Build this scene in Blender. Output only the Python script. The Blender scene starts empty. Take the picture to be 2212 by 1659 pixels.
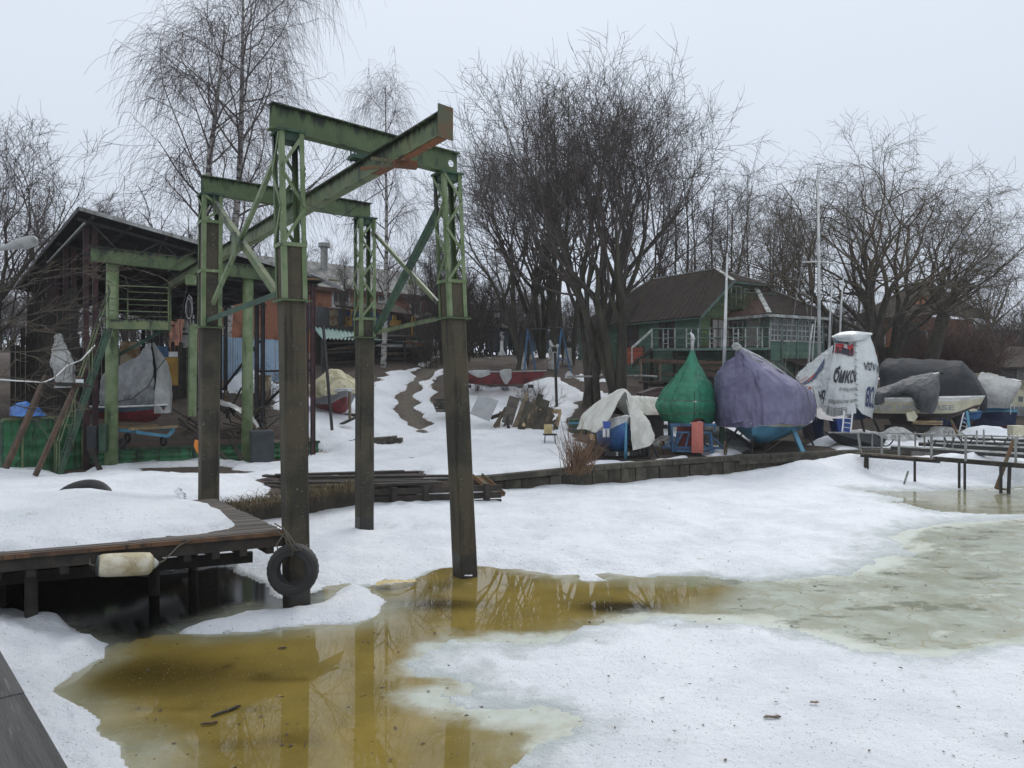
import bpy, math, random
import numpy as np
from mathutils import Vector, Matrix
R = math.radians
sc = bpy.context.scene
random.seed(7)
# ------------------------------------------------------------------ camera, light, exposure
cam_d = bpy.data.cameras.new('camera'); cam = bpy.data.objects.new('camera', cam_d)
sc.collection.objects.link(cam); sc.camera = cam
cam.location = (0, 0, 3.0); cam.rotation_euler = (R(90), 0, 0)
cam_d.lens = 27.0; cam_d.sensor_width = 36.0; cam_d.shift_y = -10 / 2400.0
cam_d.clip_start = 0.1; cam_d.clip_end = 2000
world = bpy.data.worlds.new('World'); sc.world = world; world.use_nodes = True
SUN_EL, SUN_AZ = R(42), R(200)
def setup_world():
    nt = world.node_tree; nt.nodes.clear()
    out = nt.nodes.new('ShaderNodeOutputWorld'); bg = nt.nodes.new('ShaderNodeBackground')
    sky = nt.nodes.new('ShaderNodeTexSky'); sky.sky_type = 'NISHITA'; sky.sun_disc = False
    sky.sun_elevation = SUN_EL; sky.sun_rotation = SUN_AZ; sky.dust_density = 4.0
    # a closed deck of stratus: the clear sky only tints an even grey cloud layer, a little brighter overhead
    geo = nt.nodes.new('ShaderNodeTexCoord'); sep = nt.nodes.new('ShaderNodeSeparateXYZ')
    nt.links.new(geo.outputs['Generated'], sep.inputs[0])
    ramp = nt.nodes.new('ShaderNodeValToRGB')
    ramp.color_ramp.elements[0].position = 0.0; ramp.color_ramp.elements[0].color = (0.575, 0.635, 0.735, 1)
    ramp.color_ramp.elements[1].position = 1.0; ramp.color_ramp.elements[1].color = (0.88, 0.94, 1.02, 1)
    nt.links.new(sep.outputs[2], ramp.inputs[0])
    no = nt.nodes.new('ShaderNodeTexNoise'); no.inputs['Scale'].default_value = 1.6; no.inputs['Detail'].default_value = 3
    nt.links.new(geo.outputs['Generated'], no.inputs['Vector'])
    mr = nt.nodes.new('ShaderNodeMapRange'); mr.inputs[3].default_value = 8.7; mr.inputs[4].default_value = 9.9
    nt.links.new(no.outputs[0], mr.inputs[0])
    vm = nt.nodes.new('ShaderNodeVectorMath'); vm.operation = 'SCALE'
    nt.links.new(ramp.outputs[0], vm.inputs[0]); nt.links.new(mr.outputs[0], vm.inputs['Scale'])
    mx = nt.nodes.new('ShaderNodeMix'); mx.data_type = 'RGBA'; mx.inputs[0].default_value = 0.93
    nt.links.new(sky.outputs[0], mx.inputs[6]); nt.links.new(vm.outputs[0], mx.inputs[7])
    nt.links.new(mx.outputs[2], bg.inputs[0]); bg.inputs[1].default_value = 0.1
    nt.links.new(bg.outputs[0], out.inputs[0])
setup_world()
sun_d = bpy.data.lights.new('sun', 'SUN'); sun = bpy.data.objects.new('sun', sun_d); sc.collection.objects.link(sun)
sun_d.energy = 1.5; sun_d.angle = R(28); sun_d.color = (1.0, 0.985, 0.96)
sun.rotation_euler = (R(90) - SUN_EL, 0, R(160))
sc.view_settings.view_transform = 'Standard'; sc.view_settings.look = 'None'
sc.view_settings.gamma = 1.0; sc.view_settings.use_curve_mapping = False
sc.view_settings.exposure = 0.27
sc.cycles.max_bounces = 6; sc.cycles.diffuse_bounces = 3; sc.cycles.volume_bounces = 2
sc.cycles.use_denoising = True

# ------------------------------------------------------------------ measuring and mesh helpers
ORD = ['leftmost', 'second from the left', 'third from the left', 'fourth from the left', 'fifth from the left', 'sixth from the left', 'seventh from the left', 'eighth from the left', 'rightmost']
F, CX, HY = 1659.0, 1106.0, 820.5
def P(x, y, Y):                       # a measured direction at distance Y -> place in the world
    return Vector(((x - CX) / F * Y, Y, 3.0 - (y - HY) / F * Y))
def G(x, y, z=0.0):                   # where that direction meets height z
    Y = (3.0 - z) * F / (y - HY)
    return Vector(((x - CX) / F * Y, Y, z))
def V(*a): return Vector(a)
ORG = {}
def setprops(o, label=None, cat=None, group=None, kind=None):
    if label: o['label'] = label
    if cat: o['category'] = cat
    if group: o['group'] = group
    if kind: o['kind'] = kind
    return o
def thing(name, label, cat, loc=(0, 0, 0), rz=0.0, group=None):
    o = bpy.data.objects.new(name, None); sc.collection.objects.link(o)
    o.location = loc; o.rotation_euler = (0, 0, rz); o.empty_display_size = 0.2
    ORG[o.name] = Vector(loc)
    return setprops(o, label, cat, group)
def mesh_obj(name, verts, faces, mats, parent=None, local=False, smooth=False, mi=None, kind=None, label=None):
    """verts are world coordinates unless local; faces index tuples or an (n,k) int array"""
    v = np.array(verts, dtype=np.float64).reshape(-1, 3)
    if parent is not None:
        org = Vector((0, 0, 0)) if local else ORG[parent.name]
    else:
        lo, hi = v.min(0), v.max(0)
        org = Vector((0, 0, 0)) if local else Vector(((lo[0] + hi[0]) / 2, (lo[1] + hi[1]) / 2, lo[2]))
    me = bpy.data.meshes.new(name)
    vv = v - np.array(org)
    if isinstance(faces, np.ndarray):
        n, k = faces.shape
        me.vertices.add(len(vv)); me.vertices.foreach_set('co', vv.ravel())
        me.loops.add(n * k); me.loops.foreach_set('vertex_index', faces.ravel().astype(np.int32))
        me.polygons.add(n)
        me.polygons.foreach_set('loop_start', np.arange(0, n * k, k, dtype=np.int32))
        me.polygons.foreach_set('loop_total', np.full(n, k, dtype=np.int32))
        me.update(calc_edges=True)
    else:
        me.from_pydata([tuple(x) for x in vv], [], faces); me.update()
    if not isinstance(mats, (list, tuple)): mats = [mats]
    for m in mats: me.materials.append(m)
    if mi is not None: me.polygons.foreach_set('material_index', np.array(mi, dtype=np.int32))
    if smooth: me.polygons.foreach_set('use_smooth', np.ones(len(me.polygons), dtype=bool))
    o = bpy.data.objects.new(name, me); sc.collection.objects.link(o)
    if parent is not None:
        o.parent = parent; ORG[o.name] = ORG[parent.name].copy()
    else:
        o.location = org; ORG[o.name] = org.copy()
    if kind: o['kind'] = kind
    if label: o['label'] = label
    return o
class MB:
    def __init__(s): s.v = []; s.f = []; s.mi = []
    def add(s, vs, fs, mi=0):
        n = len(s.v); s.v += [tuple(v) for v in vs]
        s.f += [tuple(i + n for i in f) for f in fs]; s.mi += [mi] * len(fs)
        return s
    def hexa(s, b, t, mi=0):          # 4 bottom + 4 top corners
        return s.add(list(b) + list(t), [(3, 2, 1, 0), (4, 5, 6, 7), (0, 1, 5, 4), (1, 2, 6, 5), (2, 3, 7, 6), (3, 0, 4, 7)], mi)
    def box(s, c, sz, rz=0.0, mi=0):  # centre, size
        ca, sa = math.cos(rz), math.sin(rz); x, y, z = sz[0] / 2, sz[1] / 2, sz[2] / 2
        def q(a, b, h): return (c[0] + a * ca - b * sa, c[1] + a * sa + b * ca, c[2] + h)
        return s.hexa([q(-x, -y, -z), q(x, -y, -z), q(x, y, -z), q(-x, y, -z)], [q(-x, -y, z), q(x, -y, z), q(x, y, z), q(-x, y, z)], mi)
    def bar(s, a, b, w, h=None, up=(0, 0, 1), mi=0, off=(0, 0)):
        a = Vector(a); b = Vector(b); h = w if h is None else h
        d = (b - a).normalized(); u = Vector(up)
        if abs(d.dot(u.normalized())) > 0.98: u = Vector((0.8, 0.6, 0))
        sd = d.cross(u).normalized(); u = sd.cross(d).normalized()
        c = []
        for e in (a, b):
            for (i, j) in ((-1, -1), (1, -1), (1, 1), (-1, 1)):
                c.append(e + sd * (i * w / 2 + off[0]) + u * (j * h / 2 + off[1]))
        return s.hexa(c[:4], c[4:], mi)
    def ibeam(s, a, b, w, h, t=0.02, mi=0):
        s.bar(a, b, t * 0.8, h - 2 * t, mi=mi)
        s.bar(a, b, w, t, off=(0, h / 2 - t / 2), mi=mi); s.bar(a, b, w, t, off=(0, -h / 2 + t / 2), mi=mi)
        return s
    def tube(s, pts, r, n=8, caps=True, mi=0):
        pts = [Vector(p) for p in pts]; rs = r if isinstance(r, (list, tuple)) else [r] * len(pts)
        base = len(s.v); ref = None
        for i, p in enumerate(pts):
            d = (pts[min(i + 1, len(pts) - 1)] - pts[max(i - 1, 0)])
            d = d.normalized() if d.length > 1e-9 else Vector((0, 0, 1))
            if ref is None:
                ref = d.cross(Vector((0.31, 0.2, 0.93)) if abs(d.z) < 0.9 else Vector((1, 0.1, 0))).normalized()
            ref = (ref - d * ref.dot(d)).normalized(); o = d.cross(ref)
            for k in range(n):
                a = 2 * math.pi * k / n
                s.v.append(tuple(p + (ref * math.cos(a) + o * math.sin(a)) * rs[i]))
        for i in range(len(pts) - 1):
            for k in range(n):
                a = base + i * n + k; b = base + i * n + (k + 1) % n
                s.f.append((a, b, b + n, a + n)); s.mi.append(mi)
        if caps:
            s.f.append(tuple(base + k for k in range(n))[::-1]); s.mi.append(mi)
            s.f.append(tuple(base + (len(pts) - 1) * n + k for k in range(n))); s.mi.append(mi)
        return s
    def torus(s, c, nrm, R0, r0, n=28, m=10, mi=0, flat=1.0):
        c = Vector(c); nz = Vector(nrm).normalized(); a = nz.cross(Vector((0, 0, 1)))
        a = a.normalized() if a.length > 0.01 else Vector((1, 0, 0)); b = nz.cross(a)
        base = len(s.v)
        for i in range(n):
            th = 2 * math.pi * i / n; d = a * math.cos(th) + b * math.sin(th)
            for j in range(m):
                ph = 2 * math.pi * j / m
                s.v.append(tuple(c + d * (R0 + r0 * math.cos(ph)) + nz * (r0 * flat * math.sin(ph))))
        for i in range(n):
            for j in range(m):
                s.f.append((base + i * m + j, base + ((i + 1) % n) * m + j, base + ((i + 1) % n) * m + (j + 1) % m, base + i * m + (j + 1) % m)); s.mi.append(mi)
        return s
    def quad(s, a, b, c, d, mi=0): return s.add([a, b, c, d], [(0, 1, 2, 3)], mi)
    def slab(s, pts, n, t, mi=0):     # polygon thickened by t along n
        pts = [Vector(p) for p in pts]; n = Vector(n).normalized() * t; k = len(pts)
        fs = [tuple(range(k))[::-1], tuple(range(k, 2 * k))] + [(i, (i + 1) % k, (i + 1) % k + k, i + k) for i in range(k)]
        return s.add(pts + [p + n for p in pts], fs, mi)
    def build(s, name, mats, parent=None, local=False, smooth=False, bevel=0.0, kind=None, label=None):
        o = mesh_obj(name, s.v, s.f, mats, parent, local, smooth, s.mi, kind, label)
        if bevel:
            m = o.modifiers.new('bevel', 'BEVEL'); m.width = bevel; m.segments = 1; m.limit_method = 'ANGLE'
        return o
def dup(o, loc=None, rz=None, label=None, group=None, scale=None):
    def cp(a, par):
        c = a.copy(); sc.collection.objects.link(c)
        if par is not None: c.parent = par
        for ch in list(a.children): cp(ch, c)
        return c
    c = cp(o, None)
    if loc is not None: c.location = loc
    if rz is not None: c.rotation_euler = (0, 0, rz)
    if scale is not None: c.scale = (scale,) * 3 if not isinstance(scale, tuple) else scale
    if label: c['label'] = label
    if group: c['group'] = group
    return c
# noise -------------------------------------------------------------
def vnoise(p, seed=0):
    p = np.asarray(p, dtype=np.float64); i = np.floor(p).astype(np.int64); f = p - i; f = f * f * (3 - 2 * f)
    def h(a, b, c):
        n = (a * 374761393 + b * 668265263 + c * 2147483647 + seed * 974634777) & 0xffffffff
        n = ((n ^ (n >> 13)) * 1274126177) & 0xffffffff; n = (n ^ (n >> 16)) & 0xffffffff
        return n / 4294967295.0 * 2 - 1
    x, y, z = i[..., 0], i[..., 1], i[..., 2]; r = 0
    for dx in (0, 1):
        wx = f[..., 0] if dx else 1 - f[..., 0]
        for dy in (0, 1):
            wy = f[..., 1] if dy else 1 - f[..., 1]
            for dz in (0, 1):
                wz = f[..., 2] if dz else 1 - f[..., 2]
                r = r + wx * wy * wz * h(x + dx, y + dy, z + dz)
    return r
def fbm(p, octv=4, seed=0, gain=0.5):
    p = np.asarray(p, dtype=np.float64); a, s, t = 1.0, 0, 0
    for k in range(octv):
        s = s + a * vnoise(p * (2.03 ** k) + 17.3 * k, seed + k); t += a; a *= gain
    return s / t
def sstep(a, b, x):
    t = np.clip((x - a) / (b - a), 0, 1); return t * t * (3 - 2 * t)
def sdpoly(px, py, poly):             # signed distance, positive inside
    poly = np.array([(p[0], p[1]) for p in poly], dtype=np.float64)
    d = np.full(px.shape, 1e9); ins = np.zeros(px.shape, dtype=bool); n = len(poly)
    for i in range(n):
        ax, ay = poly[i]; bx, by = poly[(i + 1) % n]; ex, ey = bx - ax, by - ay
        wx, wy = px - ax, py - ay
        t = np.clip((wx * ex + wy * ey) / (ex * ex + ey * ey + 1e-12), 0, 1)
        d = np.minimum(d, np.hypot(wx - ex * t, wy - ey * t))
        c = ((ay <= py) & (by > py)) | ((by <= py) & (ay > py))
        xi = ax + (py - ay) / (ey if abs(ey) > 1e-12 else 1e-12) * ex
        ins ^= c & (px < xi)
    return np.where(ins, d, -d)
# ------------------------------------------------------------------ materials
def new_mat(name):
    m = bpy.data.materials.new(name); m.use_nodes = True; nt = m.node_tree
    return m, nt, nt.nodes['Principled BSDF']
def c4(c): return (c[0], c[1], c[2], 1)
def noise_node(nt, vec, scale, detail=4, rough=0.6):
    n = nt.nodes.new('ShaderNodeTexNoise'); n.inputs['Scale'].default_value = scale
    n.inputs['Detail'].default_value = detail; n.inputs['Roughness'].default_value = rough
    nt.links.new(vec, n.inputs['Vector']); return n
def ramp_node(nt, src, a, b):
    r = nt.nodes.new('ShaderNodeMapRange'); r.interpolation_type = 'SMOOTHSTEP'
    r.inputs[1].default_value = a; r.inputs[2].default_value = b; nt.links.new(src, r.inputs[0]); return r.outputs[0]
def mix_node(nt, fac, a, b, mode='MIX'):
    m = nt.nodes.new('ShaderNodeMix'); m.data_type = 'RGBA'; m.blend_type = mode
    if isinstance(fac, float): m.inputs[0].default_value = fac
    else: nt.links.new(fac, m.inputs[0])
    for i, c in ((6, a), (7, b)):
        if isinstance(c, tuple): m.inputs[i].default_value = c4(c)
        else: nt.links.new(c, m.inputs[i])
    return m.outputs[2]
def mat(name, base, alt=None, rough=0.75, metal=0.0, scale=3.0, lo=0.4, hi=0.62, streak=None, sscale=(9, 9, 0.7), slo=0.52, shi=0.7,
        spots=None, spscale=25.0, plo=0.62, phi=0.7, bump=0.25, bscale=40.0, stretch=(1, 1, 1), spec=0.5, vary=0.0, trans=0.0, grain=None, drip=0):
    m, nt, bs = new_mat(name)
    tc = nt.nodes.new('ShaderNodeTexCoord'); oi = nt.nodes.new('ShaderNodeObjectInfo')
    ad = nt.nodes.new('ShaderNodeVectorMath'); ad.operation = 'MULTIPLY_ADD'
    nt.links.new(oi.outputs['Random'], ad.inputs[0]); ad.inputs[1].default_value = (37, 51, 23)
    nt.links.new(tc.outputs['Object'], ad.inputs[2])
    mp = nt.nodes.new('ShaderNodeMapping'); mp.inputs['Scale'].default_value = stretch
    nt.links.new(ad.outputs[0], mp.inputs[0]); vec = mp.outputs[0]
    if grain is not None: mp.vector_type = 'TEXTURE'; mp.inputs['Rotation'].default_value = (0, 0, grain); mp.inputs['Scale'].default_value = (9, .6, .6)
    col = c4(base)
    cur = tuple(base)
    if alt:
        n = noise_node(nt, vec, scale); cur = mix_node(nt, ramp_node(nt, n.outputs[0], lo, hi), cur, tuple(alt))
    if streak:
        m2 = nt.nodes.new('ShaderNodeMapping'); m2.inputs['Scale'].default_value = sscale
        nt.links.new(ad.outputs[0], m2.inputs[0]); n = noise_node(nt, m2.outputs[0], 1.0, 4, 0.65)
        cur = mix_node(nt, ramp_node(nt, n.outputs[0], slo, shi), cur, tuple(streak))
    if spots:
        n = noise_node(nt, vec, spscale, 5, 0.7); cur = mix_node(nt, ramp_node(nt, n.outputs[0], plo, phi), cur, tuple(spots))
    if drip:
        sg = nt.nodes.new('ShaderNodeSeparateXYZ'); nt.links.new(tc.outputs['Generated'], sg.inputs[0]); m3 = nt.nodes.new('ShaderNodeMapping'); m3.inputs['Scale'].default_value = (11, 11, .8)
        nt.links.new(ad.outputs[0], m3.inputs[0]); n = noise_node(nt, m3.outputs[0], 1.0, 4, .7); mz = nt.nodes.new('ShaderNodeMath'); mz.operation = 'MULTIPLY_ADD'; nt.links.new(n.outputs[0], mz.inputs[0]); mz.inputs[1].default_value = 1.5; nt.links.new(sg.outputs[2], mz.inputs[2])
        cur = mix_node(nt, ramp_node(nt, mz.outputs[0], 1.42, 1.75), cur, (.012, .017, .010))
    if vary:
        hs = nt.nodes.new('ShaderNodeHueSaturation'); r = nt.nodes.new('ShaderNodeMapRange')
        r.inputs[3].default_value = 1 - vary; r.inputs[4].default_value = 1 + vary
        nt.links.new(oi.outputs['Random'], r.inputs[0]); nt.links.new(r.outputs[0], hs.inputs['Value'])
        if isinstance(cur, tuple): hs.inputs['Color'].default_value = c4(cur)
        else: nt.links.new(cur, hs.inputs['Color'])
        cur = hs.outputs[0]
    if isinstance(cur, tuple): bs.inputs['Base Color'].default_value = c4(cur)
    else: nt.links.new(cur, bs.inputs['Base Color'])
    bs.inputs['Roughness'].default_value = rough; bs.inputs['Metallic'].default_value = metal
    bs.inputs['Specular IOR Level'].default_value = spec
    if bump:
        n = noise_node(nt, vec, bscale, 5, 0.65); b = nt.nodes.new('ShaderNodeBump')
        b.inputs['Strength'].default_value = bump; b.inputs['Distance'].default_value = 0.02
        nt.links.new(n.outputs[0], b.inputs['Height']); nt.links.new(b.outputs[0], bs.inputs['Normal'])
    if trans:
        tr = nt.nodes.new('ShaderNodeBsdfTranslucent'); ms = nt.nodes.new('ShaderNodeMixShader'); ms.inputs[0].default_value = trans
        if isinstance(cur, tuple): tr.inputs[0].default_value = c4(cur)
        else: nt.links.new(cur, tr.inputs[0])
        out = nt.nodes['Material Output']; nt.links.new(bs.outputs[0], ms.inputs[1]); nt.links.new(tr.outputs[0], ms.inputs[2])
        nt.links.new(ms.outputs[0], out.inputs[0])
    return m
M = {}
M['green'] = mat('green_paint', (.066, .102, .038), (.090, .130, .050), streak=(.020, .030, .014), sscale=(4, 4, 1.3), slo=.52, shi=.70, spots=(.05, .09, .04), rough=.55, bump=.15, drip=1)
M['pale_green'] = mat('pale_green_paint', (.180, .228, .118), (.115, .165, .068), streak=(.035, .06, .03), sscale=(5, 5, 1.2), slo=.56, shi=.72, rough=.55, spots=(.30, .36, .22), spscale=14, bump=.12)
M['olive_green'] = mat('olive_green_paint', (.145, .17, .075), (.085, .125, .055), streak=(.02, .027, .014), sscale=(3, 3, 1.2), slo=.52, shi=.68, rough=.55, bump=.12, drip=1)
M['dark_green'] = mat('dark_green_paint', (.035, .085, .045), (.02, .05, .03), streak=(.01, .016, .01), rough=.6, bump=.15)
M['bright_green'] = mat('bright_green_paint', (.035, .17, .065), (.02, .09, .035), scale=2, streak=(.02, .03, .015), slo=.5, shi=.66, spots=(.25, .32, .27), spscale=6, plo=.66, phi=.7, rough=.5)
M['rust_steel'] = mat('rusty_steel', (.15, .075, .035), (.09, .10, .06), streak=(.22, .12, .06), rough=.8, bump=.3)
M['rust_orange'] = mat('orange_rust', (.24, .085, .03), (.12, .06, .035), scale=6, streak=(.35, .3, .22), slo=.62, shi=.7, rough=.85, bump=.3)
M['concrete'] = mat('mossy_concrete', (.074, .063, .040), (.038, .035, .026), scale=1.5, lo=.4, hi=.6, streak=(.014, .013, .011), sscale=(7, 7, .45), slo=.52, shi=.74, spots=(.22, .21, .17), spscale=26, plo=.63, phi=.68, rough=.92, bump=.6, bscale=22)
M['wet_concrete'] = mat('wet_dark_concrete', (.018, .016, .013), (.028, .025, .019), scale=4, spots=(.06, .055, .045), spscale=20, rough=.45, bump=.5, bscale=18)
M['pale_concrete'] = mat('grey_concrete', (.16, .15, .13), (.07, .065, .05), scale=2, streak=(.04, .035, .03), rough=.9, bump=.5, bscale=14)
M['wall_wood'] = mat('old_quay_timber', (.075, .068, .050), (.035, .034, .024), scale=3, streak=(.022, .018, .012), sscale=(14, 14, 1), spots=(.12, .11, .07), spscale=20, rough=.95, bump=.6, bscale=18, vary=.3)
M['deck_wood'] = mat('grey_deck_boards', (.115, .100, .085), (.065, .055, .045), scale=5, spots=(.17, .15, .12), spscale=30, rough=.85, bump=.5, bscale=25, vary=.35, grain=R(26.5))
M['deck_edge'] = mat('brown_wet_timber', (.13, .065, .03), (.05, .03, .018), scale=4, streak=(.02, .014, .01), rough=.7, bump=.4)
M['dark_wood'] = mat('black_wet_timber', (.022, .019, .016), (.04, .033, .026), scale=4, spots=(.10, .10, .07), spscale=22, plo=.66, phi=.72, rough=.85, bump=.5, vary=.2)
M['dock_wood'] = mat('dark_dock_boards', (.052, .049, .047), (.026, .024, .023), scale=6, spots=(.12, .11, .10), spscale=14, plo=.57, phi=.68, rough=.6, bump=.9, bscale=30, vary=.2, grain=R(130))
M['plank'] = mat('weathered_plank', (.17, .13, .085), (.09, .07, .05), scale=5, spots=(.24, .19, .12), spscale=20, rough=.85, bump=.3, vary=.4)
M['fresh_wood'] = mat('yellow_wood', (.42, .31, .17), (.28, .2, .11), rough=.75, vary=.2)
M['brown_beam'] = mat('brown_beam', (.105, .062, .038), (.06, .04, .028), scale=5, streak=(.03, .02, .014), rough=.8, bump=.3)
M['red_steel'] = mat('oxblood_steel', (.065, .026, .028), (.035, .016, .018), streak=(.02, .012, .012), rough=.65)
M['black_steel'] = mat('black_steel', (.014, .014, .015), (.03, .028, .027), rough=.6)
M['grey_steel'] = mat('galvanised_steel', (.32, .33, .32), (.2, .2, .19), streak=(.12, .1, .07), rough=.5, metal=.3, bump=.1)
M['alu'] = mat('aluminium', (.55, .56, .57), rough=.35, metal=.6, bump=0)
M['mast'] = mat('pale_mast', (.58, .59, .58), (.42, .43, .42), rough=.45, metal=.2, bump=0)
M['rubber'] = mat('tyre_rubber', (.020, .020, .021), (.035, .035, .036), spots=(.09, .09, .09), spscale=12, plo=.66, phi=.72, rough=.7, bump=.2)
M['fender'] = mat('dirty_white_fender', (.62, .58, .47), (.42, .36, .22), scale=3, streak=(.25, .17, .07), sscale=(2, 14, 2), slo=.6, shi=.75, spots=(.2, .16, .1), rough=.5, bump=.15)
M['rope'] = mat('grey_rope', (.16, .14, .11), (.09, .08, .06), rough=.95, bump=.4, bscale=120)
M['foam'] = mat('yellow_foam', (.62, .50, .26), (.5, .4, .2), scale=8, rough=.9, bump=.5)
M['white_paint'] = mat('white_paint', (.70, .71, .70), (.5, .5, .48), scale=2, streak=(.3, .27, .2), slo=.62, shi=.78, rough=.45, bump=.05)
M['cream'] = mat('cream_gelcoat', (.60, .57, .42), (.48, .45, .33), scale=2, streak=(.3, .28, .2), slo=.6, shi=.75, rough=.4, bump=.05)
M['blue_hull'] = mat('faded_blue_hull', (.028, .10, .32), (.05, .17, .38), scale=3, spots=(.16, .25, .3), spscale=11, plo=.58, phi=.68, rough=.5, bump=.1)
M['light_blue'] = mat('light_blue_paint', (.09, .28, .40), (.06, .2, .32), scale=2, spots=(.22, .36, .36), spscale=7, plo=.62, phi=.72, rough=.45, bump=.08)
M['navy'] = mat('navy_hull', (.012, .022, .075), (.02, .035, .09), rough=.4, bump=.05)
M['antifoul'] = mat('dark_antifouling', (.03, .025, .026), (.06, .03, .028), scale=2, rough=.8, bump=.3)
M['maroon'] = mat('maroon_paint', (.20, .022, .028), (.12, .02, .022), scale=3, streak=(.05, .03, .02), rough=.55)
M['salmon'] = mat('salmon_paint', (.55, .16, .12), (.45, .13, .10), rough=.5, bump=.05)
M['trolley_blue'] = mat('trolley_blue', (.045, .13, .25), (.03, .08, .16), streak=(.02, .025, .03), rough=.55)
M['blue_paint'] = mat('cobalt_paint', (.03, .08, .32), rough=.5)
M['orange'] = mat('orange_plastic', (.75, .24, .03), rough=.6)
M['yellow'] = mat('yellow_board', (.42, .25, .045), (.3, .17, .03), rough=.7)
M['grey_board'] = mat('grey_board', (.32, .33, .34), (.28, .29, .29), rough=.6, bump=.05)
M['dark_barrel'] = mat('dark_plastic', (.022, .028, .032), (.035, .042, .045), rough=.4, bump=.05)
M['tarp_white'] = mat('dirty_white_canvas', (.72, .71, .65), (.58, .57, .51), scale=1.6, spots=(.35, .32, .25), spscale=9, plo=.68, phi=.76, rough=.8, bump=.2, trans=.12)
M['tarp_cream'] = mat('mouldy_cream_tarp', (.55, .50, .35), (.38, .35, .2), scale=2.2, streak=(.15, .14, .08), sscale=(3, 3, 1), slo=.55, shi=.75, rough=.75, bump=.3)
M['tarp_green'] = mat('green_woven_tarp', (.018, .19, .105), (.012, .14, .075), scale=3, spots=(.07, .28, .17), spscale=60, plo=.55, phi=.75, rough=.5, bump=.3, bscale=90)
M['tarp_purple'] = mat('lavender_tarp', (.165, .155, .250), (.125, .118, .200), scale=2, streak=(.07, .065, .15), sscale=(4, 4, 1), slo=.6, shi=.75, rough=.55, bump=.15)
M['tarp_grey'] = mat('silver_grey_tarp', (.26, .27, .275), (.19, .20, .205), scale=2.5, rough=.6, bump=.4, bscale=16)
M['tarp_mid'] = mat('dark_grey_tarp', (.085, .09, .095), (.055, .06, .064), scale=2.5, rough=.6, spec=.25, bump=.4, bscale=16)
M['tarp_black'] = mat('black_tarp', (.020, .022, .026), (.032, .035, .040), scale=1.2, rough=.62, spec=.2, bump=.15)
M['tarp_pale'] = mat('pale_grey_tarp', (.36, .37, .36), (.28, .28, .27), scale=2, rough=.6, bump=.2)
M['film'] = mat('cloudy_plastic_film', (.40, .41, .40), (.3, .3, .29), rough=.35, bump=.3)
M['banner'] = mat('white_banner_vinyl', (.66, .69, .68), (.58, .61, .60), scale=1.5, spots=(.45, .46, .42), spscale=5, plo=.66, phi=.8, rough=.4, bump=.08, trans=.1)
M['ink'] = mat('dark_print', (.02, .022, .035), rough=.5, bump=0)
M['ink_navy'] = mat('navy_print', (.02, .03, .12), rough=.5, bump=0)
M['ink_grey'] = mat('grey_print', (.16, .17, .16), rough=.5, bump=0)
M['ink_red'] = mat('red_print', (.55, .06, .07), rough=.5, bump=0)
M['ink_orange'] = mat('orange_print', (.62, .12, .04), rough=.5, bump=0)
M['ink_blue'] = mat('slate_print', (.06, .08, .16), (.10, .14, .2), rough=.5, bump=0)
M['ink_white'] = mat('white_print', (.6, .6, .57), rough=.6, bump=0)
M['blue_tarp'] = mat('blue_tarp', (.04, .18, .50), (.03, .12, .38), rough=.5, bump=.3, bscale=14)
M['roof_sheet'] = mat('dark_roof_sheet', (.034, .034, .036), (.020, .019, .019), scale=1.5, streak=(.09, .07, .055), rough=.7, bump=.2)
M['teal_sheet'] = mat('teal_roof_sheet', (.10, .22, .19), (.06, .15, .13), rough=.45, bump=.05)
M['sky_sheet'] = mat('light_blue_fence_sheet', (.30, .41, .52), (.23, .33, .43), scale=1.4, streak=(.13, .17, .2), slo=.6, shi=.75, rough=.5, bump=.05)
M['brick'] = None
M['slate'] = mat('grey_brown_roof', (.040, .031, .026), (.058, .045, .037), scale=2, streak=(.09, .05, .04), sscale=(2, 2, 2), slo=.6, shi=.8, spots=(.03, .035, .02), spscale=3, rough=.95, bump=.4, spec=.15)
M['rust_roof'] = mat('rust_red_roof', (.12, .058, .044), (.07, .045, .036), scale=2, rough=.85, bump=.3)
M['clap_green'] = mat('faded_green_boards', (.095, .185, .135), (.135, .225, .165), scale=1.3, streak=(.035, .05, .03), slo=.56, shi=.7, spots=(.16, .2, .12), spscale=7, plo=.62, phi=.72, rough=.8, bump=.3, vary=.15)
M['clap_yellowgreen'] = mat('mossy_green_boards', (.14, .19, .085), (.085, .14, .07), scale=1.3, streak=(.04, .05, .03), rough=.8, bump=.3, vary=.15)
M['trim_brown'] = mat('brown_red_trim', (.11, .055, .045), (.07, .04, .03), rough=.8)
M['trim_white'] = mat('grey_white_trim', (.52, .54, .52), (.26, .28, .26), rough=.7, bump=.2)
M['trim_teal'] = mat('grey_teal_trim', (.13, .20, .17), (.09, .14, .12), rough=.75, bump=.2)
M['glass'] = mat('window_glass', (.045, .055, .06), (.10, .11, .11), scale=1.3, rough=.12, bump=0)
M['curtain'] = mat('pale_curtain', (.32, .31, .29), rough=.9)
M['red_boards'] = mat('orange_red_boards', (.34, .085, .05), (.25, .06, .035), scale=3, rough=.75, vary=.25)
M['grey_wall'] = mat('grey_render', (.12, .13, .135), (.08, .085, .088), scale=1.0, streak=(.05, .05, .05), rough=.9, bump=.3)
M['rust_panel'] = mat('rusty_cream_panel', (.30, .26, .18), (.16, .09, .04), scale=3, rough=.9)
M['slate_blue'] = mat('slate_blue_sheet', (.07, .11, .15), (.05, .075, .10), streak=(.10, .13, .16), rough=.6)
M['stone'] = mat('flat_grey_stone', (.10, .092, .075), (.05, .047, .04), scale=4, spots=(.16, .16, .11), spscale=14, rough=.95, bump=.5, vary=.35)
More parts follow.
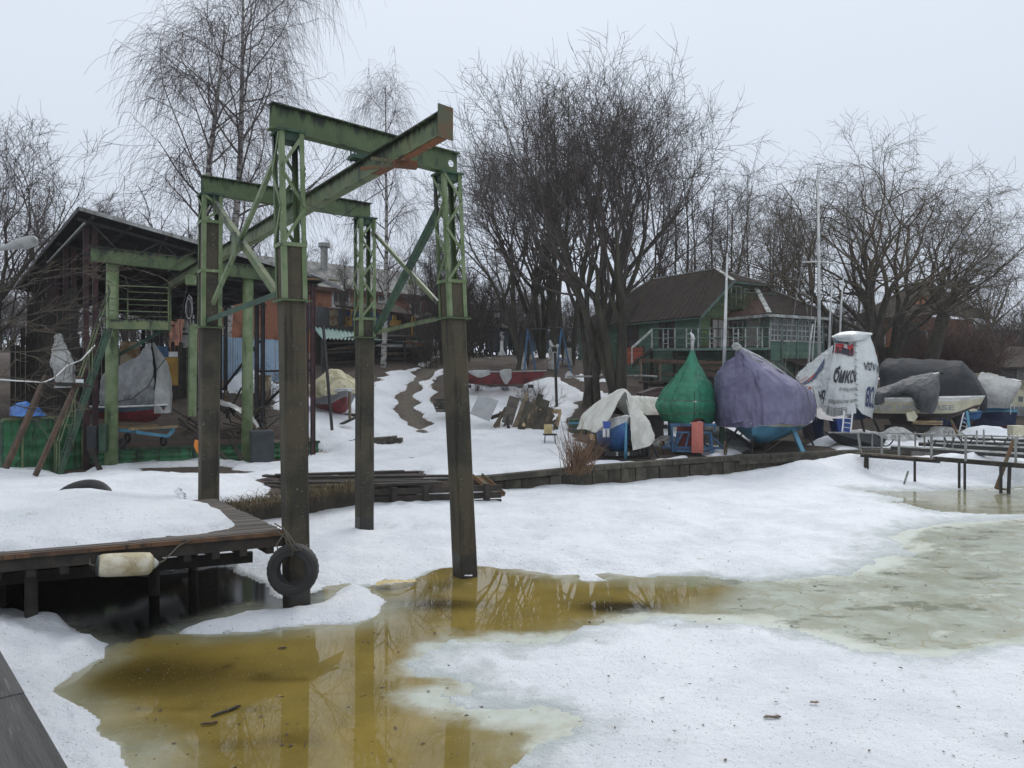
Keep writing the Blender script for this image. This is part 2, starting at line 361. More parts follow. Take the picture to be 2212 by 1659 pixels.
M['bark'] = mat('dark_bark', (.062, .055, .042), (.038, .034, .028), scale=5, spots=(.075, .08, .045), spscale=9, plo=.55, phi=.7, rough=.95, bump=.6, bscale=14, stretch=(1, 1, .25))
M['bark_green'] = mat('mossy_bark', (.062, .060, .038), (.032, .030, .022), scale=2, spots=(.09, .095, .05), spscale=8, rough=.95, bump=.6, bscale=14, stretch=(1, 1, .25))
M['twig'] = mat('brown_twigs', (.078, .060, .052), (.052, .042, .038), rough=.9, bump=0)
M['twig_birch'] = mat('birch_twigs', (.115, .090, .086), (.08, .064, .062), rough=.9, bump=0)
M['twig_willow'] = mat('willow_twigs', (.115, .092, .060), (.075, .060, .043), rough=.9, bump=0)
M['birch_bark'] = mat('birch_bark', (.42, .40, .37), (.27, .26, .24), scale=2, streak=(.03, .028, .025), sscale=(2.5, 2.5, 6), slo=.52, shi=.6, rough=.85, bump=.3)
M['whitewash'] = mat('whitewash', (.45, .45, .43), (.28, .27, .25), rough=.95, bump=.3)
M['dry_grass'] = mat('dry_grass', (.14, .105, .055), (.08, .06, .033), rough=.95, bump=0, scale=4)
M['reed'] = mat('dry_reeds', (.20, .13, .075), (.12, .06, .04), rough=.95, bump=0, scale=4)
M['plastic_bag'] = mat('white_bag', (.6, .6, .6), rough=.5, bump=.4)
M['lamp_grey'] = mat('street_lamp_shell', (.30, .31, .30), (.2, .21, .2), rough=.45, bump=.05)
M['snow_lump'] = mat('snow', (.80, .82, .85), (.74, .77, .81), scale=5, rough=.9, bump=.3, bscale=12)
M['snow_dirty'] = mat('dirty_snow', (.42, .43, .42), (.22, .22, .20), scale=5, spots=(.6, .62, .63), spscale=14, plo=.5, phi=.7, rough=.95, bump=.8, bscale=12)
M['dirt'] = mat('dark_mud', (.035, .03, .024), (.055, .045, .034), rough=.95, bump=.6)
def brick_mat():
    m, nt, bs = new_mat('orange_brick')
    tc = nt.nodes.new('ShaderNodeTexCoord'); b = nt.nodes.new('ShaderNodeTexBrick')
    sp = nt.nodes.new('ShaderNodeSeparateXYZ'); cb = nt.nodes.new('ShaderNodeCombineXYZ')
    ad = nt.nodes.new('ShaderNodeMath'); nt.links.new(tc.outputs['Object'], sp.inputs[0])
    nt.links.new(sp.outputs[0], ad.inputs[0]); nt.links.new(sp.outputs[1], ad.inputs[1])
    nt.links.new(ad.outputs[0], cb.inputs[0]); nt.links.new(sp.outputs[2], cb.inputs[1])
    nt.links.new(cb.outputs[0], b.inputs['Vector']); b.inputs['Scale'].default_value = 3.2
    b.inputs['Color1'].default_value = (.52, .20, .10, 1); b.inputs['Color2'].default_value = (.42, .15, .075, 1); b.inputs['Mortar'].default_value = (.20, .15, .12, 1)
    b.inputs['Mortar Size'].default_value = .025; n = noise_node(nt, tc.outputs['Object'], .8)
    c = mix_node(nt, ramp_node(nt, n.outputs[0], .45, .7), b.outputs[0], (.13, .055, .04))
    nt.links.new(c, bs.inputs['Base Color']); bs.inputs['Roughness'].default_value = .9
    return m
M['brick'] = brick_mat()
# ------------------------------------------------------------------ terrain
SHX = [-120, -60, -20, -12, -7.5, -6.3, -5.3, -4.2, -2.8, -1.2, -.19, 3.85, 9.6, 11.9, 18, 30, 60, 140]
SHY = [2, 3, 6.5, 8.7, 11.9, 12.9, 14.5, 16.1, 18.0, 19.4, 20.1, 21.75, 24.7, 25.3, 26.5, 28, 34, 44]
def shore(x): return np.interp(x, SHX, SHY)
COL_L = ([5, 12, 16, 19, 22, 24.6, 25.6, 27, 33, 38, 45, 55, 80, 120, 300], [.8, .85, .85, .65, .5, .5, 1.0, 1.4, 1.9, 3.0, 4.2, 5, 6, 8, 9])
COL_C = ([5, 22, 26, 30, 31.8, 35, 38, 43, 50, 60, 80, 120, 300], [.45, .5, .6, .85, .95, 1.6, 2.3, 3.5, 4.4, 4.9, 5.6, 6.5, 8])
COL_R = ([5, 27, 32, 36, 40, 43, 50, 60, 100, 300], [.52, .6, .7, 1.1, 2.2, 2.7, 3.0, 3.0, 3.2, 4])
def land(x, y):
    x = np.asarray(x, float); y = np.asarray(y, float)
    l, c, r = (np.interp(y, *COL_L), np.interp(y, *COL_C), np.interp(y, *COL_R))
    a = sstep(-7.5, -4.0, x); b = sstep(3.5, 9.5, x)
    z = l * (1 - a) + c * a; z = z * (1 - b) + r * b
    return z + .05 * fbm(np.stack([x * .5, y * .5, x * 0], -1), 3, 5)
def GL(px, py, dz=0.0):               # measured direction -> place on the land surface
    Y = np.linspace(12, 160, 3000); X = (px - CX) / F * Y; Z = 3.0 - (py - HY) / F * Y
    h = land(X, Y) + dz; k = np.argmax((Z < h) & (Y > shore(X)))
    if not ((Z < h) & (Y > shore(X))).any(): k = np.argmin(np.abs(Z - h) + (Y < shore(X)) * 9)
    return Vector((X[k], Y[k], h[k]))
def gz(x, y): return float(land(x, y))
def set_attr(o, name, val):
    a = o.data.attributes.new(name, 'FLOAT', 'POINT'); a.data.foreach_set('value', np.asarray(val, dtype=np.float32).ravel())
def grid_faces(nr, nc, keep=None):
    i = np.arange(nr - 1)[:, None] * nc + np.arange(nc - 1)[None, :]
    f = np.stack([i, i + 1, i + nc + 1, i + nc], -1).reshape(-1, 4)
    return f if keep is None else f[keep[f].any(1)]
def compact(v, f, *attrs):
    used = np.unique(f); rm = np.full(len(v), -1); rm[used] = np.arange(len(used))
    return (v[used], rm[f]) + tuple(a[used] for a in attrs)
xs = np.concatenate([np.linspace(-110, -26, 22), np.linspace(-25.5, 22, 400), np.linspace(22.6, 60, 50), np.linspace(62, 150, 14)])
vs = np.concatenate([[0, 0.0001, .06, .12, .2], np.linspace(.3, 16, 130), np.linspace(16.3, 40, 100), np.linspace(41, 300, 50)])
X, Vv = np.meshgrid(xs, vs); Y = shore(X) + Vv
Z = land(X, Y); Z[0] = -.6
Zs = Z.copy()
bank = (X < -.6)                       # left of the timber wall the bank is soft earth
Z[1:5] = np.where(bank[1:5], Z[1:5] * np.array([0.35, .6, .8, .93])[:, None], Z[1:5])
def wpoly(pts): return [GL(*p) for p in pts]
SNOW_POS = [
 [(-500, 1150), (-300, 1060), (0, 1000), (60, 985), (110, 1010), (130, 1035), (250, 1000), (330, 992), (430, 985), (475, 985), (560, 1003), (615, 1003), (650, 985), (700, 975), (640, 930), (600, 895), (590, 870), (560, 850), (560, 830), (680, 830), (700, 850), (780, 862), (800, 830), (835, 803), (900, 792), (925, 775), (950, 778), (960, 800), (1000, 800), (1010, 828), (1120, 838), (1150, 822), (1215, 812), (1240, 838), (1300, 858), (1292, 880), (1240, 884), (1235, 898), (1235, 940), (1270, 965), (1260, 1000), (1400, 1000), (1480, 985), (1480, 1000), (1300, 1060), (1100, 1120), (400, 1180), (-500, 1600)],
 [(1520, 915), (1600, 905), (1620, 950), (1600, 985), (1540, 990), (1500, 970), (1400, 960), (1400, 900)],
 [(1770, 950), (1830, 930), (1900, 935), (2000, 940), (2110, 945), (2150, 925), (2212, 930), (2212, 965), (2060, 975), (1900, 968), (1800, 975)],
 [(1160, 740), (1210, 748), (1190, 756), (1150, 752)], [(980, 752), (1010, 750), (1000, 760)],
 [(1530, 845), (1700, 850), (1750, 880), (1700, 900), (1540, 890)],
]
SNOW_NEG = [
 [(1035, 765), (960, 772), (915, 797), (885, 826), (862, 858), (862, 886), (880, 918), (925, 938), (912, 905), (895, 880), (896, 852), (908, 827), (938, 804), (990, 784), (1040, 780)],
 [(935, 830), (960, 800), (985, 830), (980, 885), (950, 880)],
 [(300, 1012), (480, 1008), (540, 1022), (470, 1032), (330, 1030)],
 [(560, 1030), (900, 1020), (905, 1045), (1060, 1050), (1000, 1070), (800, 1080), (570, 1070)],
 [(1250, 870), (1300, 862), (1330, 880), (1260, 890)],
 [(1275, 945), (1400, 940), (1400, 990), (1270, 993)],
]
xf, yf = X.ravel(), Y.ravel()
sd = np.full(xf.shape, -9.0)
near = (yf < 75) & (xf > -32) & (xf < 30)
q = np.full(near.sum(), -9.0)
for p in SNOW_POS: q = np.maximum(q, sdpoly(xf[near], yf[near], wpoly(p)))
for p in SNOW_NEG: q = np.minimum(q, -sdpoly(xf[near], yf[near], wpoly(p)))
sd[near] = q
pp = np.stack([xf, yf, xf * 0], -1)
nz = fbm(pp * 1.1, 5, 11) * .75
patch = sstep(.18, .42, fbm(pp * .45, 5, 23)) * (yf > 33) * (xf > -6) * 1.6 - 1.5   # leftover patches on the slope
patch = patch + fbm(pp * 2.2, 3, 29) * .5
sd2 = np.maximum(sd, np.where((yf < 62) & (yf > 34), patch, -2))
msk = sd2 + nz * .8
thick = .14 * sstep(0, .55, msk) + .10 * fbm(pp * .9, 4, 31) * sstep(0, .8, msk) + .055 * fbm(pp * 4.0, 4, 37) * sstep(.0, .5, msk)
edge = 1 - sstep(0, .35, msk)
# footprints along the trodden way
rng = np.random.RandomState(5)
for k in range(150):
    t = rng.rand(); fx = -3.8 + 5.2 * rng.rand() if t < .4 else -2.5 + rng.randn() * .8; fy = 21.2 + 12 * rng.rand()
    d = np.hypot((xf - fx) * 1.2, (yf - fy) * .8); near_ = d < .6
    thick[near_] -= .06 * np.exp(-(d[near_] / .16) ** 2)
verts = np.stack([xf, yf, Z.ravel()], -1)
nr, nc = X.shape
def ground_mat():
    m, nt, bs = new_mat('leaf_litter_ground'); g = nt.nodes.new('ShaderNodeNewGeometry'); vec = g.outputs['Position']
    n1 = noise_node(nt, vec, .7, 6, .65); c = mix_node(nt, ramp_node(nt, n1.outputs[0], .35, .65), (.040, .030, .024), (.085, .062, .046))
    n2 = noise_node(nt, vec, 9, 6, .75); c = mix_node(nt, ramp_node(nt, n2.outputs[0], .5, .66), c, (.12, .085, .06))
    n3 = noise_node(nt, vec, 4, 5, .7); c = mix_node(nt, ramp_node(nt, n3.outputs[0], .56, .66), c, (.022, .018, .014))
    a = nt.nodes.new('ShaderNodeAttribute'); a.attribute_name = 'path'
    n4 = noise_node(nt, vec, 6, 5, .7); pc = mix_node(nt, ramp_node(nt, n4.outputs[0], .4, .65), (.15, .125, .095), (.085, .07, .052))
    c = mix_node(nt, a.outputs['Fac'], c, pc)
    nt.links.new(c, bs.inputs['Base Color']); bs.inputs['Roughness'].default_value = .95
    b = nt.nodes.new('ShaderNodeBump'); b.inputs['Strength'].default_value = .9; b.inputs['Distance'].default_value = .06
    nt.links.new(n2.outputs[0], b.inputs['Height']); nt.links.new(b.outputs[0], bs.inputs['Normal'])
    return m
pathm = np.zeros(xf.shape); pathm[near] = sstep(-.5, .25, sdpoly(xf[near], yf[near], wpoly(SNOW_NEG[0])) + nz[near] * .4)
ground = mesh_obj('ground', verts, grid_faces(nr, nc), ground_mat(), local=True, smooth=True, kind='structure')
set_attr(ground, 'path', pathm)
def snow_mat():
    m, nt, bs = new_mat('wet_spring_snow'); g = nt.nodes.new('ShaderNodeNewGeometry'); vec = g.outputs['Position']
    n1 = noise_node(nt, vec, .9, 5, .6); c = mix_node(nt, ramp_node(nt, n1.outputs[0], .35, .7), (.89, .905, .93), (.76, .785, .82))
    n2 = noise_node(nt, vec, 38, 3, .5); c = mix_node(nt, ramp_node(nt, n2.outputs[0], .67, .70), c, (.25, .22, .17))
    n5 = noise_node(nt, vec, 5, 4, .7); c = mix_node(nt, ramp_node(nt, n5.outputs[0], .60, .80), c, (.60, .60, .585))
    a = nt.nodes.new('ShaderNodeAttribute'); a.attribute_name = 'thin'
    d = nt.nodes.new('ShaderNodeAttribute'); d.attribute_name = 'dirty'
    n3 = noise_node(nt, vec, 2.2, 6, .7)
    ad = nt.nodes.new('ShaderNodeMath'); ad.operation = 'MULTIPLY_ADD'; nt.links.new(n3.outputs[0], ad.inputs[0]); ad.inputs[1].default_value = 1.4; ad.inputs[2].default_value = -.7
    ad2 = nt.nodes.new('ShaderNodeMath'); nt.links.new(ad.outputs[0], ad2.inputs[0]); nt.links.new(a.outputs['Fac'], ad2.inputs[1])
    c = mix_node(nt, ramp_node(nt, ad2.outputs[0], .45, 1.15), c, (.52, .56, .55))
    ad3 = nt.nodes.new('ShaderNodeMath'); nt.links.new(ad.outputs[0], ad3.inputs[0]); nt.links.new(d.outputs['Fac'], ad3.inputs[1])
    c = mix_node(nt, ramp_node(nt, ad3.outputs[0], .35, 1.1), c, (.30, .27, .22))
    nt.links.new(c, bs.inputs['Base Color']); bs.inputs['Roughness'].default_value = .75; bs.inputs['Specular IOR Level'].default_value = .3
    bs.inputs['Subsurface Weight'].default_value = 0
    n4 = noise_node(nt, vec, 7, 8, .7); b = nt.nodes.new('ShaderNodeBump'); b.inputs['Strength'].default_value = 1.0; b.inputs['Distance'].default_value = .075
    n6 = noise_node(nt, vec, 34, 4, .75); mh = nt.nodes.new('ShaderNodeMath'); mh.operation = 'MULTIPLY_ADD'; nt.links.new(n6.outputs[0], mh.inputs[0]); mh.inputs[1].default_value = .3; nt.links.new(n4.outputs[0], mh.inputs[2])
    nt.links.new(mh.outputs[0], b.inputs['Height']); nt.links.new(b.outputs[0], bs.inputs['Normal'])
    return m
SNOW = snow_mat()
sv = verts.copy(); sv[:, 2] = verts[:, 2] + thick - .012 - .05 * (msk <= 0)
sv2, sf2, th2, md2 = compact(sv, grid_faces(nr, nc, msk > 0), edge * .4, (1 - sstep(0, .45, msk)) * .75 * (yf > 20.5))
snow_land = mesh_obj('snow_cover', sv2, sf2, SNOW, local=True, smooth=True, kind='structure')
set_attr(snow_land, 'thin', th2); set_attr(snow_land, 'dirty', md2)

# ------------------------------------------------------------------ frozen basin: water film, slush and snow
def fan(nr, nc, y0, y1, half):
    yy = y0 * (y1 / y0) ** np.linspace(0, 1, nr); tt = np.tan(np.linspace(-half, half, nc))
    A, B = np.meshgrid(tt, yy); return A * B, B
def gp(pts): return [G(x, y) for x, y in pts]
S1 = gp([(300, 1236), (420, 1225), (480, 1215), (520, 1238), (575, 1262), (600, 1292), (640, 1302), (690, 1276), (740, 1268), (800, 1266), (850, 1262), (900, 1252), (925, 1240), (950, 1228), (1000, 1224), (1060, 1226), (1082, 1240), (1150, 1250), (1220, 1256), (1290, 1257), (1420, 1246), (1500, 1243), (1600, 1250), (1700, 1248), (1800, 1240), (1900, 1225), (1930, 1195), (1960, 1160), (1990, 1140), (2060, 1128), (2240, 1118), (2400, 1125), (2600, 1100), (2600, 1050), (2400, 1052), (2240, 1055), (2100, 1060), (1960, 1072), (1860, 1058), (1900, 1062), (2000, 1062), (2240, 1048), (2600, 1040), (2600, 975), (1700, 965), (300, 1000)])
S1 = [p for p in S1]
POOL = gp([(1850, 1058), (1960, 1068), (2060, 1062), (2240, 1055), (2600, 1050), (2600, 1110), (2300, 1112), (2150, 1112), (2040, 1106), (1980, 1096), (1935, 1084), (1960, 1078), (1900, 1068)])
S2 = gp([(385, 1366), (450, 1345), (530, 1325), (610, 1324), (680, 1312), (712, 1296), (735, 1272), (760, 1266), (800, 1272), (830, 1302), (818, 1330), (760, 1347), (650, 1352), (540, 1364), (450, 1371)])
S3 = gp([(890, 1442), (930, 1402), (985, 1388), (1100, 1384), (1180, 1378), (1250, 1355), (1350, 1343), (1500, 1338), (1640, 1346), (1750, 1372), (1850, 1392), (1950, 1406), (2040, 1414), (2120, 1402), (2212, 1385), (2600, 1360), (2900, 1700), (2400, 2600), (1150, 2600), (1150, 1800), (1165, 1659), (1180, 1615), (1235, 1580), (1250, 1560), (1180, 1562), (1060, 1552), (960, 1532), (912, 1500), (985, 1480), (962, 1464), (905, 1460)])
S4 = gp([(-500, 1345), (0, 1341), (60, 1336), (130, 1352), (235, 1392), (228, 1420), (196, 1437), (150, 1456), (110, 1488), (122, 1510), (165, 1525), (215, 1560), (222, 1588), (262, 1612), (285, 1659), (320, 1850), (360, 2600), (-1500, 2600)])
HOLE = gp([(915, 1243), (955, 1226), (1010, 1222), (1062, 1226), (1080, 1240), (1000, 1252)])
wx, wy = fan(420, 440, 1.2, 60, R(52))
sh = wx.shape; wx = wx.ravel(); wy = wy.ravel(); p3 = np.stack([wx, wy, wx * 0], -1)
jag = fbm(p3 * 2.6, 5, 3); soft = fbm(p3 * 1.0, 5, 9)
s1, s2, s3, s4, pool = (sdpoly(wx, wy, S) for S in (S1, S2, S3, S4, POOL))
s1 = np.minimum(s1, -pool * 1.0)
fx = sstep(1.0, 7.0, wx)               # the melt line gets softer towards the right
m1 = s1 + jag * .10 + soft * .55 * fx * sstep(17.5, 14, wy)
m2 = s2 + jag * .10; m4 = s4 + jag * .10
m3 = s3 + jag * .22 + soft * .38
def bump_g(x0, y0, sx, sy, h): return h * np.exp(-((wx - x0) / sx) ** 2 - ((wy - y0) / sy) ** 2)
h1 = .02 + .10 * sstep(0, .7 + fx, m1) + .07 * soft * sstep(0, 1.2, m1) + .030 * fbm(p3 * 4.5, 4, 41) * sstep(0, .4, m1)
sy_ = shore(wx) - wy
h1 += sstep(1.2, .1, sy_) * .04 * (1 + .6 * fbm(p3 * 1.2, 3, 45)) * (wx > -7)
h1 += .07 * sstep(6.0, 1.0, sy_) * sstep(.5, -2.5, wx)
pm = G(1765, 1045); h1 += bump_g(pm.x, pm.y + .9, 1.1, .8, .42) + bump_g(pm.x + 1.6, pm.y + 1.3, 1.3, .6, .28)
for q_ in ((1990, 1034, 3.4, .42, .42), (2200, 1040, 2.6, .4, .36), (2120, 1008, 3.5, .5, .40), (1950, 1008, 2.2, .4, .36)):
    g_ = G(q_[0], q_[1]); ca, sa = math.cos(R(-14)), math.sin(R(-14)); u = (wx - g_.x) * ca + (wy - g_.y) * sa; w_ = -(wx - g_.x) * sa + (wy - g_.y) * ca
    h1 += q_[4] * np.exp(-(u / q_[2]) ** 4 - (w_ / q_[3]) ** 2)
for (px, py) in ((787, 1150), (1003, 1240), (640, 1310)):
    g_ = G(px, py); d = np.hypot(wx - g_.x - .12, wy - g_.y); h1 -= .10 * np.exp(-(d / .42) ** 2)
    m1 = np.where(d < .05, -1, m1)
# footprints across the sheet
fp = [G(1530 + 26 * math.sin(k * 1.7) - k * 0, 1092 + k * 7) for k in range(14)] + [G(1100 + k * 22, 1240 - 8 * math.sin(k)) for k in range(12)] + [G(1500 + 9 * k, 1222 - 7 * k) for k in range(10)] + [G(1720 + 6 * k * (-1) ** k, 1085 + 11 * k) for k in range(9)]
pit = np.zeros(wx.shape)
for g_ in fp:
    d = ((wx - g_.x) / .22) ** 2 + ((wy - g_.y) / .14) ** 2; pit += np.exp(-d)
fp3 = [G(950 + k * 62 + 20 * math.sin(2.3 * k), 1470 - 26 * math.sin(k * .45) - 4 * k) for k in range(13)] + [G(1120 + 45 * math.cos(k), 1530 - 40 * math.sin(2 * k)) for k in range(5)]
for g_ in fp3:
    d = ((wx - g_.x) / .14) ** 2 + ((wy - g_.y) / .11) ** 2; pit += .6 * np.exp(-d)
for k in range(420):
    g_ = Vector((rng.uniform(-3, 12), rng.uniform(3, 22), 0)); a_ = rng.uniform(.05, .16)
    near_ = (np.abs(wx - g_.x) < .6) & (np.abs(wy - g_.y) < .6)
    pit[near_] += .6 * np.exp(-((wx[near_] - g_.x) ** 2 + (wy[near_] - g_.y) ** 2) / a_ ** 2)
h1 -= .085 * np.clip(pit, 0, 1)
h2 = .015 + .09 * sstep(0, .25, m2) + .02 * soft * sstep(0, .2, m2)
h4 = .02 + .16 * sstep(0, .22, m4) + .20 * sstep(.1, 1.2, m4) + .10 * fbm(p3 * 2.2, 4, 51) * sstep(0, .3, m4) + .05 * fbm(p3 * 8, 3, 53) * sstep(0, .3, m4)
h3 = .006 + .035 * sstep(0, .8, m3) + .012 * fbm(p3 * 3, 4, 57) * sstep(.1, .6, m3) - .018 * np.clip(pit, 0, 1)
allm = np.maximum.reduce([m1, m2, m3, m4])
hh = np.where(m1 > 0, h1, -.02); hh = np.maximum(hh, np.where(m2 > 0, h2, -.02)); hh = np.maximum(hh, np.where(m3 > 0, h3, -.02)); hh = np.maximum(hh, np.where(m4 > 0, h4, -.02))
thin = np.clip(1.1 - np.where(m3 > 0, m3 / (.75), np.where(m1 > 0, m1 / (.10 + 1.3 * fx), m2 / .06)), 0, 1.2)
thin = np.where(m4 > 0, .6 - m4 / .1, thin) + .55 * np.clip(pit, 0, 1) * (m3 > 0) + .3 * np.clip(pit, 0, 1) * (m1 > 0)
beyond = wy > shore(wx) + .3
keep = (allm > 0) & ~beyond
sv = np.stack([wx, wy, hh], -1)
a_, f_, t_ = compact(sv, grid_faces(sh[0], sh[1], keep), thin)
snow_ice = mesh_obj('snow_sheet', a_, f_, SNOW, local=True, smooth=True, kind='structure')
set_attr(snow_ice, 'thin', t_); set_attr(snow_ice, 'dirty', t_ * 0)
# water / wet ice surface
wx, wy = fan(260, 300, 1.0, 60, R(56)); sh = wx.shape; wx = wx.ravel(); wy = wy.ravel(); p3 = np.stack([wx, wy, wx * 0], -1)
def blob(px, py, sx, sy, a=1.0):
    g_ = G(px, py); return a * np.exp(-((wx - g_.x) / sx) ** 2 - ((wy - g_.y) / sy) ** 2)
n_a = fbm(p3 * .8, 5, 61); n_b = fbm(np.stack([wx * 1.2, wy * 3.0, wx * 0], -1), 5, 63)
pale = sstep(-1.1, 1.0, wx - .07 * wy + n_a * 1.4 + .2) * .45 + sstep(1.8, 3.6, wx + n_a * 1.2 - .10 * (wy - 11)) * .6
chan = sdpoly(wx, wy, gp([(850, 1290), (930, 1255), (1000, 1248), (1150, 1262), (1400, 1262), (1560, 1262), (1600, 1275), (1500, 1315), (1350, 1335), (1200, 1350), (1160, 1365), (1000, 1385), (900, 1372)]))
pale = pale * (1 - .95 * sstep(-.35, .35, chan + n_a * .3))
pale = np.where(wy > 16, np.clip(.62 + n_b * .3, 0, 1), pale)
s1, s2, s3, s4 = (sdpoly(wx, wy, S) for S in (S1, S2, S3, S4))
pale = np.maximum(pale, .5 * sstep(-.55, .05, np.maximum(s4, s2) + n_a * .25))
ed = np.maximum.reduce([np.minimum(s1, -sdpoly(wx, wy, POOL)), s2, s4])
slush = sstep(-.9, 0.2, s3 + n_b * .5) ** 2 * 1.1 + sstep(-.14, .04, ed) * .5 + sstep(-1.8, .4, s1 + n_a * .8) ** 2 * .9 * sstep(1.5, 6, wx)
slush = slush + sstep(.1, .45, n_b) * .6 * sstep(3, 6, wx)
slush *= 1 - sstep(-.5, .2, sdpoly(wx, wy, POOL))
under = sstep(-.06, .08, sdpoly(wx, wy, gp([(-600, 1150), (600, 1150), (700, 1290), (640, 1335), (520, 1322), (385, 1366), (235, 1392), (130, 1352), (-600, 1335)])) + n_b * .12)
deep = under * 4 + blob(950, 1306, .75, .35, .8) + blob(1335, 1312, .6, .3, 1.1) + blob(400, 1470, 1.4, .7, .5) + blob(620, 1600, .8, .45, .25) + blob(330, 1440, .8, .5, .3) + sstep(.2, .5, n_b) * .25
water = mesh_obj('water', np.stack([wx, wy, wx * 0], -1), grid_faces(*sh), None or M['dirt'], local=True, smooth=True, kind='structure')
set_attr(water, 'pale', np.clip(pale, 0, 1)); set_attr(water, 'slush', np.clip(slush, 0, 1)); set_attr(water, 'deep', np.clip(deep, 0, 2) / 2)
def water_mat():
    m, nt, bs = new_mat('meltwater_over_amber_ice'); g = nt.nodes.new('ShaderNodeNewGeometry'); vec = g.outputs['Position']
    def at(n):
        a = nt.nodes.new('ShaderNodeAttribute'); a.attribute_name = n; return a.outputs['Fac']
    n1 = noise_node(nt, vec, 1.1, 6, .6); c = mix_node(nt, ramp_node(nt, n1.outputs[0], .3, .7), (.235, .170, .040), (.165, .124, .032))
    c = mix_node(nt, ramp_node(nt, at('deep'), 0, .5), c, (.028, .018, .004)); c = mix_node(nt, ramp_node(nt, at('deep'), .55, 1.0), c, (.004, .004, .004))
    n2 = noise_node(nt, vec, 2.0, 6, .65); pc = mix_node(nt, ramp_node(nt, n2.outputs[0], .35, .7), (.29, .30, .225), (.40, .44, .375))
    pl = at('pale'); c = mix_node(nt, pl, c, pc)
    mp = nt.nodes.new('ShaderNodeMapping'); mp.inputs['Scale'].default_value = (.8, 1.4, 1); nt.links.new(vec, mp.inputs[0])
    n7 = noise_node(nt, mp.outputs[0], 1.3, 7, .62); pu = nt.nodes.new('ShaderNodeMath'); pu.operation = 'MULTIPLY'; nt.links.new(ramp_node(nt, n7.outputs[0], .57, .61), pu.inputs[0]); nt.links.new(pl, pu.inputs[1])
    c = mix_node(nt, pu.outputs[0], c, (.235, .245, .185))
    vo = nt.nodes.new('ShaderNodeTexVoronoi'); vo.feature = 'DISTANCE_TO_EDGE'; vo.inputs['Scale'].default_value = .8; wv = noise_node(nt, vec, 2.0, 4, .6)
    av = nt.nodes.new('ShaderNodeVectorMath'); av.operation = 'MULTIPLY_ADD'; nt.links.new(wv.outputs[1], av.inputs[0]); av.inputs[1].default_value = (.8, .8, 0); nt.links.new(vec, av.inputs[2]); nt.links.new(av.outputs[0], vo.inputs['Vector'])
    ck = nt.nodes.new('ShaderNodeMath'); ck.operation = 'MULTIPLY'; nt.links.new(ramp_node(nt, vo.outputs[0], .022, .006), ck.inputs[0]); nt.links.new(pl, ck.inputs[1]); c = mix_node(nt, ck.outputs[0], c, (.30, .29, .2))
    n3 = noise_node(nt, vec, 3.2, 7, .72)
    ad = nt.nodes.new('ShaderNodeMath'); ad.operation = 'MULTIPLY_ADD'; nt.links.new(n3.outputs[0], ad.inputs[0]); ad.inputs[1].default_value = 1.3; ad.inputs[2].default_value = -.65
    ad2 = nt.nodes.new('ShaderNodeMath'); nt.links.new(ad.outputs[0], ad2.inputs[0]); nt.links.new(at('slush'), ad2.inputs[1])
    sl = ramp_node(nt, ad2.outputs[0], .25, 1.25); c = mix_node(nt, sl, c, (.44, .475, .43))
    # trapped bubbles and floating specks
    n4 = noise_node(nt, vec, 60, 2, .5); bub = ramp_node(nt, n4.outputs[0], .69, .72); c = mix_node(nt, bub, c, (.45, .42, .28))
    n5 = noise_node(nt, vec, 9, 3, .5); c = mix_node(nt, ramp_node(nt, n5.outputs[0], .70, .74), c, (.03, .02, .01))
    nt.links.new(c, bs.inputs['Base Color']); bs.inputs['IOR'].default_value = 1.33
    rr = nt.nodes.new('ShaderNodeMapRange'); rr.inputs[3].default_value = .015; rr.inputs[4].default_value = .5; mxx = nt.nodes.new('ShaderNodeMath'); mxx.operation = 'MULTIPLY_ADD'; nt.links.new(pl, mxx.inputs[0]); mxx.inputs[1].default_value = .42; nt.links.new(sl, mxx.inputs[2]); pm_ = nt.nodes.new('ShaderNodeMath'); pm_.operation = 'MULTIPLY_ADD'; nt.links.new(pu.outputs[0], pm_.inputs[0]); pm_.inputs[1].default_value = -.4; nt.links.new(mxx.outputs[0], pm_.inputs[2]); pm_.use_clamp = True; mxx = pm_; mx2 = nt.nodes.new('ShaderNodeMath'); nt.links.new(mxx.outputs[0], mx2.inputs[0]); nt.links.new(ramp_node(nt, at('deep'), .5, 2.6), mx2.inputs[1]); nt.links.new(mx2.outputs[0], rr.inputs[0])
    nt.links.new(rr.outputs[0], bs.inputs['Roughness'])
    return m
water.data.materials.clear(); water.data.materials.append(water_mat())
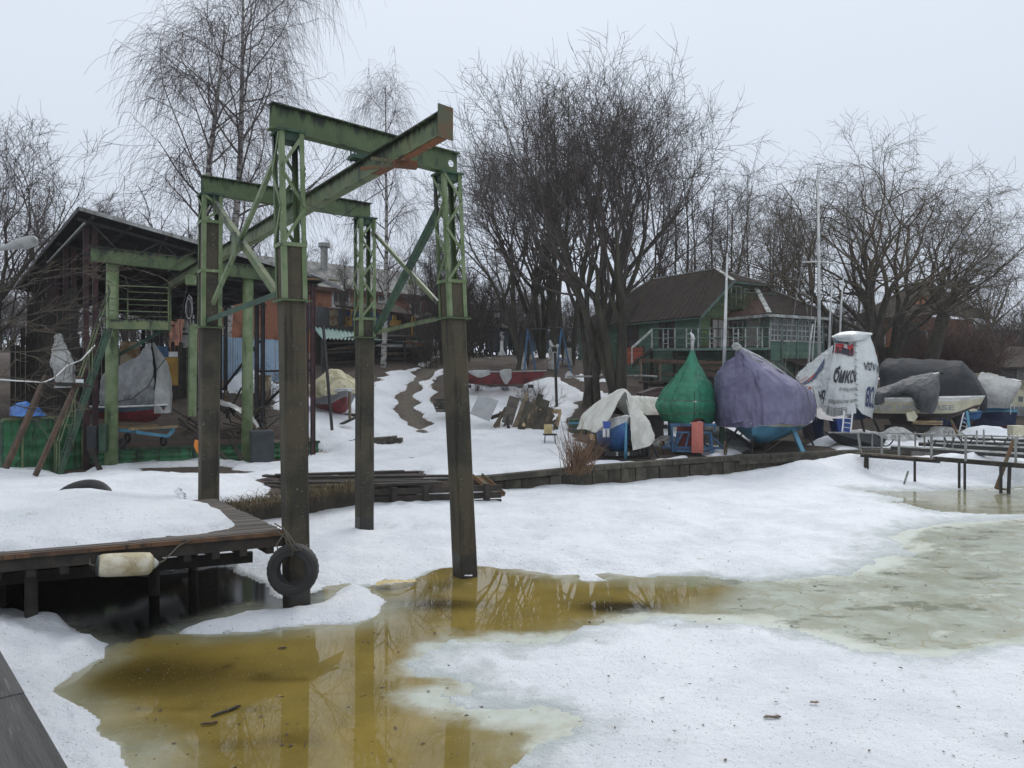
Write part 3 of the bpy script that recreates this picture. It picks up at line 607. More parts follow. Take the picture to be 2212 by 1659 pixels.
# ------------------------------------------------------------------ quay wall of upright timbers under a long cap beam
def quay():
    t = thing('quay_wall', 'long low quay wall of upright dark timbers under a heavy cap beam along the ice', 'wall', (4, 22, 0))
    pts = [(-.9, 19.75), (-.19, 20.1), (3.85, 21.75), (9.6, 24.7), (11.9, 25.3), (18, 26.5), (26, 27.5)]
    s_ = [0]
    for a, b in zip(pts, pts[1:]): s_.append(s_[-1] + math.dist(a, b))
    def at(s):
        return np.interp(s, s_, [p[0] for p in pts]), np.interp(s, s_, [p[1] for p in pts])
    s = .05; k = 0; first = None; rg = random.Random(3)
    while s < s_[-1] - .5:
        w = rg.uniform(.34, .50); (x0, y0), (x1, y1) = at(s), at(s + w - .035)
        d = Vector((x1 - x0, y1 - y0, 0)).normalized(); n = Vector((d.y, -d.x, 0)) * rg.uniform(.0, .05)
        top = .36 + .19 * sstep(0, 5, s); mb = MB(); lean = rg.uniform(-.012, .012)
        a = Vector((x0, y0, 0)) + n; b = Vector((x1, y1, 0)) + n; bk = Vector((-d.y, d.x, 0)) * .09
        zt = float(top) - rg.uniform(.0, .03)
        if rg.random() < .12: zt -= .1
        mb.hexa([a + V(0, 0, -.5), b + V(0, 0, -.5), b + bk + V(0, 0, -.5), a + bk + V(0, 0, -.5)], [a + d * lean + V(0, 0, zt), b + d * lean + V(0, 0, zt), b + bk + V(0, 0, zt), a + bk + V(0, 0, zt)])
        mb.build('upright_timber', M['wall_wood'], t); s += w; k += 1
    mb = MB()                           # dark earth behind the timbers
    for a, b in zip(pts, pts[1:]):
        A, B = Vector((*a, 0)), Vector((*b, 0)); d = (B - A).normalized(); bk = Vector((-d.y, d.x, 0))
        mb.hexa([A + bk * .1 + V(0, 0, -.5), B + bk * .1 + V(0, 0, -.5), B + bk * .35 + V(0, 0, -.5), A + bk * .35 + V(0, 0, -.5)], [A + bk * .1 + V(0, 0, .42), B + bk * .1 + V(0, 0, .42), B + bk * .35 + V(0, 0, .42), A + bk * .35 + V(0, 0, .42)])
    mb.build('backing_board', M['dark_wood'], t)
    s = -.0
    while s < s_[-1] - .2:              # cap beams
        w = min(rg.uniform(2.6, 4.2), s_[-1] - s); (x0, y0), (x1, y1) = at(s), at(s + w - .03)
        mid = at(s + w / 2)
        za, zb = (.44 + .19 * float(sstep(0, 5, q_)) for q_ in (s, s + w)); a = Vector((x0, y0, za)); b = Vector((x1, y1, zb)); d = (b - a).normalized(); n = Vector((-d.y, d.x, 0)) * .03
        z = V(0, 0, rg.uniform(-.012, .012))
        MB().bar(a + n + z, b + n + z, .26, .15).build('cap_beam', M['wall_wood'], t, bevel=.015); s += w
    # lower strake seen at the right
    for (s0, s1) in ((8.5, 13.0), (13.1, 17.5)):
        (x0, y0), (x1, y1) = at(s0), at(s1); d = Vector((x1 - x0, y1 - y0, 0)).normalized(); n = Vector((d.y, -d.x, 0)) * .07
        MB().bar(Vector((x0, y0, .50)) + n, Vector((x1, y1, .50)) + n, .05, .13).build('wale', M['wall_wood'], t)
    return at
quay_at = quay()
# old landing stage of dark boards between bank and wall
def landing():
    t = thing('landing_stage', 'collapsing landing stage of black boards between the earth bank and the quay wall', 'landing', (-3, 18.6, 0))
    rg = random.Random(9)
    B0, B1 = G(600, 1052, .62), G(1080, 1042, .55); dv = (B1 - B0).normalized(); bk = Vector((-dv.y, dv.x, 0))
    L = (B1 - B0).length
    for i in range(5):
        a = B0 + bk * (i * .27) + dv * rg.uniform(-.3, .5); l = L * rg.uniform(.55, .98)
        z = V(0, 0, .03 * i + rg.uniform(-.02, .04)); MB().bar(a + z, a + z + dv * l + V(0, 0, rg.uniform(-.06, .05)), .22, .05).build('board', M['dark_wood'], t)
    for i, z in enumerate((.1, .27, .44)):
        a = G(600, 1075 - i * 4, .0); a.z = z; b = G(1075, 1068, 0); b.z = z + .02
        a = B0 + V(0, 0, z - .62) - bk * .1; b = B1 + V(0, 0, z - .55) - bk * .12
        MB().bar(a, b, .06, .14).build('side_board', M['dark_wood'], t)
    for i in range(7):
        a = B0 + dv * (L * (i + .5) / 7); MB().bar(V(a.x, a.y, -.4) - bk * .16, V(a.x, a.y, .55) - bk * .16, .12, .12).build('pile', M['dark_wood'], t)
    # loose boards lying on the snow
    for (x0, y0, x1, y1, w) in ((570, 1037, 740, 1052, .2), (730, 1033, 905, 1030, .2), (700, 1040, 880, 1045, .25), (600, 1047, 905, 1056, .18)):
        a, b = GL(x0, y0), GL(x1, y1); o = MB().bar(a + V(0, 0, .10), b + V(0, 0, .12), w, .045).build('loose_board', M['dark_wood'], t)
landing()
ramp_ = MB(); a, b = G(1030, 1030, .52), G(1080, 1072, .12)
ramp_.bar(a, b, .30, .03); ramp_.bar(a, b, .03, .10, off=(.15, .04)); ramp_.bar(a, b, .03, .10, off=(-.15, .04))
setprops(ramp_.build('steel_channel', M['rust_steel']), 'rusty steel channel sloping from the landing down to the snow beside the front right post', 'beam')
# hanging dry grass on the earth bank
def grass_tuft(name, pts, label, cat, m, lo=.25, hi=.6, droop=.6, r=.004, n=1500, kind='stuff', spread=.12):
    rg = np.random.RandomState(len(name) + n); pts = np.array([tuple(p) for p in pts]); N = n
    k = rg.randint(0, len(pts) - 1, N); t = rg.rand(N)[:, None]; st = pts[k] * (1 - t) + pts[k + 1] * t + rg.normal(0, spread, (N, 3)) * [1, 1, .3]
    L = rg.uniform(lo, hi, N); d = rg.normal(0, .5, (N, 3)); d[:, 2] = np.abs(d[:, 2]) + (.9 if droop < .3 else .4); d /= np.linalg.norm(d, axis=1)[:, None]
    V_, F_ = [], []; P0 = st
    seg = 4; cur = st.copy(); rings = [cur.copy()]
    for i in range(seg):
        cur = cur + d * (L / seg)[:, None]; d[:, 2] -= droop * .6; d[:, 1] -= droop * .12; d /= np.linalg.norm(d, axis=1)[:, None]; rings.append(cur.copy())
    w = rg.normal(0, 1, (N, 3)); w[:, 2] = 0; w /= np.linalg.norm(w, axis=1)[:, None]; w *= r
    arr = []
    for i, c in enumerate(rings):
        f = 1 - i / seg * .7; arr.append(c - w * f); arr.append(c + w * f)
    A = np.stack(arr, 1).reshape(-1, 3); b = np.arange(N)[:, None] * (2 * (seg + 1))
    fs = np.concatenate([b + np.array([2 * i, 2 * i + 1, 2 * i + 3, 2 * i + 2]) for i in range(seg)])
    o = mesh_obj(name, A, fs, m); return setprops(o, label, cat, kind=kind)
bankline = [V(x, float(shore(x)) - .04, .60) for x in (-6.2, -5.6, -5.0, -4.4, -3.8, -3.3)]
grass_tuft('bank_grass', bankline, 'dry brown grass hanging over the earth bank between deck and landing', 'grass', M['dry_grass'], n=2600, lo=.14, hi=.55, droop=1.3, r=.006, spread=.12)
mb = MB(); cur = [p + V(0, -.02, -.02) for p in bankline]
for a, b in zip(cur, cur[1:]):
    mb.hexa([V(a.x, a.y, -.3), V(b.x, b.y, -.3), V(b.x, b.y + .8, -.3), V(a.x, a.y + .8, -.3)], [a - V(0, 0, .05), b - V(0, 0, .05), b + V(0, .8, 0), a + V(0, .8, 0)])
mb.build('earth_bank', M['dirt'], kind='structure')
reeds = [GL(1232, 1005), GL(1262, 1000)]
grass_tuft('reed_clump', [G(1236, 1022, .5), G(1262, 1018, .5)], 'upright clump of dry reddish reeds on the quay edge left of the blue boat', 'reeds', M['reed'], n=330, lo=.6, hi=1.5, droop=.04, r=.009, spread=.13, kind='thing')

# ------------------------------------------------------------------ wooden deck on the left, its snow, tyre and fender
DK = [G(667 / 1.085, 1237 / 1.085, 1.05)]
def deck():
    c0 = V(-2.98, 9.95, 1.05)           # corner by the front left post
    fdir = V(-.895, -.446, 0).normalized(); sdir = V(-.585, .811, 0).normalized()
    t = thing('wooden_deck', 'grey board deck half buried in snow, raised on posts over the dark water', 'deck', (-5.5, 10.2, 0))
    W, L = 7.2, 3.25; n = 40
    rg = random.Random(4)
    for i in range(n):                  # boards run parallel to the front edge... each a plank
        s0 = L * i / n
        a = c0 + sdir * (s0 + L / n / 2) - fdir * rg.uniform(0, .03); b = a + fdir * W
        MB().bar(a - V(0, 0, .02), b - V(0, 0, .02), L / n - .012, .04 + rg.uniform(0, .006)).build('deck_board', M['deck_wood'], t)
    MB().bar(c0 - V(0, 0, .03) - sdir * .045, c0 + fdir * W - V(0, 0, .03) - sdir * .045, .05, .05).build('edge_batten', M['deck_edge'], t)
    MB().bar(c0 - V(0, 0, .13) + sdir * .02, c0 + fdir * W - V(0, 0, .13) + sdir * .02, .10, .14).build('front_stringer', M['dark_wood'], t)
    for f in (.75, 1.7, 2.7): MB().bar(c0 - V(0, 0, .14) + sdir * f, c0 + fdir * W - V(0, 0, .14) + sdir * f, .12, .16).build('stringer', M['dark_wood'], t)
    for i in range(22):
        a = c0 + fdir * (.15 + i * W / 22) - V(0, 0, .245); MB().bar(a - sdir * .02, a + sdir * L, .09, .08).build('joist', M['dark_wood'], t)
    MB().bar(c0 + fdir * .1 - V(0, 0, .50) + sdir * .9, c0 + fdir * W - V(0, 0, .42) + sdir * .9, .10, .14).build('lower_beam', M['dark_wood'], t)
    for i, (f, s) in enumerate(((2.75, .25), (4.6, .25), (1.2, 1.6), (3.0, 1.8), (5.0, 1.8), (6.6, .6), (.4, 2.9), (4.4, 2.9))):
        a = c0 + fdir * f + sdir * s; MB().tube([V(a.x, a.y, -.6), V(a.x, a.y, .78)], .07, 10).build('post', M['dark_wood'], t)
    MB().bar(c0 + sdir * .0 - V(0, 0, .13) - fdir * .02, c0 + sdir * L - V(0, 0, .13) - fdir * .02, .06, .14).build('side_stringer', M['dark_wood'], t)
    return c0, fdir, sdir, W, L
c0, fdir, sdir, DW, DL = deck()
# snow slab on the deck
def deck_snow():
    nu, nv = 150, 90
    U, Vv_ = np.meshgrid(np.linspace(0, 9.5, nu), np.linspace(-.02, 5.2, nv))
    x = c0.x + fdir.x * U + sdir.x * Vv_; y = c0.y + fdir.y * U + sdir.y * Vv_
    poly = [(p.x, p.y) for p in (G(-400, 1230, 1.05), G(0, 1192, 1.05), G(60, 1189, 1.05), G(200, 1176, 1.05), G(330, 1163, 1.05), G(440, 1153, 1.05), G(497, 1142, 1.05), G(512, 1134, 1.05), G(480, 1112, 1.05), G(455, 1098, 1.05), G(400, 1088, 1.05), G(395, 1070, 1.05), G(380, 1040, 1.05), G(-400, 1040, 1.05))]
    s = sdpoly(x, y, poly); p3 = np.stack([x, y, x * 0], -1)
    m = s + .045 * fbm(p3 * 4.5, 4, 71)
    h = .10 * sstep(0, .10, m) + .20 * sstep(0.05, 1.6, m) + .035 * fbm(p3 * 2.0, 4, 73) * sstep(0, .5, m) + .012 * fbm(np.stack([x * 5, y * 14, x * 0], -1), 3, 75) * sstep(0, .2, m)
    # melt hollows at the front edge
    for (px, py) in ((222, 1172), (95, 1184), (360, 1160)):
        g_ = G(px, py, 1.05); h -= .13 * np.exp(-((x - g_.x) / .2) ** 2 - ((y - g_.y) / .16) ** 2) * (m > 0)
    h = np.clip(h, 0.004, 9)
    rear = sstep(2.9, 4.6, Vv_)         # blends down on to the bank behind
    z = 1.052 + h - rear * .15
    v = np.stack([x, y, np.where(m > 0, z, 1.03)], -1).reshape(-1, 3)
    f = grid_faces(nv, nu, m.ravel() > 0); v2, f2, t2 = compact(v, f, np.clip(.7 - m.ravel() / .05, 0, 1) * .6)
    o = mesh_obj('deck_snow', v2, f2, SNOW, smooth=True)
    set_attr(o, 'thin', t2); set_attr(o, 'dirty', t2 * 0)
    setprops(o, 'thick rounded slab of melting snow lying on the grey board deck', 'snow bank', kind='stuff')
deck_snow()
# tyre half sunk in the deck snow
c = P(174, 1075, 11.6); mb = MB(); mb.torus(c + V(0, 0, -.09), (0.05, -.65, .76), .37, .085, 36, 10, flat=1.1)
setprops(mb.build('buried_tyre', M['rubber'], smooth=True), 'black tyre with only its upper arc showing above the deck snow', 'tyre')
# tyre hanging on the front post
def hanging_tyre():
    c = P(633, 1231, 9.75); t = thing('tyre_fender', 'worn black tyre tied upright to the front left post at the deck corner', 'tyre', tuple(c))
    n = V(.08, -1, .05).normalized(); a = n.cross(V(0, 0, 1)).normalized(); b = a.cross(n)
    prof = [(.172, -.085), (.19, -.100), (.26, -.112), (.30, -.095), (.312, -.06), (.316, 0), (.312, .06), (.30, .095), (.26, .112), (.19, .100), (.172, .085), (.205, .04), (.27, .03), (.27, -.03), (.205, -.04)]
    vs, fs = [], []; N = 56
    for i in range(N):
        th = 2 * math.pi * i / N
        for (r, h) in prof:
            rr = r + (.006 if (i % 2 and abs(h) < .1 and r > .3) else 0)
            vs.append(c + (a * math.cos(th) + b * math.sin(th) * 1.04) * rr - n * h)
    m = len(prof)
    for i in range(N):
        for j in range(m): fs.append((i * m + j, ((i + 1) % N) * m + j, ((i + 1) % N) * m + (j + 1) % m, i * m + (j + 1) % m))
    mesh_obj('tyre_body', vs, fs, M['rubber'], t, smooth=True)
    MB().torus(c + n * .112, n, .262, .007, 40, 5).torus(c + n * .100, n, .195, .008, 40, 5).build('sidewall_ring', M['rubber'], t, smooth=True)
    mb = MB(); k0 = P(618, 1150, 9.65)
    for e in (V(-.16, -.1, .26), V(-.02, -.12, .31), V(.13, -.1, .26)):
        p1 = c + V(e.x, -.10, e.z); mb.tube([k0 + V(0, 0, .02), (k0 + p1) / 2 + V(e.x * .3, -.06, -.02), p1, p1 + V(0, .12, -.05)], .009, 6)
    mb.tube([k0 + V(-.16, .05, .1), k0 + V(-.02, -.03, .05), k0 + V(.05, -.05, -.08), k0 + V(.1, -.04, -.22), k0 + V(.08, -.02, -.3)], .010, 6)
    mb.tube([P(668, 1175, 9.62), P(640, 1190, 9.6), P(615, 1160, 9.62), P(600, 1150, 9.7)], .008, 6)
    mb.build('rope', M['rope'], t, smooth=True)
hanging_tyre()
def fender():
    a, b = P(212, 1222, 8.86), P(332, 1217, 9.12); t = thing('dock_fender', 'stained white cylindrical fender hanging flat along the front edge of the deck', 'fender', tuple((a + b) / 2))
    d = b - a; pts = [a + d * f for f in (0, .03, .08, .2, .5, .8, .92, .97, 1.0)]
    MB().tube(pts, [.105, .122, .13, .135, .137, .135, .128, .10, .06], 24).build('fender_body', M['fender'], t, smooth=True)
    MB().tube([a - d * .045, a - d * .02, a + d * .012], [.06, .118, .124], 20).build('end_cap', M['dark_barrel'], t, smooth=True)
    MB().tube([b, b + d * .04, b + d * .09], [.07, .05, .02], 10).build('neck', M['tarp_white'], t, smooth=True)
    MB().tube([b + d * .08, b + d * .2 + V(0, 0, .03), P(385, 1180, 9.3), P(412, 1165, 9.35)], .008, 6).build('rope', M['rope'], t)
    MB().tube([a - d * .04, a - d * .15 + V(0, 0, .02), P(195, 1206, 8.95), P(185, 1196, 9.0)], .009, 6).build('rope', M['rope'], t)
fender()
# own dock in the corner
def dock():
    t = thing('boarded_dock', 'dark wide-board dock edge in the near left corner', 'dock', (-3.0, 3.0, 1.2))
    e = V(-.652, .758, 0).normalized(); n = V(-.758, -.652, 0).normalized(); o = V(-1.90, 3.16, 1.4)
    o = G(152, 1659, 1.4)
    e = (G(0, 1400, 1.4) - o).normalized(); n = Vector((-abs(e.y), e.x if e.x < 0 else -e.x, 0)).normalized()
    k = G(58, 1495, 1.4); sk = (k - o).dot(e)
    rg = random.Random(2); cx = 0
    for j, w in enumerate((.23, .25, .25, .25, .25, .25, .25)):
        jo = sk if j == 0 else sk - .9 + rg.uniform(-1, 1)
        sh_ = -.02 if j == 0 else 0
        for (s0, s1, dz, ex) in ((-4.2, jo - .008, 0, 0), (jo, 6.0, .003, .035 if j == 0 else 0)):
            a = o + e * s0 + n * (cx + (w - ex * 0) / 2 - (ex * -1 if 0 else 0)) ; b = o + e * s1 + n * (cx + w / 2)
            MB().bar(a + V(0, 0, -.025 + dz) - n * 0, b + V(0, 0, -.025 + dz), w - .012, .05, off=(0, 0)).build('dock_board', M['dock_wood'], t, bevel=.004)
        cx += w
    for s in (-3, -1.2, .6, 2.4, 4.2):
        a = o + e * s + V(0, 0, -.11) + n * .03; MB().bar(a, a + n * 1.7, .1, .12).build('joist', M['dark_wood'], t)
    MB().bar(o + e * -4.2 + n * .12 + V(0, 0, -.26), o + e * 6 + n * .12 + V(0, 0, -.26), .12, .18).build('stringer', M['dark_wood'], t)
    for s in (-3, 1.5, 5):
        a = o + e * s + n * .3; MB().tube([V(a.x, a.y, -.6), V(a.x, a.y, 1.17)], .09, 10).build('pile', M['dark_wood'], t)
dock()
# ------------------------------------------------------------------ green lifting gantry on four concrete posts
CD = V(.828, .56, 0).normalized(); DD = V(-.56, .828, 0).normalized()
def gantry():
    t = thing('lifting_gantry', 'tall green steel boat lifting gantry on four mossy concrete posts standing in the ice', 'gantry', (-2.8, 12.5, 0))
    # (bottom px, Y), collar y, concrete top y, tower top y, top x
    spec = [((641, 1345), 10.1, 648, 532, 292, (630, 648), (622, 292), .290),
            ((1005, 1262), 11.74, 686, 610, 380, (979, 686), (966, 380), .290),
            ((450, 1140), 12.9, 706, 482, 425, (453, 706), (455, 425), .290),
            ((787, 1165), 14.9, 728, 690, 475, (788, 728), (788, 475), .290)]
    tops = []
    for k, (b, Y, yc, yt, ytop, cpt, tpt, w) in enumerate(spec):
        B = P(b[0], b[1], Y); B.z = -.8; Cc = P(cpt[0], cpt[1], Y); T = P(tpt[0], tpt[1], Y)
        def at(z):
            if z <= Cc.z: f = (z - 0) / Cc.z; p = P(b[0], b[1], Y); q = V(p.x, Y, 0); return q.lerp(Cc, f) if z > 0 else V(p.x, Y, z)
            f = (z - Cc.z) / (T.z - Cc.z); return Cc.lerp(T, f)
        zt = 3 - (yt - HY) / F * Y; zc = Cc.z
        def sq(p, s): return [p - CD * s - DD * s, p + CD * s - DD * s, p + CD * s + DD * s, p - CD * s + DD * s]
        mb = MB(); s = w / 2; ch = .022
        zs = [-.8, 0, .36, 1.2, 2.4, zc, zt]; rings = []
        for z in zs:
            p = at(z); ss = s * (1 + .012 * math.sin(z * 3 + k)); r = []
            for (i, j) in ((-1, -1), (1, -1), (1, 1), (-1, 1)):
                c_ = p + CD * ss * i + DD * ss * j
                r += [c_ - CD * ch * i, c_ - DD * ch * j] if (i * j < 0) else [c_ - DD * ch * j, c_ - CD * ch * i]
            rings.append(r)
        vs = [v for r in rings for v in r]; fs = []
        for a in range(len(zs) - 1):
            for i in range(8): fs.append((a * 8 + i, a * 8 + (i + 1) % 8, (a + 1) * 8 + (i + 1) % 8, (a + 1) * 8 + i))
        fs.append(tuple((len(zs) - 1) * 8 + i for i in range(8)))
        mesh_obj('concrete_post', vs, fs, [M['concrete'], M['wet_concrete']], t, mi=[1 if i < 16 and k != 2 else 0 for i in range(len(fs))])
        # steel tower: four angle legs clasping the head of the post
        tw = thing('steel_tower', None, None, (0, 0, 0)); tw.parent = t; tw.location = (0, 0, 0); ORG[tw.name] = ORG[t.name]
        del_label(tw)
        s2 = s + .012; aw = .06
        z0 = zc; z1 = T.z
        for (i, j) in ((-1, -1), (1, -1), (1, 1), (-1, 1)):
            a = at(z0) + CD * s2 * i + DD * s2 * j; b2 = at(z1) + CD * s2 * i + DD * s2 * j
            mb = MB(); mb.bar(a - CD * i * aw / 2, b2 - CD * i * aw / 2, aw, .010, up=DD) ; mb.bar(a - DD * j * aw / 2, b2 - DD * j * aw / 2, aw, .010, up=CD)
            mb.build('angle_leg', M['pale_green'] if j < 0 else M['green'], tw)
        # zigzag lattice on every face
        hgt = z1 - zt; n = max(2, round(hgt / .42)) if hgt > .3 else 1
        for f in range(4):
            e1, e2 = [((-1, -1), (1, -1)), ((1, -1), (1, 1)), ((1, 1), (-1, 1)), ((-1, 1), (-1, -1))][f]
            nf = [(-DD), CD, DD, (-CD)][f]
            for i in range(n):
                za = zt + hgt * i / n; zb = zt + hgt * (i + 1) / n
                A, Bq = (e1, e2) if i % 2 == 0 else (e2, e1)
                a = at(za) + CD * s2 * A[0] + DD * s2 * A[1] + nf * .012; b2 = at(zb) + CD * s2 * Bq[0] + DD * s2 * Bq[1] + nf * .012
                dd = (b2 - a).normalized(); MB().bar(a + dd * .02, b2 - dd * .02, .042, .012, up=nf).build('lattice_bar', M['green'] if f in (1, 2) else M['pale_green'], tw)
            for z in ([zt] if k != 2 else [zt, (zt + zc) / 2 + .05]):
                a = at(z) + CD * s2 * e1[0] + DD * s2 * e1[1] + nf * .012; b2 = at(z) + CD * s2 * e2[0] + DD * s2 * e2[1] + nf * .012
                MB().bar(a, b2, .012, .05).build('strap', M['pale_green'], tw)
        p = at(zc); MB().hexa(sq(p + V(0, 0, -.03), s2 + .045), sq(p + V(0, 0, -.005), s2 + .045)).build('collar_plate', M['green'], tw)
        p = at(z1); MB().hexa(sq(p, s2 + .03), sq(p + V(0, 0, .03), s2 + .03)).build('cap_plate', M['dark_green'], tw)
        MB().hexa(sq(p - V(0, 0, .10), s2 - .02), sq(p, s2 - .02)).build('cap_block', M['dark_green'], tw)
        tops.append(at(z1) + V(0, 0, .03))
    N1, N2, N3, N4 = tops
    def xbeam(A, B, e0, e1, h, mt, hole=False):
        d = (B - A); d.z = 0; d.normalize(); z = (A.z + B.z) / 2
        a = V(A.x, A.y, A.z + h / 2) - d * e0; b = V(B.x, B.y, B.z + h / 2) + d * e1
        mb = MB()
        if not hole: mb.ibeam(a, b, .17, h, .018)
        else:
            up = V(0, 0, 1); c = b - d * .11; r = .055; ht = h - .036
            mb.bar(a, b, .17, .018, off=(0, h / 2 - .009)); mb.bar(a, b, .17, .018, off=(0, -h / 2 + .009))
            mb.bar(a, c - d * .1, .014, ht)
            n = d.cross(up).normalized(); q = []
            outer = []; inner = []
            for i in range(16):
                th = 2 * math.pi * (i + .5) / 16; x, y = math.cos(th), math.sin(th)
                inner.append(c + d * x * r + up * y * r); m_ = max(abs(x) / .1, abs(y) / (ht / 2)); outer.append(c + d * x / m_ + up * y / m_)
            for sg in (-.007, .007):
                vs = [p + n * sg for p in inner + outer]; mb.add(vs, [(i, (i + 1) % 16, 16 + (i + 1) % 16, 16 + i) for i in range(16)])
            mb.bar(c + d * .1, b, .014, ht)
        mb.build('cross_beam', mt, t)
        return a, b
    xbeam(N1, N2, .25, .18, .34, M['green'], True)
    xbeam(N3, N4, .16, .12, .30, M['green'])
    # runway beam hung under the cross beams, running back into the shed
    RD = V(-.55, .835, 0).normalized(); a = V(-.76, 8.66, 5.885); L = 17.6; b = a + RD * L + V(0, 0, .0)
    mb = MB(); mb.ibeam(a, b, .15, .28, .018); mb.build('runway_beam', M['olive_green'], t)
    MB().bar(a - V(0, 0, .147), a + RD * 1.9 - V(0, 0, .147), .12, .012).build('rusty_flange', M['rust_orange'], t)
    n = RD.cross(V(0, 0, 1)).normalized(); e = a - RD * .012
    MB().slab([e - n * .095 + V(0, 0, -.16), e + n * .095 + V(0, 0, -.18), e + n * .095 + V(0, 0, .19), e - n * .095 + V(0, 0, .21)], -RD, .014).build('end_plate', M['rust_steel'], t)
    # hangers below each cross beam
    for s_, z in ((2.42, 6.12), (5.85, 6.10)):
        p = a + RD * s_; p.z = z
        MB().box(p + V(0, 0, -.05), (.34, .20, .05), math.atan2(CD.y, CD.x)).box(p + V(0, 0, -.01), (.14, .14, .05), .6).build('beam_hanger', M['dark_green'], t)
        mb = MB()
        for i in (-1, 1):
            for j in (-1, 1): q = p + CD * .13 * i + DD * .07 * j; mb.tube([q + V(0, 0, -.1), q + V(0, 0, .07)], .012, 6)
        mb.build('bolt', M['dark_green'], t)
    # rusty bracket arms near the outer end
    p = a + RD * 1.25 - V(0, 0, .17)
    for q, w in ((V(.10, .02, .02), .03), (V(-.35, .10, .11), .03), (V(-.45, -.1, -.08), .035)):
        MB().bar(p + V(.12, 0, .02), p + q * 1.0 + V(0, 0, 0), w, .04).build('bracket_arm', M['rust_steel'], t)
    MB().box(p + V(.10, -.02, .0), (.30, .10, .09), .35).build('bracket_plate', M['rust_orange'], t)
    # braces
    def px(x, y, Y): return P(x, y, Y)
    Yg = 11.5
    br = []
    def brace(a_, b_, w, m_, nm='brace'):
        d_ = (b_ - a_).normalized(); mb = MB(); side = V(CD.x, CD.y, 0)
        mb.bar(a_, b_, w, .010, up=side); mb.bar(a_, b_, .010, w * .7, up=side, off=(w / 2, w * .35)); return mb.build(nm, m_, t)
    off = -CD * .19
    n1t = px(597, 330, 10.25); n3b = px(457, 655, 12.7); brace(n1t, n3b, .07, M['pale_green'])
    n3t = px(463, 440, 12.7); n1b = px(597, 636, 10.25); brace(n3t + off * .1, n1b + off * .1, .10, M['olive_green'])
    g_ = px(512, 528, 11.45) - CD * .04; MB().slab([g_ + DD * -.12 + V(0, 0, -.20), g_ + DD * .12 + V(0, 0, -.16), g_ + DD * .12 + V(0, 0, .20), g_ + DD * -.12 + V(0, 0, .16)], CD, -.012).build('gusset', M['olive_green'], t)
    brace(px(445, 693, 12.75), px(595, 637, 10.2), .08, M['dark_green'], 'tie_bar')
    m0 = px(580, 470, 0 + 10.45)
    brace(px(947, 445, 11.9), px(808, 716, 14.7), .12, M['dark_green'])
    brace(px(803, 500, 14.7), px(944, 655, 11.95), .06, M['olive_green'])
    brace(px(815, 718, 14.65), px(946, 688, 12.0), .07, M['olive_green'], 'tie_bar')
    g_ = px(884, 600, 13.3) + CD * .03; MB().slab([g_ + DD * -.1 + V(0, 0, -.14), g_ + DD * .1 + V(0, 0, -.1), g_ + V(0, 0, .06)], CD, .012).build('gusset', M['olive_green'], t)
    # gusset ears at the tower heads
    for (x, y, Y) in ((594, 330, 10.2), (462, 440, 12.7), (952, 400, 11.9), (806, 495, 14.6)):
        p = px(x, y, Y); MB().slab([p + DD * -.05 + V(0, 0, -.14), p + DD * .07 + V(0, 0, -.14), p + DD * .07 + V(0, 0, .12), p + DD * -.05 + V(0, 0, .16)], CD, .012).build('gusset', M['green'], t)
    return t
def del_label(o):
    for k in ('label', 'category', 'group', 'kind'):
        if k in o: del o[k]
gantry()
# thin loose wire along the runway web
mb = MB(); a = P(668, 432, 10.4); b = P(865, 385, 9.4); mb.tube([P(660, 440, 12.2), P(735, 470, 11.4), P(850, 395, 9.6)], .006, 5)
setprops(mb.build('cable', M['black_steel']), 'thin black wire sagging along the side of the green runway beam', 'cable')
# ------------------------------------------------------------------ bare trees
def unit(a): return a / (np.linalg.norm(a, axis=-1, keepdims=True) + 1e-9)
def grow(st, d, L, nseg, r0, r1, wander, trop, rg, power=1.0):
    N = len(st); p = st.copy(); pts = [p.copy()]; d = unit(d.copy()); rad = [np.broadcast_to(r0, (N,)).copy()]
    for i in range(nseg):
        d = d + rg.normal(0, wander, (N, 3)); d[:, 2] += trop * (1 + (i if power > 1 else 0)); d = unit(d)
        p = p + d * (np.broadcast_to(L, (N,)) / nseg)[:, None]; pts.append(p.copy())
        f = (i + 1) / nseg; rad.append(np.broadcast_to(r0, (N,)) * (1 - f) + np.broadcast_to(r1, (N,)) * f)
    return np.stack(pts, 1), np.stack(rad, 1)
def kids(pts, rad, k, t0, t1, ang, asd, rg, up=0.0, flat=0.0):
    N, m, _ = pts.shape; n = N * k
    b = np.repeat(np.arange(N), k); t = t0 + (t1 - t0) * ((np.tile(np.arange(k), N) + rg.rand(n)) / k)
    x = t * (m - 1); i = np.clip(x.astype(int), 0, m - 2); f = (x - i)[:, None]
    A, B = pts[b, i], pts[b, i + 1]; p = A * (1 - f) + B * f; tan = unit(B - A)
    r = rad[b, i] * (1 - f[:, 0]) + rad[b, i + 1] * f[:, 0]
    q = rg.normal(0, 1, (n, 3)); q[:, 2] = q[:, 2] * (1 - flat) + up; q = q - tan * (q * tan).sum(1)[:, None]; q = unit(q)
    a = np.radians(rg.normal(ang, asd, n))[:, None]
    return p, unit(tan * np.cos(a) + q * np.sin(a)), r, t
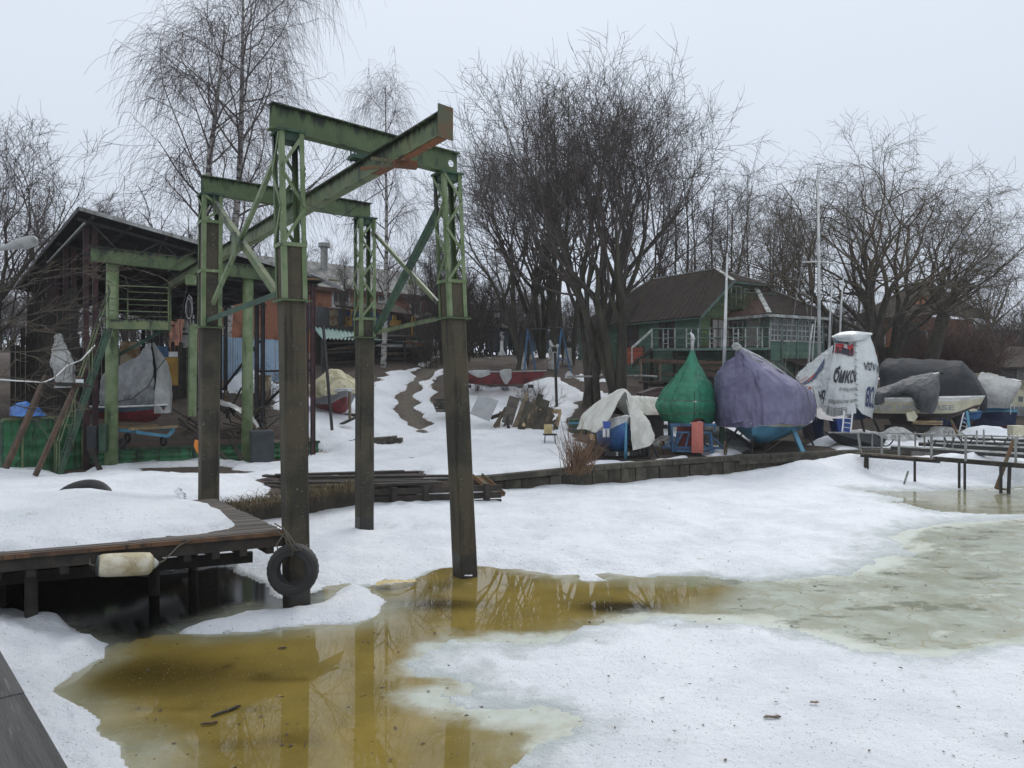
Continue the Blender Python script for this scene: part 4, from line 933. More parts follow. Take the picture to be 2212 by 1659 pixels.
def tubes(pts, rad, sides):
    N, m, _ = pts.shape
    tan = np.empty_like(pts); tan[:, 1:-1] = pts[:, 2:] - pts[:, :-2]; tan[:, 0] = pts[:, 1] - pts[:, 0]; tan[:, -1] = pts[:, -1] - pts[:, -2]; tan = unit(tan)
    ref = np.where(np.abs(tan[:, :1, 2:3]) > .75, np.array([1., .2, 0]), np.array([.1, .2, 1.])); ref = np.broadcast_to(ref, tan.shape)
    u = unit(np.cross(tan, ref)); w = np.cross(tan, u)
    a = np.arange(sides) * 2 * np.pi / sides
    v = pts[:, :, None, :] + rad[:, :, None, None] * (u[:, :, None, :] * np.cos(a)[None, None, :, None] + w[:, :, None, :] * np.sin(a)[None, None, :, None])
    base = (np.arange(N) * m * sides)[:, None, None]; i = np.arange(m - 1)[None, :, None] * sides; k = np.arange(sides)[None, None, :]; k2 = (k + 1) % sides
    f = np.stack([base + i + k, base + i + k2, base + i + sides + k2, base + i + sides + k], -1).reshape(-1, 4)
    return v.reshape(-1, 3), f
def merge(parts):
    vs, fs, o = [], [], 0
    for v, f in parts: vs.append(v); fs.append(f + o); o += len(v)
    return np.concatenate(vs), np.concatenate(fs)
def tree_mesh(kind, seed, H, spread=1.0, dens=1.0, stems=None, trunkpath=None):
    """returns trunk (v,f) and crown (v,f) in local coordinates, base at the origin"""
    rg = np.random.RandomState(seed); tr, cr = [], []
    if kind == 'birch':
        st = np.zeros((1, 3)); P0, R0 = grow(st, np.array([[rg.normal(0, .04), 0, 1.]]), H, 14, H * .0105, H * .0014, .035, .02, rg); tr.append(tubes(P0, R0, 10))
        p, d, r, t = kids(P0, R0, int(26 * dens), .22, .97, 42, 10, rg)
        L = H * (.34 * (1.06 - t) ** .6 + .05) * spread * rg.uniform(.7, 1.15, len(t))
        P1, R1 = grow(p, d, L, 9, np.minimum(r * .45, .055), .010, .10, .035, rg); cr.append(tubes(P1, R1, 5))
        p, d, r, t = kids(P1, R1, int(9 * dens), .18, 1.0, 40, 14, rg, up=.2)
        P2, R2 = grow(p, d, H * .11 * rg.uniform(.5, 1.2, len(t)), 5, np.minimum(r * .6, .028), .008, .13, -.03, rg); cr.append(tubes(P2, R2, 3))
        p, d, r, t = kids(P2, R2, int(12 * dens), .1, 1.0, 50, 20, rg, up=-.3)
        P3, R3 = grow(p, d, H * .075 * rg.uniform(.5, 2.0, len(t)), 5, .0062, .0036, .08, -.5, rg); cr.append(tubes(P3, R3, 3))
    elif kind in ('broad', 'willow'):    # repeatedly forking limbs that fan out into a round crown
        w = kind == 'willow'; n = stems or 4; st = rg.normal(0, .10, (n, 3)); st[:, 2] = 0; az = np.arange(n) * 2 * np.pi / n + rg.rand(n) * .8; tilt = rg.uniform(.10, .30, n) * spread * (1.5 if w else 1)
        r0 = H * (.0135 if w else .0105); P_, R_ = grow(st, np.stack([np.cos(az) * tilt, np.sin(az) * tilt, np.ones(n)], 1), H * (.20 if w else .33) * rg.uniform(.8, 1.15, n), 5, r0, r0 * .8, .06, .0, rg); tr.append(tubes(P_, R_, 9))
        if w: T0, TR = grow(np.zeros((1, 3)), np.array([[.02, 0, 1.]]), H * .12, 3, r0 * 2.0, r0 * 1.7, .03, 0, rg); tr.append(tubes(T0, TR, 10))
        L = H * (.19 if w else .165); N_l = 6
        for l in range(N_l):
            a = (25 if w else 16) + 2 * l
            p, d, r, t = kids(P_, R_, 2, .88, 1.0, a, 9, rg, up=-.1 if l < 3 else 0); p2, d2, r2, t2 = kids(P_, R_, 1, .4 if l else .7, .85, a + 14, 9, rg)
            p, d, r = np.concatenate([p, p2]), np.concatenate([d, d2]), np.concatenate([r * .78, r2 * .55])
            if l >= 2: m_ = rg.rand(len(p)) < (.72 if l < 4 else .66) * dens; p, d, r = p[m_], d[m_], r[m_]
            P_, R_ = grow(p, d, L * rg.uniform(.65, 1.12, len(p)), 4 if l < 5 else 3, np.maximum(r, .008), np.maximum(r * .68, .0055), .10 + .05 * w + .012 * l, (.075 if l < 4 else .045) if not w else (.03 if l < 4 else -.05), rg)
            (tr if l < 1 else cr).append(tubes(P_, R_, 7 if l < 2 else (5 if l < 4 else 3))); L *= .86 if not w else .84
            if l >= (3 if w else 4):
                q, e, s, u = kids(P_, R_, 4 if l < 5 else 5, .1, 1.0, 46, 14, rg); Q, E = grow(q, e, H * .05 * rg.uniform(.3, 1.4, len(q)), 3, .0078, .0045, .16, .02 if not w else -.12, rg); cr.append(tubes(Q, E, 3))
    elif kind == 'slim':                 # tall park tree, crown in the upper half
        n = stems or 2
        st = rg.normal(0, .10, (n, 3)); st[:, 2] = 0; az = rg.rand(n) * 6.28; tilt = rg.uniform(.02, .16, n)
        P0, R0 = grow(st, np.stack([np.cos(az) * tilt, np.sin(az) * tilt, np.ones(n)], 1), H * rg.uniform(.85, 1, n), 12, H * .010, H * .0012, .05, .02, rg); tr.append(tubes(P0, R0, 7))
        p, d, r, t = kids(P0, R0, int(13 * dens), .3, .98, 38, 9, rg, up=.1)
        P1, R1 = grow(p, d, H * (.28 * (1.05 - t) ** .5 + .03) * rg.uniform(.6, 1.1, len(t)) * spread, 7, np.minimum(r * .55, .07), .012, .11, .08, rg); cr.append(tubes(P1, R1, 4))
        p, d, r, t = kids(P1, R1, int(9 * dens), .15, 1.0, 38, 12, rg, up=.2)
        P2, R2 = grow(p, d, H * .085 * rg.uniform(.4, 1.2, len(t)), 4, np.minimum(r * .6, .024), .008, .14, .04, rg); cr.append(tubes(P2, R2, 3))
        p, d, r, t = kids(P2, R2, int(5 * dens), .2, 1.0, 42, 14, rg)
        P3, R3 = grow(p, d, H * .04 * rg.uniform(.4, 1.3, len(t)), 2, .011, .006, .16, .0, rg); cr.append(tubes(P3, R3, 3))
    elif kind == 'shrub':
        n = stems or 14
        st = rg.normal(0, .35, (n, 3)) * spread; st[:, 2] = 0; d0 = rg.normal(0, .32, (n, 3)); d0[:, 2] = 1
        P0, R0 = grow(st, d0, H * rg.uniform(.6, 1, n), 8, .028, .008, .09, .02, rg); cr.append(tubes(P0, R0, 4)); tr.append(tubes(P0[:, :2], R0[:, :2] * 1.1, 5))
        p, d, r, t = kids(P0, R0, int(12 * dens), .15, 1.0, 36, 12, rg)
        P1, R1 = grow(p, d, H * .32 * rg.uniform(.3, 1.1, len(t)), 5, .012, .006, .12, .03, rg); cr.append(tubes(P1, R1, 3))
        p, d, r, t = kids(P1, R1, int(8 * dens), .15, 1.0, 40, 14, rg)
        P2, R2 = grow(p, d, H * .12 * rg.uniform(.3, 1.2, len(t)), 3, .008, .004, .15, .02, rg); cr.append(tubes(P2, R2, 3))
    elif kind == 'pollard':
        T0, TR = grow(np.zeros((1, 3)), np.array([[.05, 0, 1.]]), H * .42, 6, H * .042, H * .036, .06, 0, rg); tr.append(tubes(T0, TR, 10))
        n = stems or 15; st = np.repeat(T0[:, -1], n, 0) + rg.normal(0, .14, (n, 3)); d0 = rg.normal(0, .55, (n, 3)); d0[:, 2] = np.abs(d0[:, 2]) + .75
        P0, R0 = grow(st, d0, H * rg.uniform(.35, .7, n), 9, H * .008, H * .001, .07, .015, rg); cr.append(tubes(P0, R0, 5))
        p, d, r, t = kids(P0, R0, int(12 * dens), .15, 1.0, 34, 12, rg)
        P1, R1 = grow(p, d, H * .17 * rg.uniform(.3, 1.1, len(t)), 5, np.minimum(r * .6, .02), .008, .12, .02, rg); cr.append(tubes(P1, R1, 3))
        p, d, r, t = kids(P1, R1, int(7 * dens), .15, 1.0, 42, 14, rg)
        P2, R2 = grow(p, d, H * .07 * rg.uniform(.3, 1.3, len(t)), 3, .009, .005, .18, .0, rg); cr.append(tubes(P2, R2, 3))
    return merge(tr), merge(cr)
TREES = {}
def proto(key, kind, seed, H, bark, twig, **kw):
    TREES[key] = (tree_mesh(kind, seed, H, **kw), bark, twig, H)
MESHES = {}
def plant(key, label, x, y, scale=1.0, rz=0.0, group=None, cat='tree', name='bare_tree', z=None, lean=(0, 0), sxy=1.0, wash=False):
    (tr, cr), bark, twig, H = TREES[key]
    t = thing(name, label, cat, (x, y, (gz(x, y) if z is None else z) - .12), rz, group)
    t.rotation_euler = (lean[0], lean[1], rz); t.scale = (scale * sxy, scale * sxy, scale)
    if key not in MESHES:
        a = mesh_obj('trunk', tr[0], tr[1], bark, t, local=True, smooth=True); b = mesh_obj('crown', cr[0], cr[1], twig, t, local=True, smooth=True)
        MESHES[key] = (a, b)
    else:
        for o in MESHES[key]:
            c = o.copy(); c.parent = t; sc.collection.objects.link(c); ORG[c.name] = ORG[t.name]
    if wash:
        r = H * .014; mb = MB(); mb.tube([V(0, 0, .05), V(0.01, 0, 1.0)], [r * 1.5, r * 1.22], 10, caps=False); mb.build('whitewash_band', M['whitewash'], t, local=True, smooth=True)
    return t
def tx(px, Y): return (px - CX) / F * Y
proto('birch_a', 'birch', 11, 21.5, M['birch_bark'], M['twig_birch'], spread=1.15, dens=1.05)
proto('birch_b', 'birch', 23, 18.0, M['birch_bark'], M['twig_birch'], spread=.62, dens=.95)
proto('lime_a', 'broad', 5, 17.5, M['bark_green'], M['twig'], spread=1.0, stems=5, dens=.95)
proto('lime_b', 'broad', 8, 15.0, M['bark'], M['twig'], spread=1.0, stems=4, dens=.93)
proto('slim_a', 'slim', 3, 15.0, M['bark'], M['twig'], stems=2)
proto('slim_b', 'slim', 4, 15.0, M['bark'], M['twig'], stems=3)
proto('willow_a', 'willow', 6, 18.0, M['bark'], M['twig_willow'], stems=4, dens=1.05)
proto('pollard', 'pollard', 2, 9.0, M['bark'], M['twig_willow'])
proto('shrub', 'shrub', 9, 4.0, M['bark'], M['twig'])
# two large birches behind the shed
plant('birch_a', 'tallest weeping birch behind the shed, its top leaving the picture', tx(484, 40), 40, 1.10, 1.0, name='birch_tree')
plant('birch_b', 'left hand birch behind the shed, arching over to the left', tx(400, 38), 38, 1.02, 2.2, name='birch_tree', sxy=1.5)
plant('birch_b', 'narrow weeping birch seen through the gantry in front of the brick building', tx(828, 42), 42, .84, .3, name='birch_tree')
# group in the middle
plant('lime_a', 'large many-stemmed bare tree on the slope behind the blue boat', tx(1335, 35), 35, 1.10, 1.9)
plant('lime_b', 'mossy forked bare tree just left of the largest many-stemmed tree', tx(1278, 36), 36, 1.12, 1.9)
plant('lime_b', 'dark leaning bare tree with a whitewashed foot by the blue swing frame', tx(1128, 44), 44, 1.05, 3.0, lean=(0, R(5)), wash=True)
plant('slim_b', 'dark straight bare tree with a whitewashed foot right of the blue swing frame', tx(1196, 44), 44, 1.08, .6, wash=True)
plant('slim_a', 'dark bare tree with a whitewashed foot beside the white horse carving', tx(1228, 46), 46, 1.12, 2.6, wash=True)
plant('lime_a', 'bare spreading tree at the left side of the middle grove', tx(1170, 50), 50, .95, 2.4)
g_ = 'tall bare trees behind the green house'
for k, (px, Y, s, key, rz) in enumerate(((1330, 58, 1.15, 'slim_b', 0), (1425, 60, 1.10, 'slim_a', 1), (1478, 57, 1.12, 'slim_b', 2.1), (1520, 62, 1.12, 'slim_a', 3), (1562, 60, 1.05, 'slim_b', 4.2), (1600, 66, 1.12, 'slim_a', 5), (1660, 64, .98, 'slim_b', 5.9), (1708, 62, .92, 'slim_a', .7), (1745, 70, 1.08, 'slim_b', 1.6))):
    plant(key, ORD[k] + ' of nine tall bare trees behind the green house', tx(px, Y), Y, s, rz, group=g_)
g_ = 'hazy bare trees far behind the buildings'
rgf = random.Random(21)
for k in range(46):
    px = -60 + k * 51 + rgf.uniform(-18, 18); Y = rgf.uniform(82, 118)
    plant(rgf.choice(['slim_a', 'slim_b', 'slim_b', 'lime_b']), 'one of the hazy bare trees along the skyline far behind the buildings', tx(px, Y), Y, rgf.uniform(.55, .95) * (1.0 if px < 1750 else .72), rgf.uniform(0, 6.28), group=g_, sxy=1.25)
for k in range(40):
    px = -60 + k * 58 + rgf.uniform(-18, 18); Y = rgf.uniform(70, 90)
    plant('shrub', 'one of the tangled bare thicket shrubs along the top of the slope', tx(px, Y), Y, rgf.uniform(1.2, 1.9), rgf.uniform(0, 6.28), group='bare thicket shrubs on the slope', cat='shrub', name='bare_shrub', sxy=1.6)
# right hand trees
plant('willow_a', 'broad crooked bare willow towering behind the white banner boat', tx(1868, 44), 44, 1.02, .35, name='willow_tree')
plant('willow_a', 'forked bare willow reaching far to the right over the dark tarpaulin', tx(1918, 48), 48, 1.0, 4.1, name='willow_tree', lean=(0, R(7)))
plant('birch_b', 'thin birch standing among the right hand willows', tx(1845, 50), 50, .72, 1.0, name='birch_tree', sxy=.8)
plant('pollard', 'pollarded bare tree with long upright shoots right of the willows', tx(2003, 46), 46, 1.15, .5, lean=(0, R(3)))
plant('pollard', 'hazy pollarded tree fanning out near the right edge', tx(2148, 62), 62, 1.15, 2.5)
plant('slim_a', 'pale hazy bare tree behind the far right roof', tx(2105, 82), 82, .8, 2.5)
plant('willow_a', 'hazy bare tree cut by the right edge of the picture', tx(2235, 75), 75, .55, 1.5)
# left side
plant('lime_b', 'bare tree reaching in over the left edge of the picture', tx(-55, 27), 27, .82, 1.2)
g_ = 'bare trees massed behind the shed'
for k, (px, Y, s, key, rz) in enumerate(((60, 44, .68, 'slim_b', 0), (150, 46, .62, 'lime_b', 1), (215, 50, .68, 'slim_a', 2), (275, 45, .6, 'slim_b', 3), (330, 52, .66, 'lime_b', 4), (560, 58, .70, 'slim_a', 5), (640, 60, .62, 'slim_b', 1.5), (-40, 48, .8, 'slim_a', 2.5))):
    plant(key, ORD[(1, 2, 3, 4, 5, 6, 8, 0)[k]].replace('rightmost', 'last on the right') + ' of the bare trees massed behind the shed', tx(px, Y), Y, s, rz, group=g_)
g_ = 'small bare trees round the brick building'
for k, (px, Y, s, key, rz) in enumerate(((735, 46, .42, 'slim_b', 0.4), (905, 46, .5, 'slim_a', 2.2), (955, 47, .55, 'slim_b', 3.1), (975, 56, .62, 'slim_a', 4.2))):
    plant(key, ORD[k] + ' of four small bare trees before the brick building', tx(px, Y), Y, s, rz, group=g_)
g_ = 'bare thicket shrubs on the slope'
sh_spots = [(990, 48, 1.5, 0), (1020, 52, 1.6, 1), (1050, 56, 1.5, 2), (1090, 60, 1.4, 3), (1130, 62, 1.4, 4), (965, 50, 1.3, 5), (930, 44, .8, 1), (1240, 60, 1.3, 2), (1180, 62, 1.3, 5.5), (2040, 60, 1.2, 0), (2075, 58, 1.0, 1.4), (2100, 60, 1.2, 2.4), (1960, 56, 1.2, 3.3), (1800, 60, 1.5, 4), (1765, 62, 1.5, 5), (1010, 60, 1.9, .5), (1075, 66, 1.9, 1.5), (940, 54, 1.6, 2.5)]
for (px, Y, s, rz) in sh_spots:
    plant('shrub', 'one of the tangled bare thicket shrubs along the top of the slope', tx(px, Y), Y, s, rz, group=g_, cat='shrub', name='bare_shrub')
g_ = 'thin shrubs near the scrap boards'
for (px, py, s, rz) in ((1165, 905, .42, 0), (1140, 880, .30, 1), (1060, 840, .28, 2), (1030, 850, .25, 3), (960, 790, .4, 4), (560, 890, .5, 5), (1095, 850, .26, 1.2)):
    g2 = GL(px, py); plant('shrub', 'one of the thin leafless shrubs poking out of the snow by the scrap boards', g2.x, g2.y, s, rz, group=g_, cat='shrub', name='bare_shrub')
# near branches at the left edge, hanging in front of the shed
def near_branches():
    rg = np.random.RandomState(12); t = thing('hanging_branches', 'bare brown branches hanging in from the left edge in front of the shed', 'branches', (-12.5, 14.0, 0))
    starts = [P(-60, 620, 13), P(-60, 700, 12.5), P(-60, 760, 13), P(-60, 640, 12), P(-60, 810, 12.6), P(-60, 690, 13.6), P(-60, 850, 13)]
    ends = [P(330, 540, 13.4), P(190, 645, 12.9), P(215, 745, 13), P(300, 590, 12.3), P(150, 840, 12.5), P(230, 690, 14), P(120, 900, 13)]
    st = np.array([tuple(p) for p in starts]); d = np.array([tuple(e - s) for s, e in zip(starts, ends)]); L = np.linalg.norm(d, axis=1)
    P0, R0 = grow(st, d, L, 10, .014, .004, .05, .0, rg)
    p, dd, r, tt = kids(P0, R0, 9, .1, 1, 30, 10, rg, up=.2); P1, R1 = grow(p, dd, rg.uniform(.25, .9, len(p)), 5, .006, .003, .1, .02, rg)
    p, dd, r, tt = kids(P1, R1, 5, .2, 1, 35, 12, rg, up=.2); P2, R2 = grow(p, dd, rg.uniform(.08, .35, len(p)), 3, .005, .003, .1, .02, rg)
    v, f = tubes(P0, R0, 6); mesh_obj('bough', v, f, M['bark'], t, smooth=True)
    v, f = merge([tubes(P1, R1, 3), tubes(P2, R2, 3)]); mesh_obj('twigs', v, f, M['twig_willow'], t, smooth=True, kind='stuff')
near_branches()
print('TREE FACES', {k: (len(v[0][0][1]), len(v[0][1][1])) for k, v in TREES.items()})
# ------------------------------------------------------------------ surfaces for tarpaulins and hulls
def catmull(A, n, axis=0):
    A = np.moveaxis(np.asarray(A, float), axis, 0); m = len(A)
    t = np.linspace(0, m - 1, n); i = np.clip(t.astype(int), 0, m - 2); f = (t - i).reshape((-1,) + (1,) * (A.ndim - 1))
    p0, p1, p2, p3 = A[np.clip(i - 1, 0, m - 1)], A[i], A[i + 1], A[np.clip(i + 2, 0, m - 1)]
    r = .5 * ((2 * p1) + (p2 - p0) * f + (2 * p0 - 5 * p1 + 4 * p2 - p3) * f ** 2 + (3 * p1 - p0 - 3 * p2 + p3) * f ** 3)
    return np.moveaxis(r, 0, axis)
def wrinkle(S, amp, seed=0, scale=2.2, fold=0.0, fdir='u', sharp=1.0, fn=9):
    """push a (nu,nv,3) sheet along its normals: soft billows, sharp creases and hanging folds"""
    du = np.gradient(S, axis=0); dv = np.gradient(S, axis=1); n = unit(np.cross(du, dv))
    a = fbm(S * scale, 3, seed); b = fbm(S * scale * 1.7 + 5, 4, seed + 9)
    cr = 1 - np.abs(b) * 3.2; cr = np.clip(cr, 0, 1) ** 2
    d = amp * a * 1.5 + amp * cr * sharp
    if fold:
        nu, nv = S.shape[:2]; u = np.linspace(0, 1, nu)[:, None]; v = np.linspace(0, 1, nv)[None, :]
        w = fbm(np.stack([np.broadcast_to(u * fn * (1 if fdir == 'u' else .25), (nu, nv)), np.broadcast_to(v * fn * (.25 if fdir == 'u' else 1), (nu, nv)), np.zeros((nu, nv))], -1), 3, seed + 3)
        fd = np.clip(1 - np.abs(w) * 3.0, 0, 1) ** 1.5; d = d + fold * fd * (np.abs(v - .5) * 2 if fdir == 'u' else 1)
    return S + n * d[..., None]
def sheet(name, S, m, parent=None, local=False, mi=None, **kw):
    nu, nv = S.shape[:2]; return mesh_obj(name, S.reshape(-1, 3), grid_faces(nu, nv), m, parent, local, smooth=True, **kw)
def surf(name, ctrl, nu, nv, m, parent=None, amp=.02, seed=0, fold=0.0, fdir='u', scale=2.2, fn=9, local=False, ret=False, **kw):
    S = catmull(catmull(np.array([[tuple(p) for p in r] for r in ctrl]), nu, 0), nv, 1)
    S = wrinkle(S, amp, seed, scale, fold, fdir, fn=fn)
    o = sheet(name, S, m, parent, local, **kw); return (o, S) if ret else o
def hull_parts(L, B, D, bowrake=.25, stern=.7, deadrise=.55, sheer=.12, ns=22, nt=9, full=.55, keel0=0.0, transom=True):
    """local: +x bow, z up from keel. returns (ns,nt) arrays for one side plus data"""
    s = np.linspace(0, 1, ns); t = np.linspace(0, 1, nt)
    x = (s - .5) * L
    b = np.where(s < .45, stern + (1 - stern) * np.sin(s / .45 * np.pi / 2), np.clip(1 - ((s - .45) / .55) ** (1 / full * 1.15), 0, 1)) * B / 2
    zk = keel0 + D * .55 * sstep(.72, 1.0, s) ** 1.4 + D * .12 * sstep(.3, 0, s)
    zs = D * (1 + sheer * (s - .35) ** 2 * 4)
    S_, T_ = np.meshgrid(s, t, indexing='ij')
    y = b[:, None] * (T_ ** deadrise); z = zk[:, None] + (zs - zk)[:, None] * (T_ ** 1.25)
    xx = x[:, None] + bowrake * sstep(.7, 1, S_) * (T_ - .3)
    return xx, y, z
def make_hull(t, L, B, D, mats, split=(.55,), name='hull', dark=None, deck=True, deckm=None, **kw):
    xx, y, z = hull_parts(L, B, D, **kw); ns, nt = xx.shape
    P_ = np.stack([xx, y, z], -1); Q_ = np.stack([xx, -y, z], -1)[:, ::-1]
    S = np.concatenate([Q_, P_[:, 1:]], 1); f = grid_faces(ns, S.shape[1])
    tv = np.abs(np.arange(S.shape[1] - 1) - (S.shape[1] - 2) / 2) / ((S.shape[1] - 2) / 2)
    mi = np.zeros(len(tv), int)
    for k, q in enumerate(split): mi[tv > q] = k + 1
    MI = np.tile(mi, ns - 1)
    o = mesh_obj(name, S.reshape(-1, 3), f[:, ::-1].copy(), mats, t, local=True, smooth=True, mi=MI)
    sc_ = S.shape[1]; tr = [tuple(p) for p in S[0]]
    mb = MB(); mb.add(tr, [tuple(range(sc_))]); mb.build('transom', mats[-1] if dark is None else dark, t, local=True)
    if deck:
        mb = MB(); dz = V(0, 0, .0)
        for i in range(ns - 1):
            a, b, c, d = S[i, 0], S[i + 1, 0], S[i + 1, -1], S[i, -1]
            mb.add([tuple(a), tuple(b), tuple(c), tuple(d)], [(0, 1, 2, 3)])
        mb.build('deck', deckm or mats[-1], t, local=True)
    # rubbing strake
    for sgn in (0, -1):
        mb = MB(); mb.tube([V(*S[i, sgn]) for i in range(0, ns, 2)] + ([V(*S[-1, sgn])] if (ns - 1) % 2 else []), .028, 6); mb.build('gunwale', deckm or M['white_paint'], t, local=True, smooth=True)
    return S
def cover(t, st, m, amp=.03, seed=0, fold=.05, nu=110, nv=90, fn=10, name='tarpaulin', scale=2.0, fdir='u', ret=False):
    """st: (x, halfwidth, hem z, shoulder z, ridge z, ridge y) from one end to the other, local to the boat"""
    C = []
    for (x, w, zh, zs, zr, ry) in st:
        C.append([(x, -w * .97, zh), (x, -w * 1.03, zh * .5 + zs * .5), (x, -w * .93, zs), (x, -w * .5 + ry * .5, zs + (zr - zs) * .50), (x, ry, zr),
                  (x, w * .5 + ry * .5, zs + (zr - zs) * .50), (x, w * .93, zs), (x, w * 1.03, zh * .5 + zs * .5), (x, w * .97, zh)])
    S = catmull(catmull(np.array(C, float), nu, 0), nv, 1); S = wrinkle(S, amp, seed, scale, fold, fdir, fn=fn)
    # ragged hem
    j = fbm(np.stack([S[:, 0, 0] * 1.5, S[:, 0, 1], S[:, 0, 2] * 0], -1), 3, seed + 4) * .12
    for k, side in ((0, 0), (-1, 1)):
        S[:, k, 2] += j * (1 if side else -1)
    o = sheet(name, S, m, t, local=True)
    return S if ret else o
def boat_frame(px, Y, heading_deg, label, z=None, name='covered_boat', cat='boat', group=None):
    x = (px - CX) / F * Y; return thing(name, label, cat, (x, Y, gz(x, Y) if z is None else z), R(heading_deg), group)
def trestle(t, x, w, h, m, spread=.5, nm='prop'):
    for s in (-1, 1): MB().bar(V(x, s * w, h), V(x + .05, s * (w + spread * .3), 0.02), .06, .06).build(nm, m, t, local=True)

# ------------------------------------------------------------------ the open shed and everything under it
def rp(pt, dz=0): return V(pt[0], pt[1], pt[2] + dz)
SA = P(175, 452, 20); SB = P(700, 603, 24)
SC = (SB - SA); SL = V(SC.x, SC.y, 0).length; SCD = V(SC.x, SC.y, 0).normalized(); SDD = V(-SCD.y, SCD.x, 0); SS = SC.z / SL
def roofpt(u, v, dz=0): return V(SA.x, SA.y, SA.z) + SCD * u + SDD * v + V(0, 0, SS * u + dz)
def shed():
    t = thing('open_shed', 'tall dark open-sided boat shed with a sloping sheet roof at the left', 'shed', (-10, 24, .5))
    DEP = 22.0; nrm = V(0, 0, 1)
    # corrugated roof in sheets
    w = 1.1; k = 0
    v = 0
    while v < DEP - .1:
        for (u0, u1) in ((-.02, 3.5), (3.42, SL + .1)):
            n = 12; S = np.zeros((2, n * 2 + 1, 3)); dz = .03 if u0 < 1 else .0
            for j in range(n * 2 + 1):
                vv = v + w * j / (n * 2)
                for i, u in enumerate((u0, u1)): S[i, j] = tuple(roofpt(u, vv, dz + .02 * (1 if j % 2 else -1)))
            mesh_obj('roof_sheet', S.reshape(-1, 3), grid_faces(2, n * 2 + 1), M['roof_sheet'], t)
        v += w; k += 1
    MB().bar(roofpt(-.05, -.02, .0), roofpt(SL + .12, -.02, .0), .03, .10).build('fascia', M['grey_steel'], t)
    MB().bar(roofpt(-.06, 0, -.02), roofpt(-.06, DEP, -.02), .03, .12).build('fascia', M['black_steel'], t)
    a = MB()
    a.bar(roofpt(.12, .3, -.28), roofpt(.12, 9, -.28), .04, .05).build('eave_strip', M['lamp_grey'], t)
    for u in np.arange(.3, SL, .9): MB().bar(roofpt(u, .1, -.09), roofpt(u, DEP, -.09), .06, .10).build('purlin', M['black_steel'], t)
    for v in (.5, 5, 9.5, 14, 18.5):    # trusses
        MB().bar(roofpt(0, v, -.18), roofpt(SL, v, -.18), .08, .08).build('top_chord', M['black_steel'], t)
        MB().bar(roofpt(.1, v, -1.05), V(*roofpt(SL - .1, v, -.45)), .07, .07).build('bottom_chord', M['black_steel'], t)
        pt = [.3 + i * (SL - .6) / 7 for i in range(8)]
        for i in range(7):
            z0 = -1.0 + .55 * pt[i] / SL; z1 = -1.0 + .55 * pt[i + 1] / SL
            a_, b_ = (roofpt(pt[i], v, z0), roofpt(pt[i + 1], v, -.18)) if i % 2 else (roofpt(pt[i], v, -.18), roofpt(pt[i + 1], v, z1))
            MB().bar(a_, b_, .035, .035).build('web_bar', M['black_steel'], t)
    for (u, mt, v) in ((.35, 'red_steel', .9), (.35, 'red_steel', 5.0), (.35, 'red_steel', 9.5), (.35, 'black_steel', 14), (6.35, 'red_steel', .35), (6.35, 'black_steel', 5.0), (6.35, 'black_steel', 9.5), (3.9, 'black_steel', 9.5), (6.35, 'black_steel', 14)):
        p = roofpt(u, v, -.2); z = gz(p.x, p.y) - .2; mb = MB()
        for o in (-.11, .11): mb.ibeam(V(p.x, p.y, z) + SCD * o, V(p.x, p.y, p.z) + SCD * o, .08, .14, .012)
        mb.build('double_post', M[mt], t)
    # bracing on the right hand side
    for (v0, v1, za, zb) in ((.35, 5, 3.6, 1.9), (5, .35, 3.3, 3.3), (5, 9.5, 4.4, 2.6)):
        a_, b_ = roofpt(6.35, v0), roofpt(6.35, v1); MB().bar(V(a_.x, a_.y, za), V(b_.x, b_.y, zb), .07, .07).build('brace', M['black_steel'], t)
    a_ = roofpt(6.5, .2); MB().bar(V(a_.x + .25, a_.y - .1, 4.7), V(a_.x + .62, a_.y - .5, 1.45), .07, .07).build('brace', M['black_steel'], t)
    # bent corner of the roof
    MB().slab([roofpt(SL - .6, -.3, -.02), roofpt(SL + .55, .1, -.05), roofpt(SL + 1.1, .9, .0), roofpt(SL + .1, .9, .05)], (0, 0, 1), .02).build('bent_sheet', M['tarp_pale'], t)
    MB().bar(roofpt(SL - .9, -.25, -.25), roofpt(SL + .55, .15, .12), .10, .05).build('rafter_end', M['rust_steel'], t)
    # back wall of mixed dark boards with gaps
    rg = random.Random(5)
    for i in range(58):
        u = -3.5 + i * .17; p = roofpt(u, 13.5 + rg.uniform(-.04, .04)); q = roofpt(u + .15, 13.5); h = rg.uniform(3.2, 4.2)
        if rg.random() < .07: continue
        MB().bar(V(p.x, p.y, 1.0), V(p.x, p.y, h + 1), .155, .025, up=SDD).build('wall_board', M['dark_wood'] if rg.random() < .85 else M['brown_beam'], t)
    for i in range(46):                 # left side screen of uprights
        v = 1.5 + i * .30; p = roofpt(.1, v); h = rg.uniform(2.0, 5.2)
        if rg.random() < .3: continue
        MB().bar(V(p.x, p.y, gz(p.x, p.y)), V(p.x, p.y, gz(p.x, p.y) + h), .025, rg.uniform(.08, .3), up=SCD).build('side_board', M['dark_wood'], t)
shed()
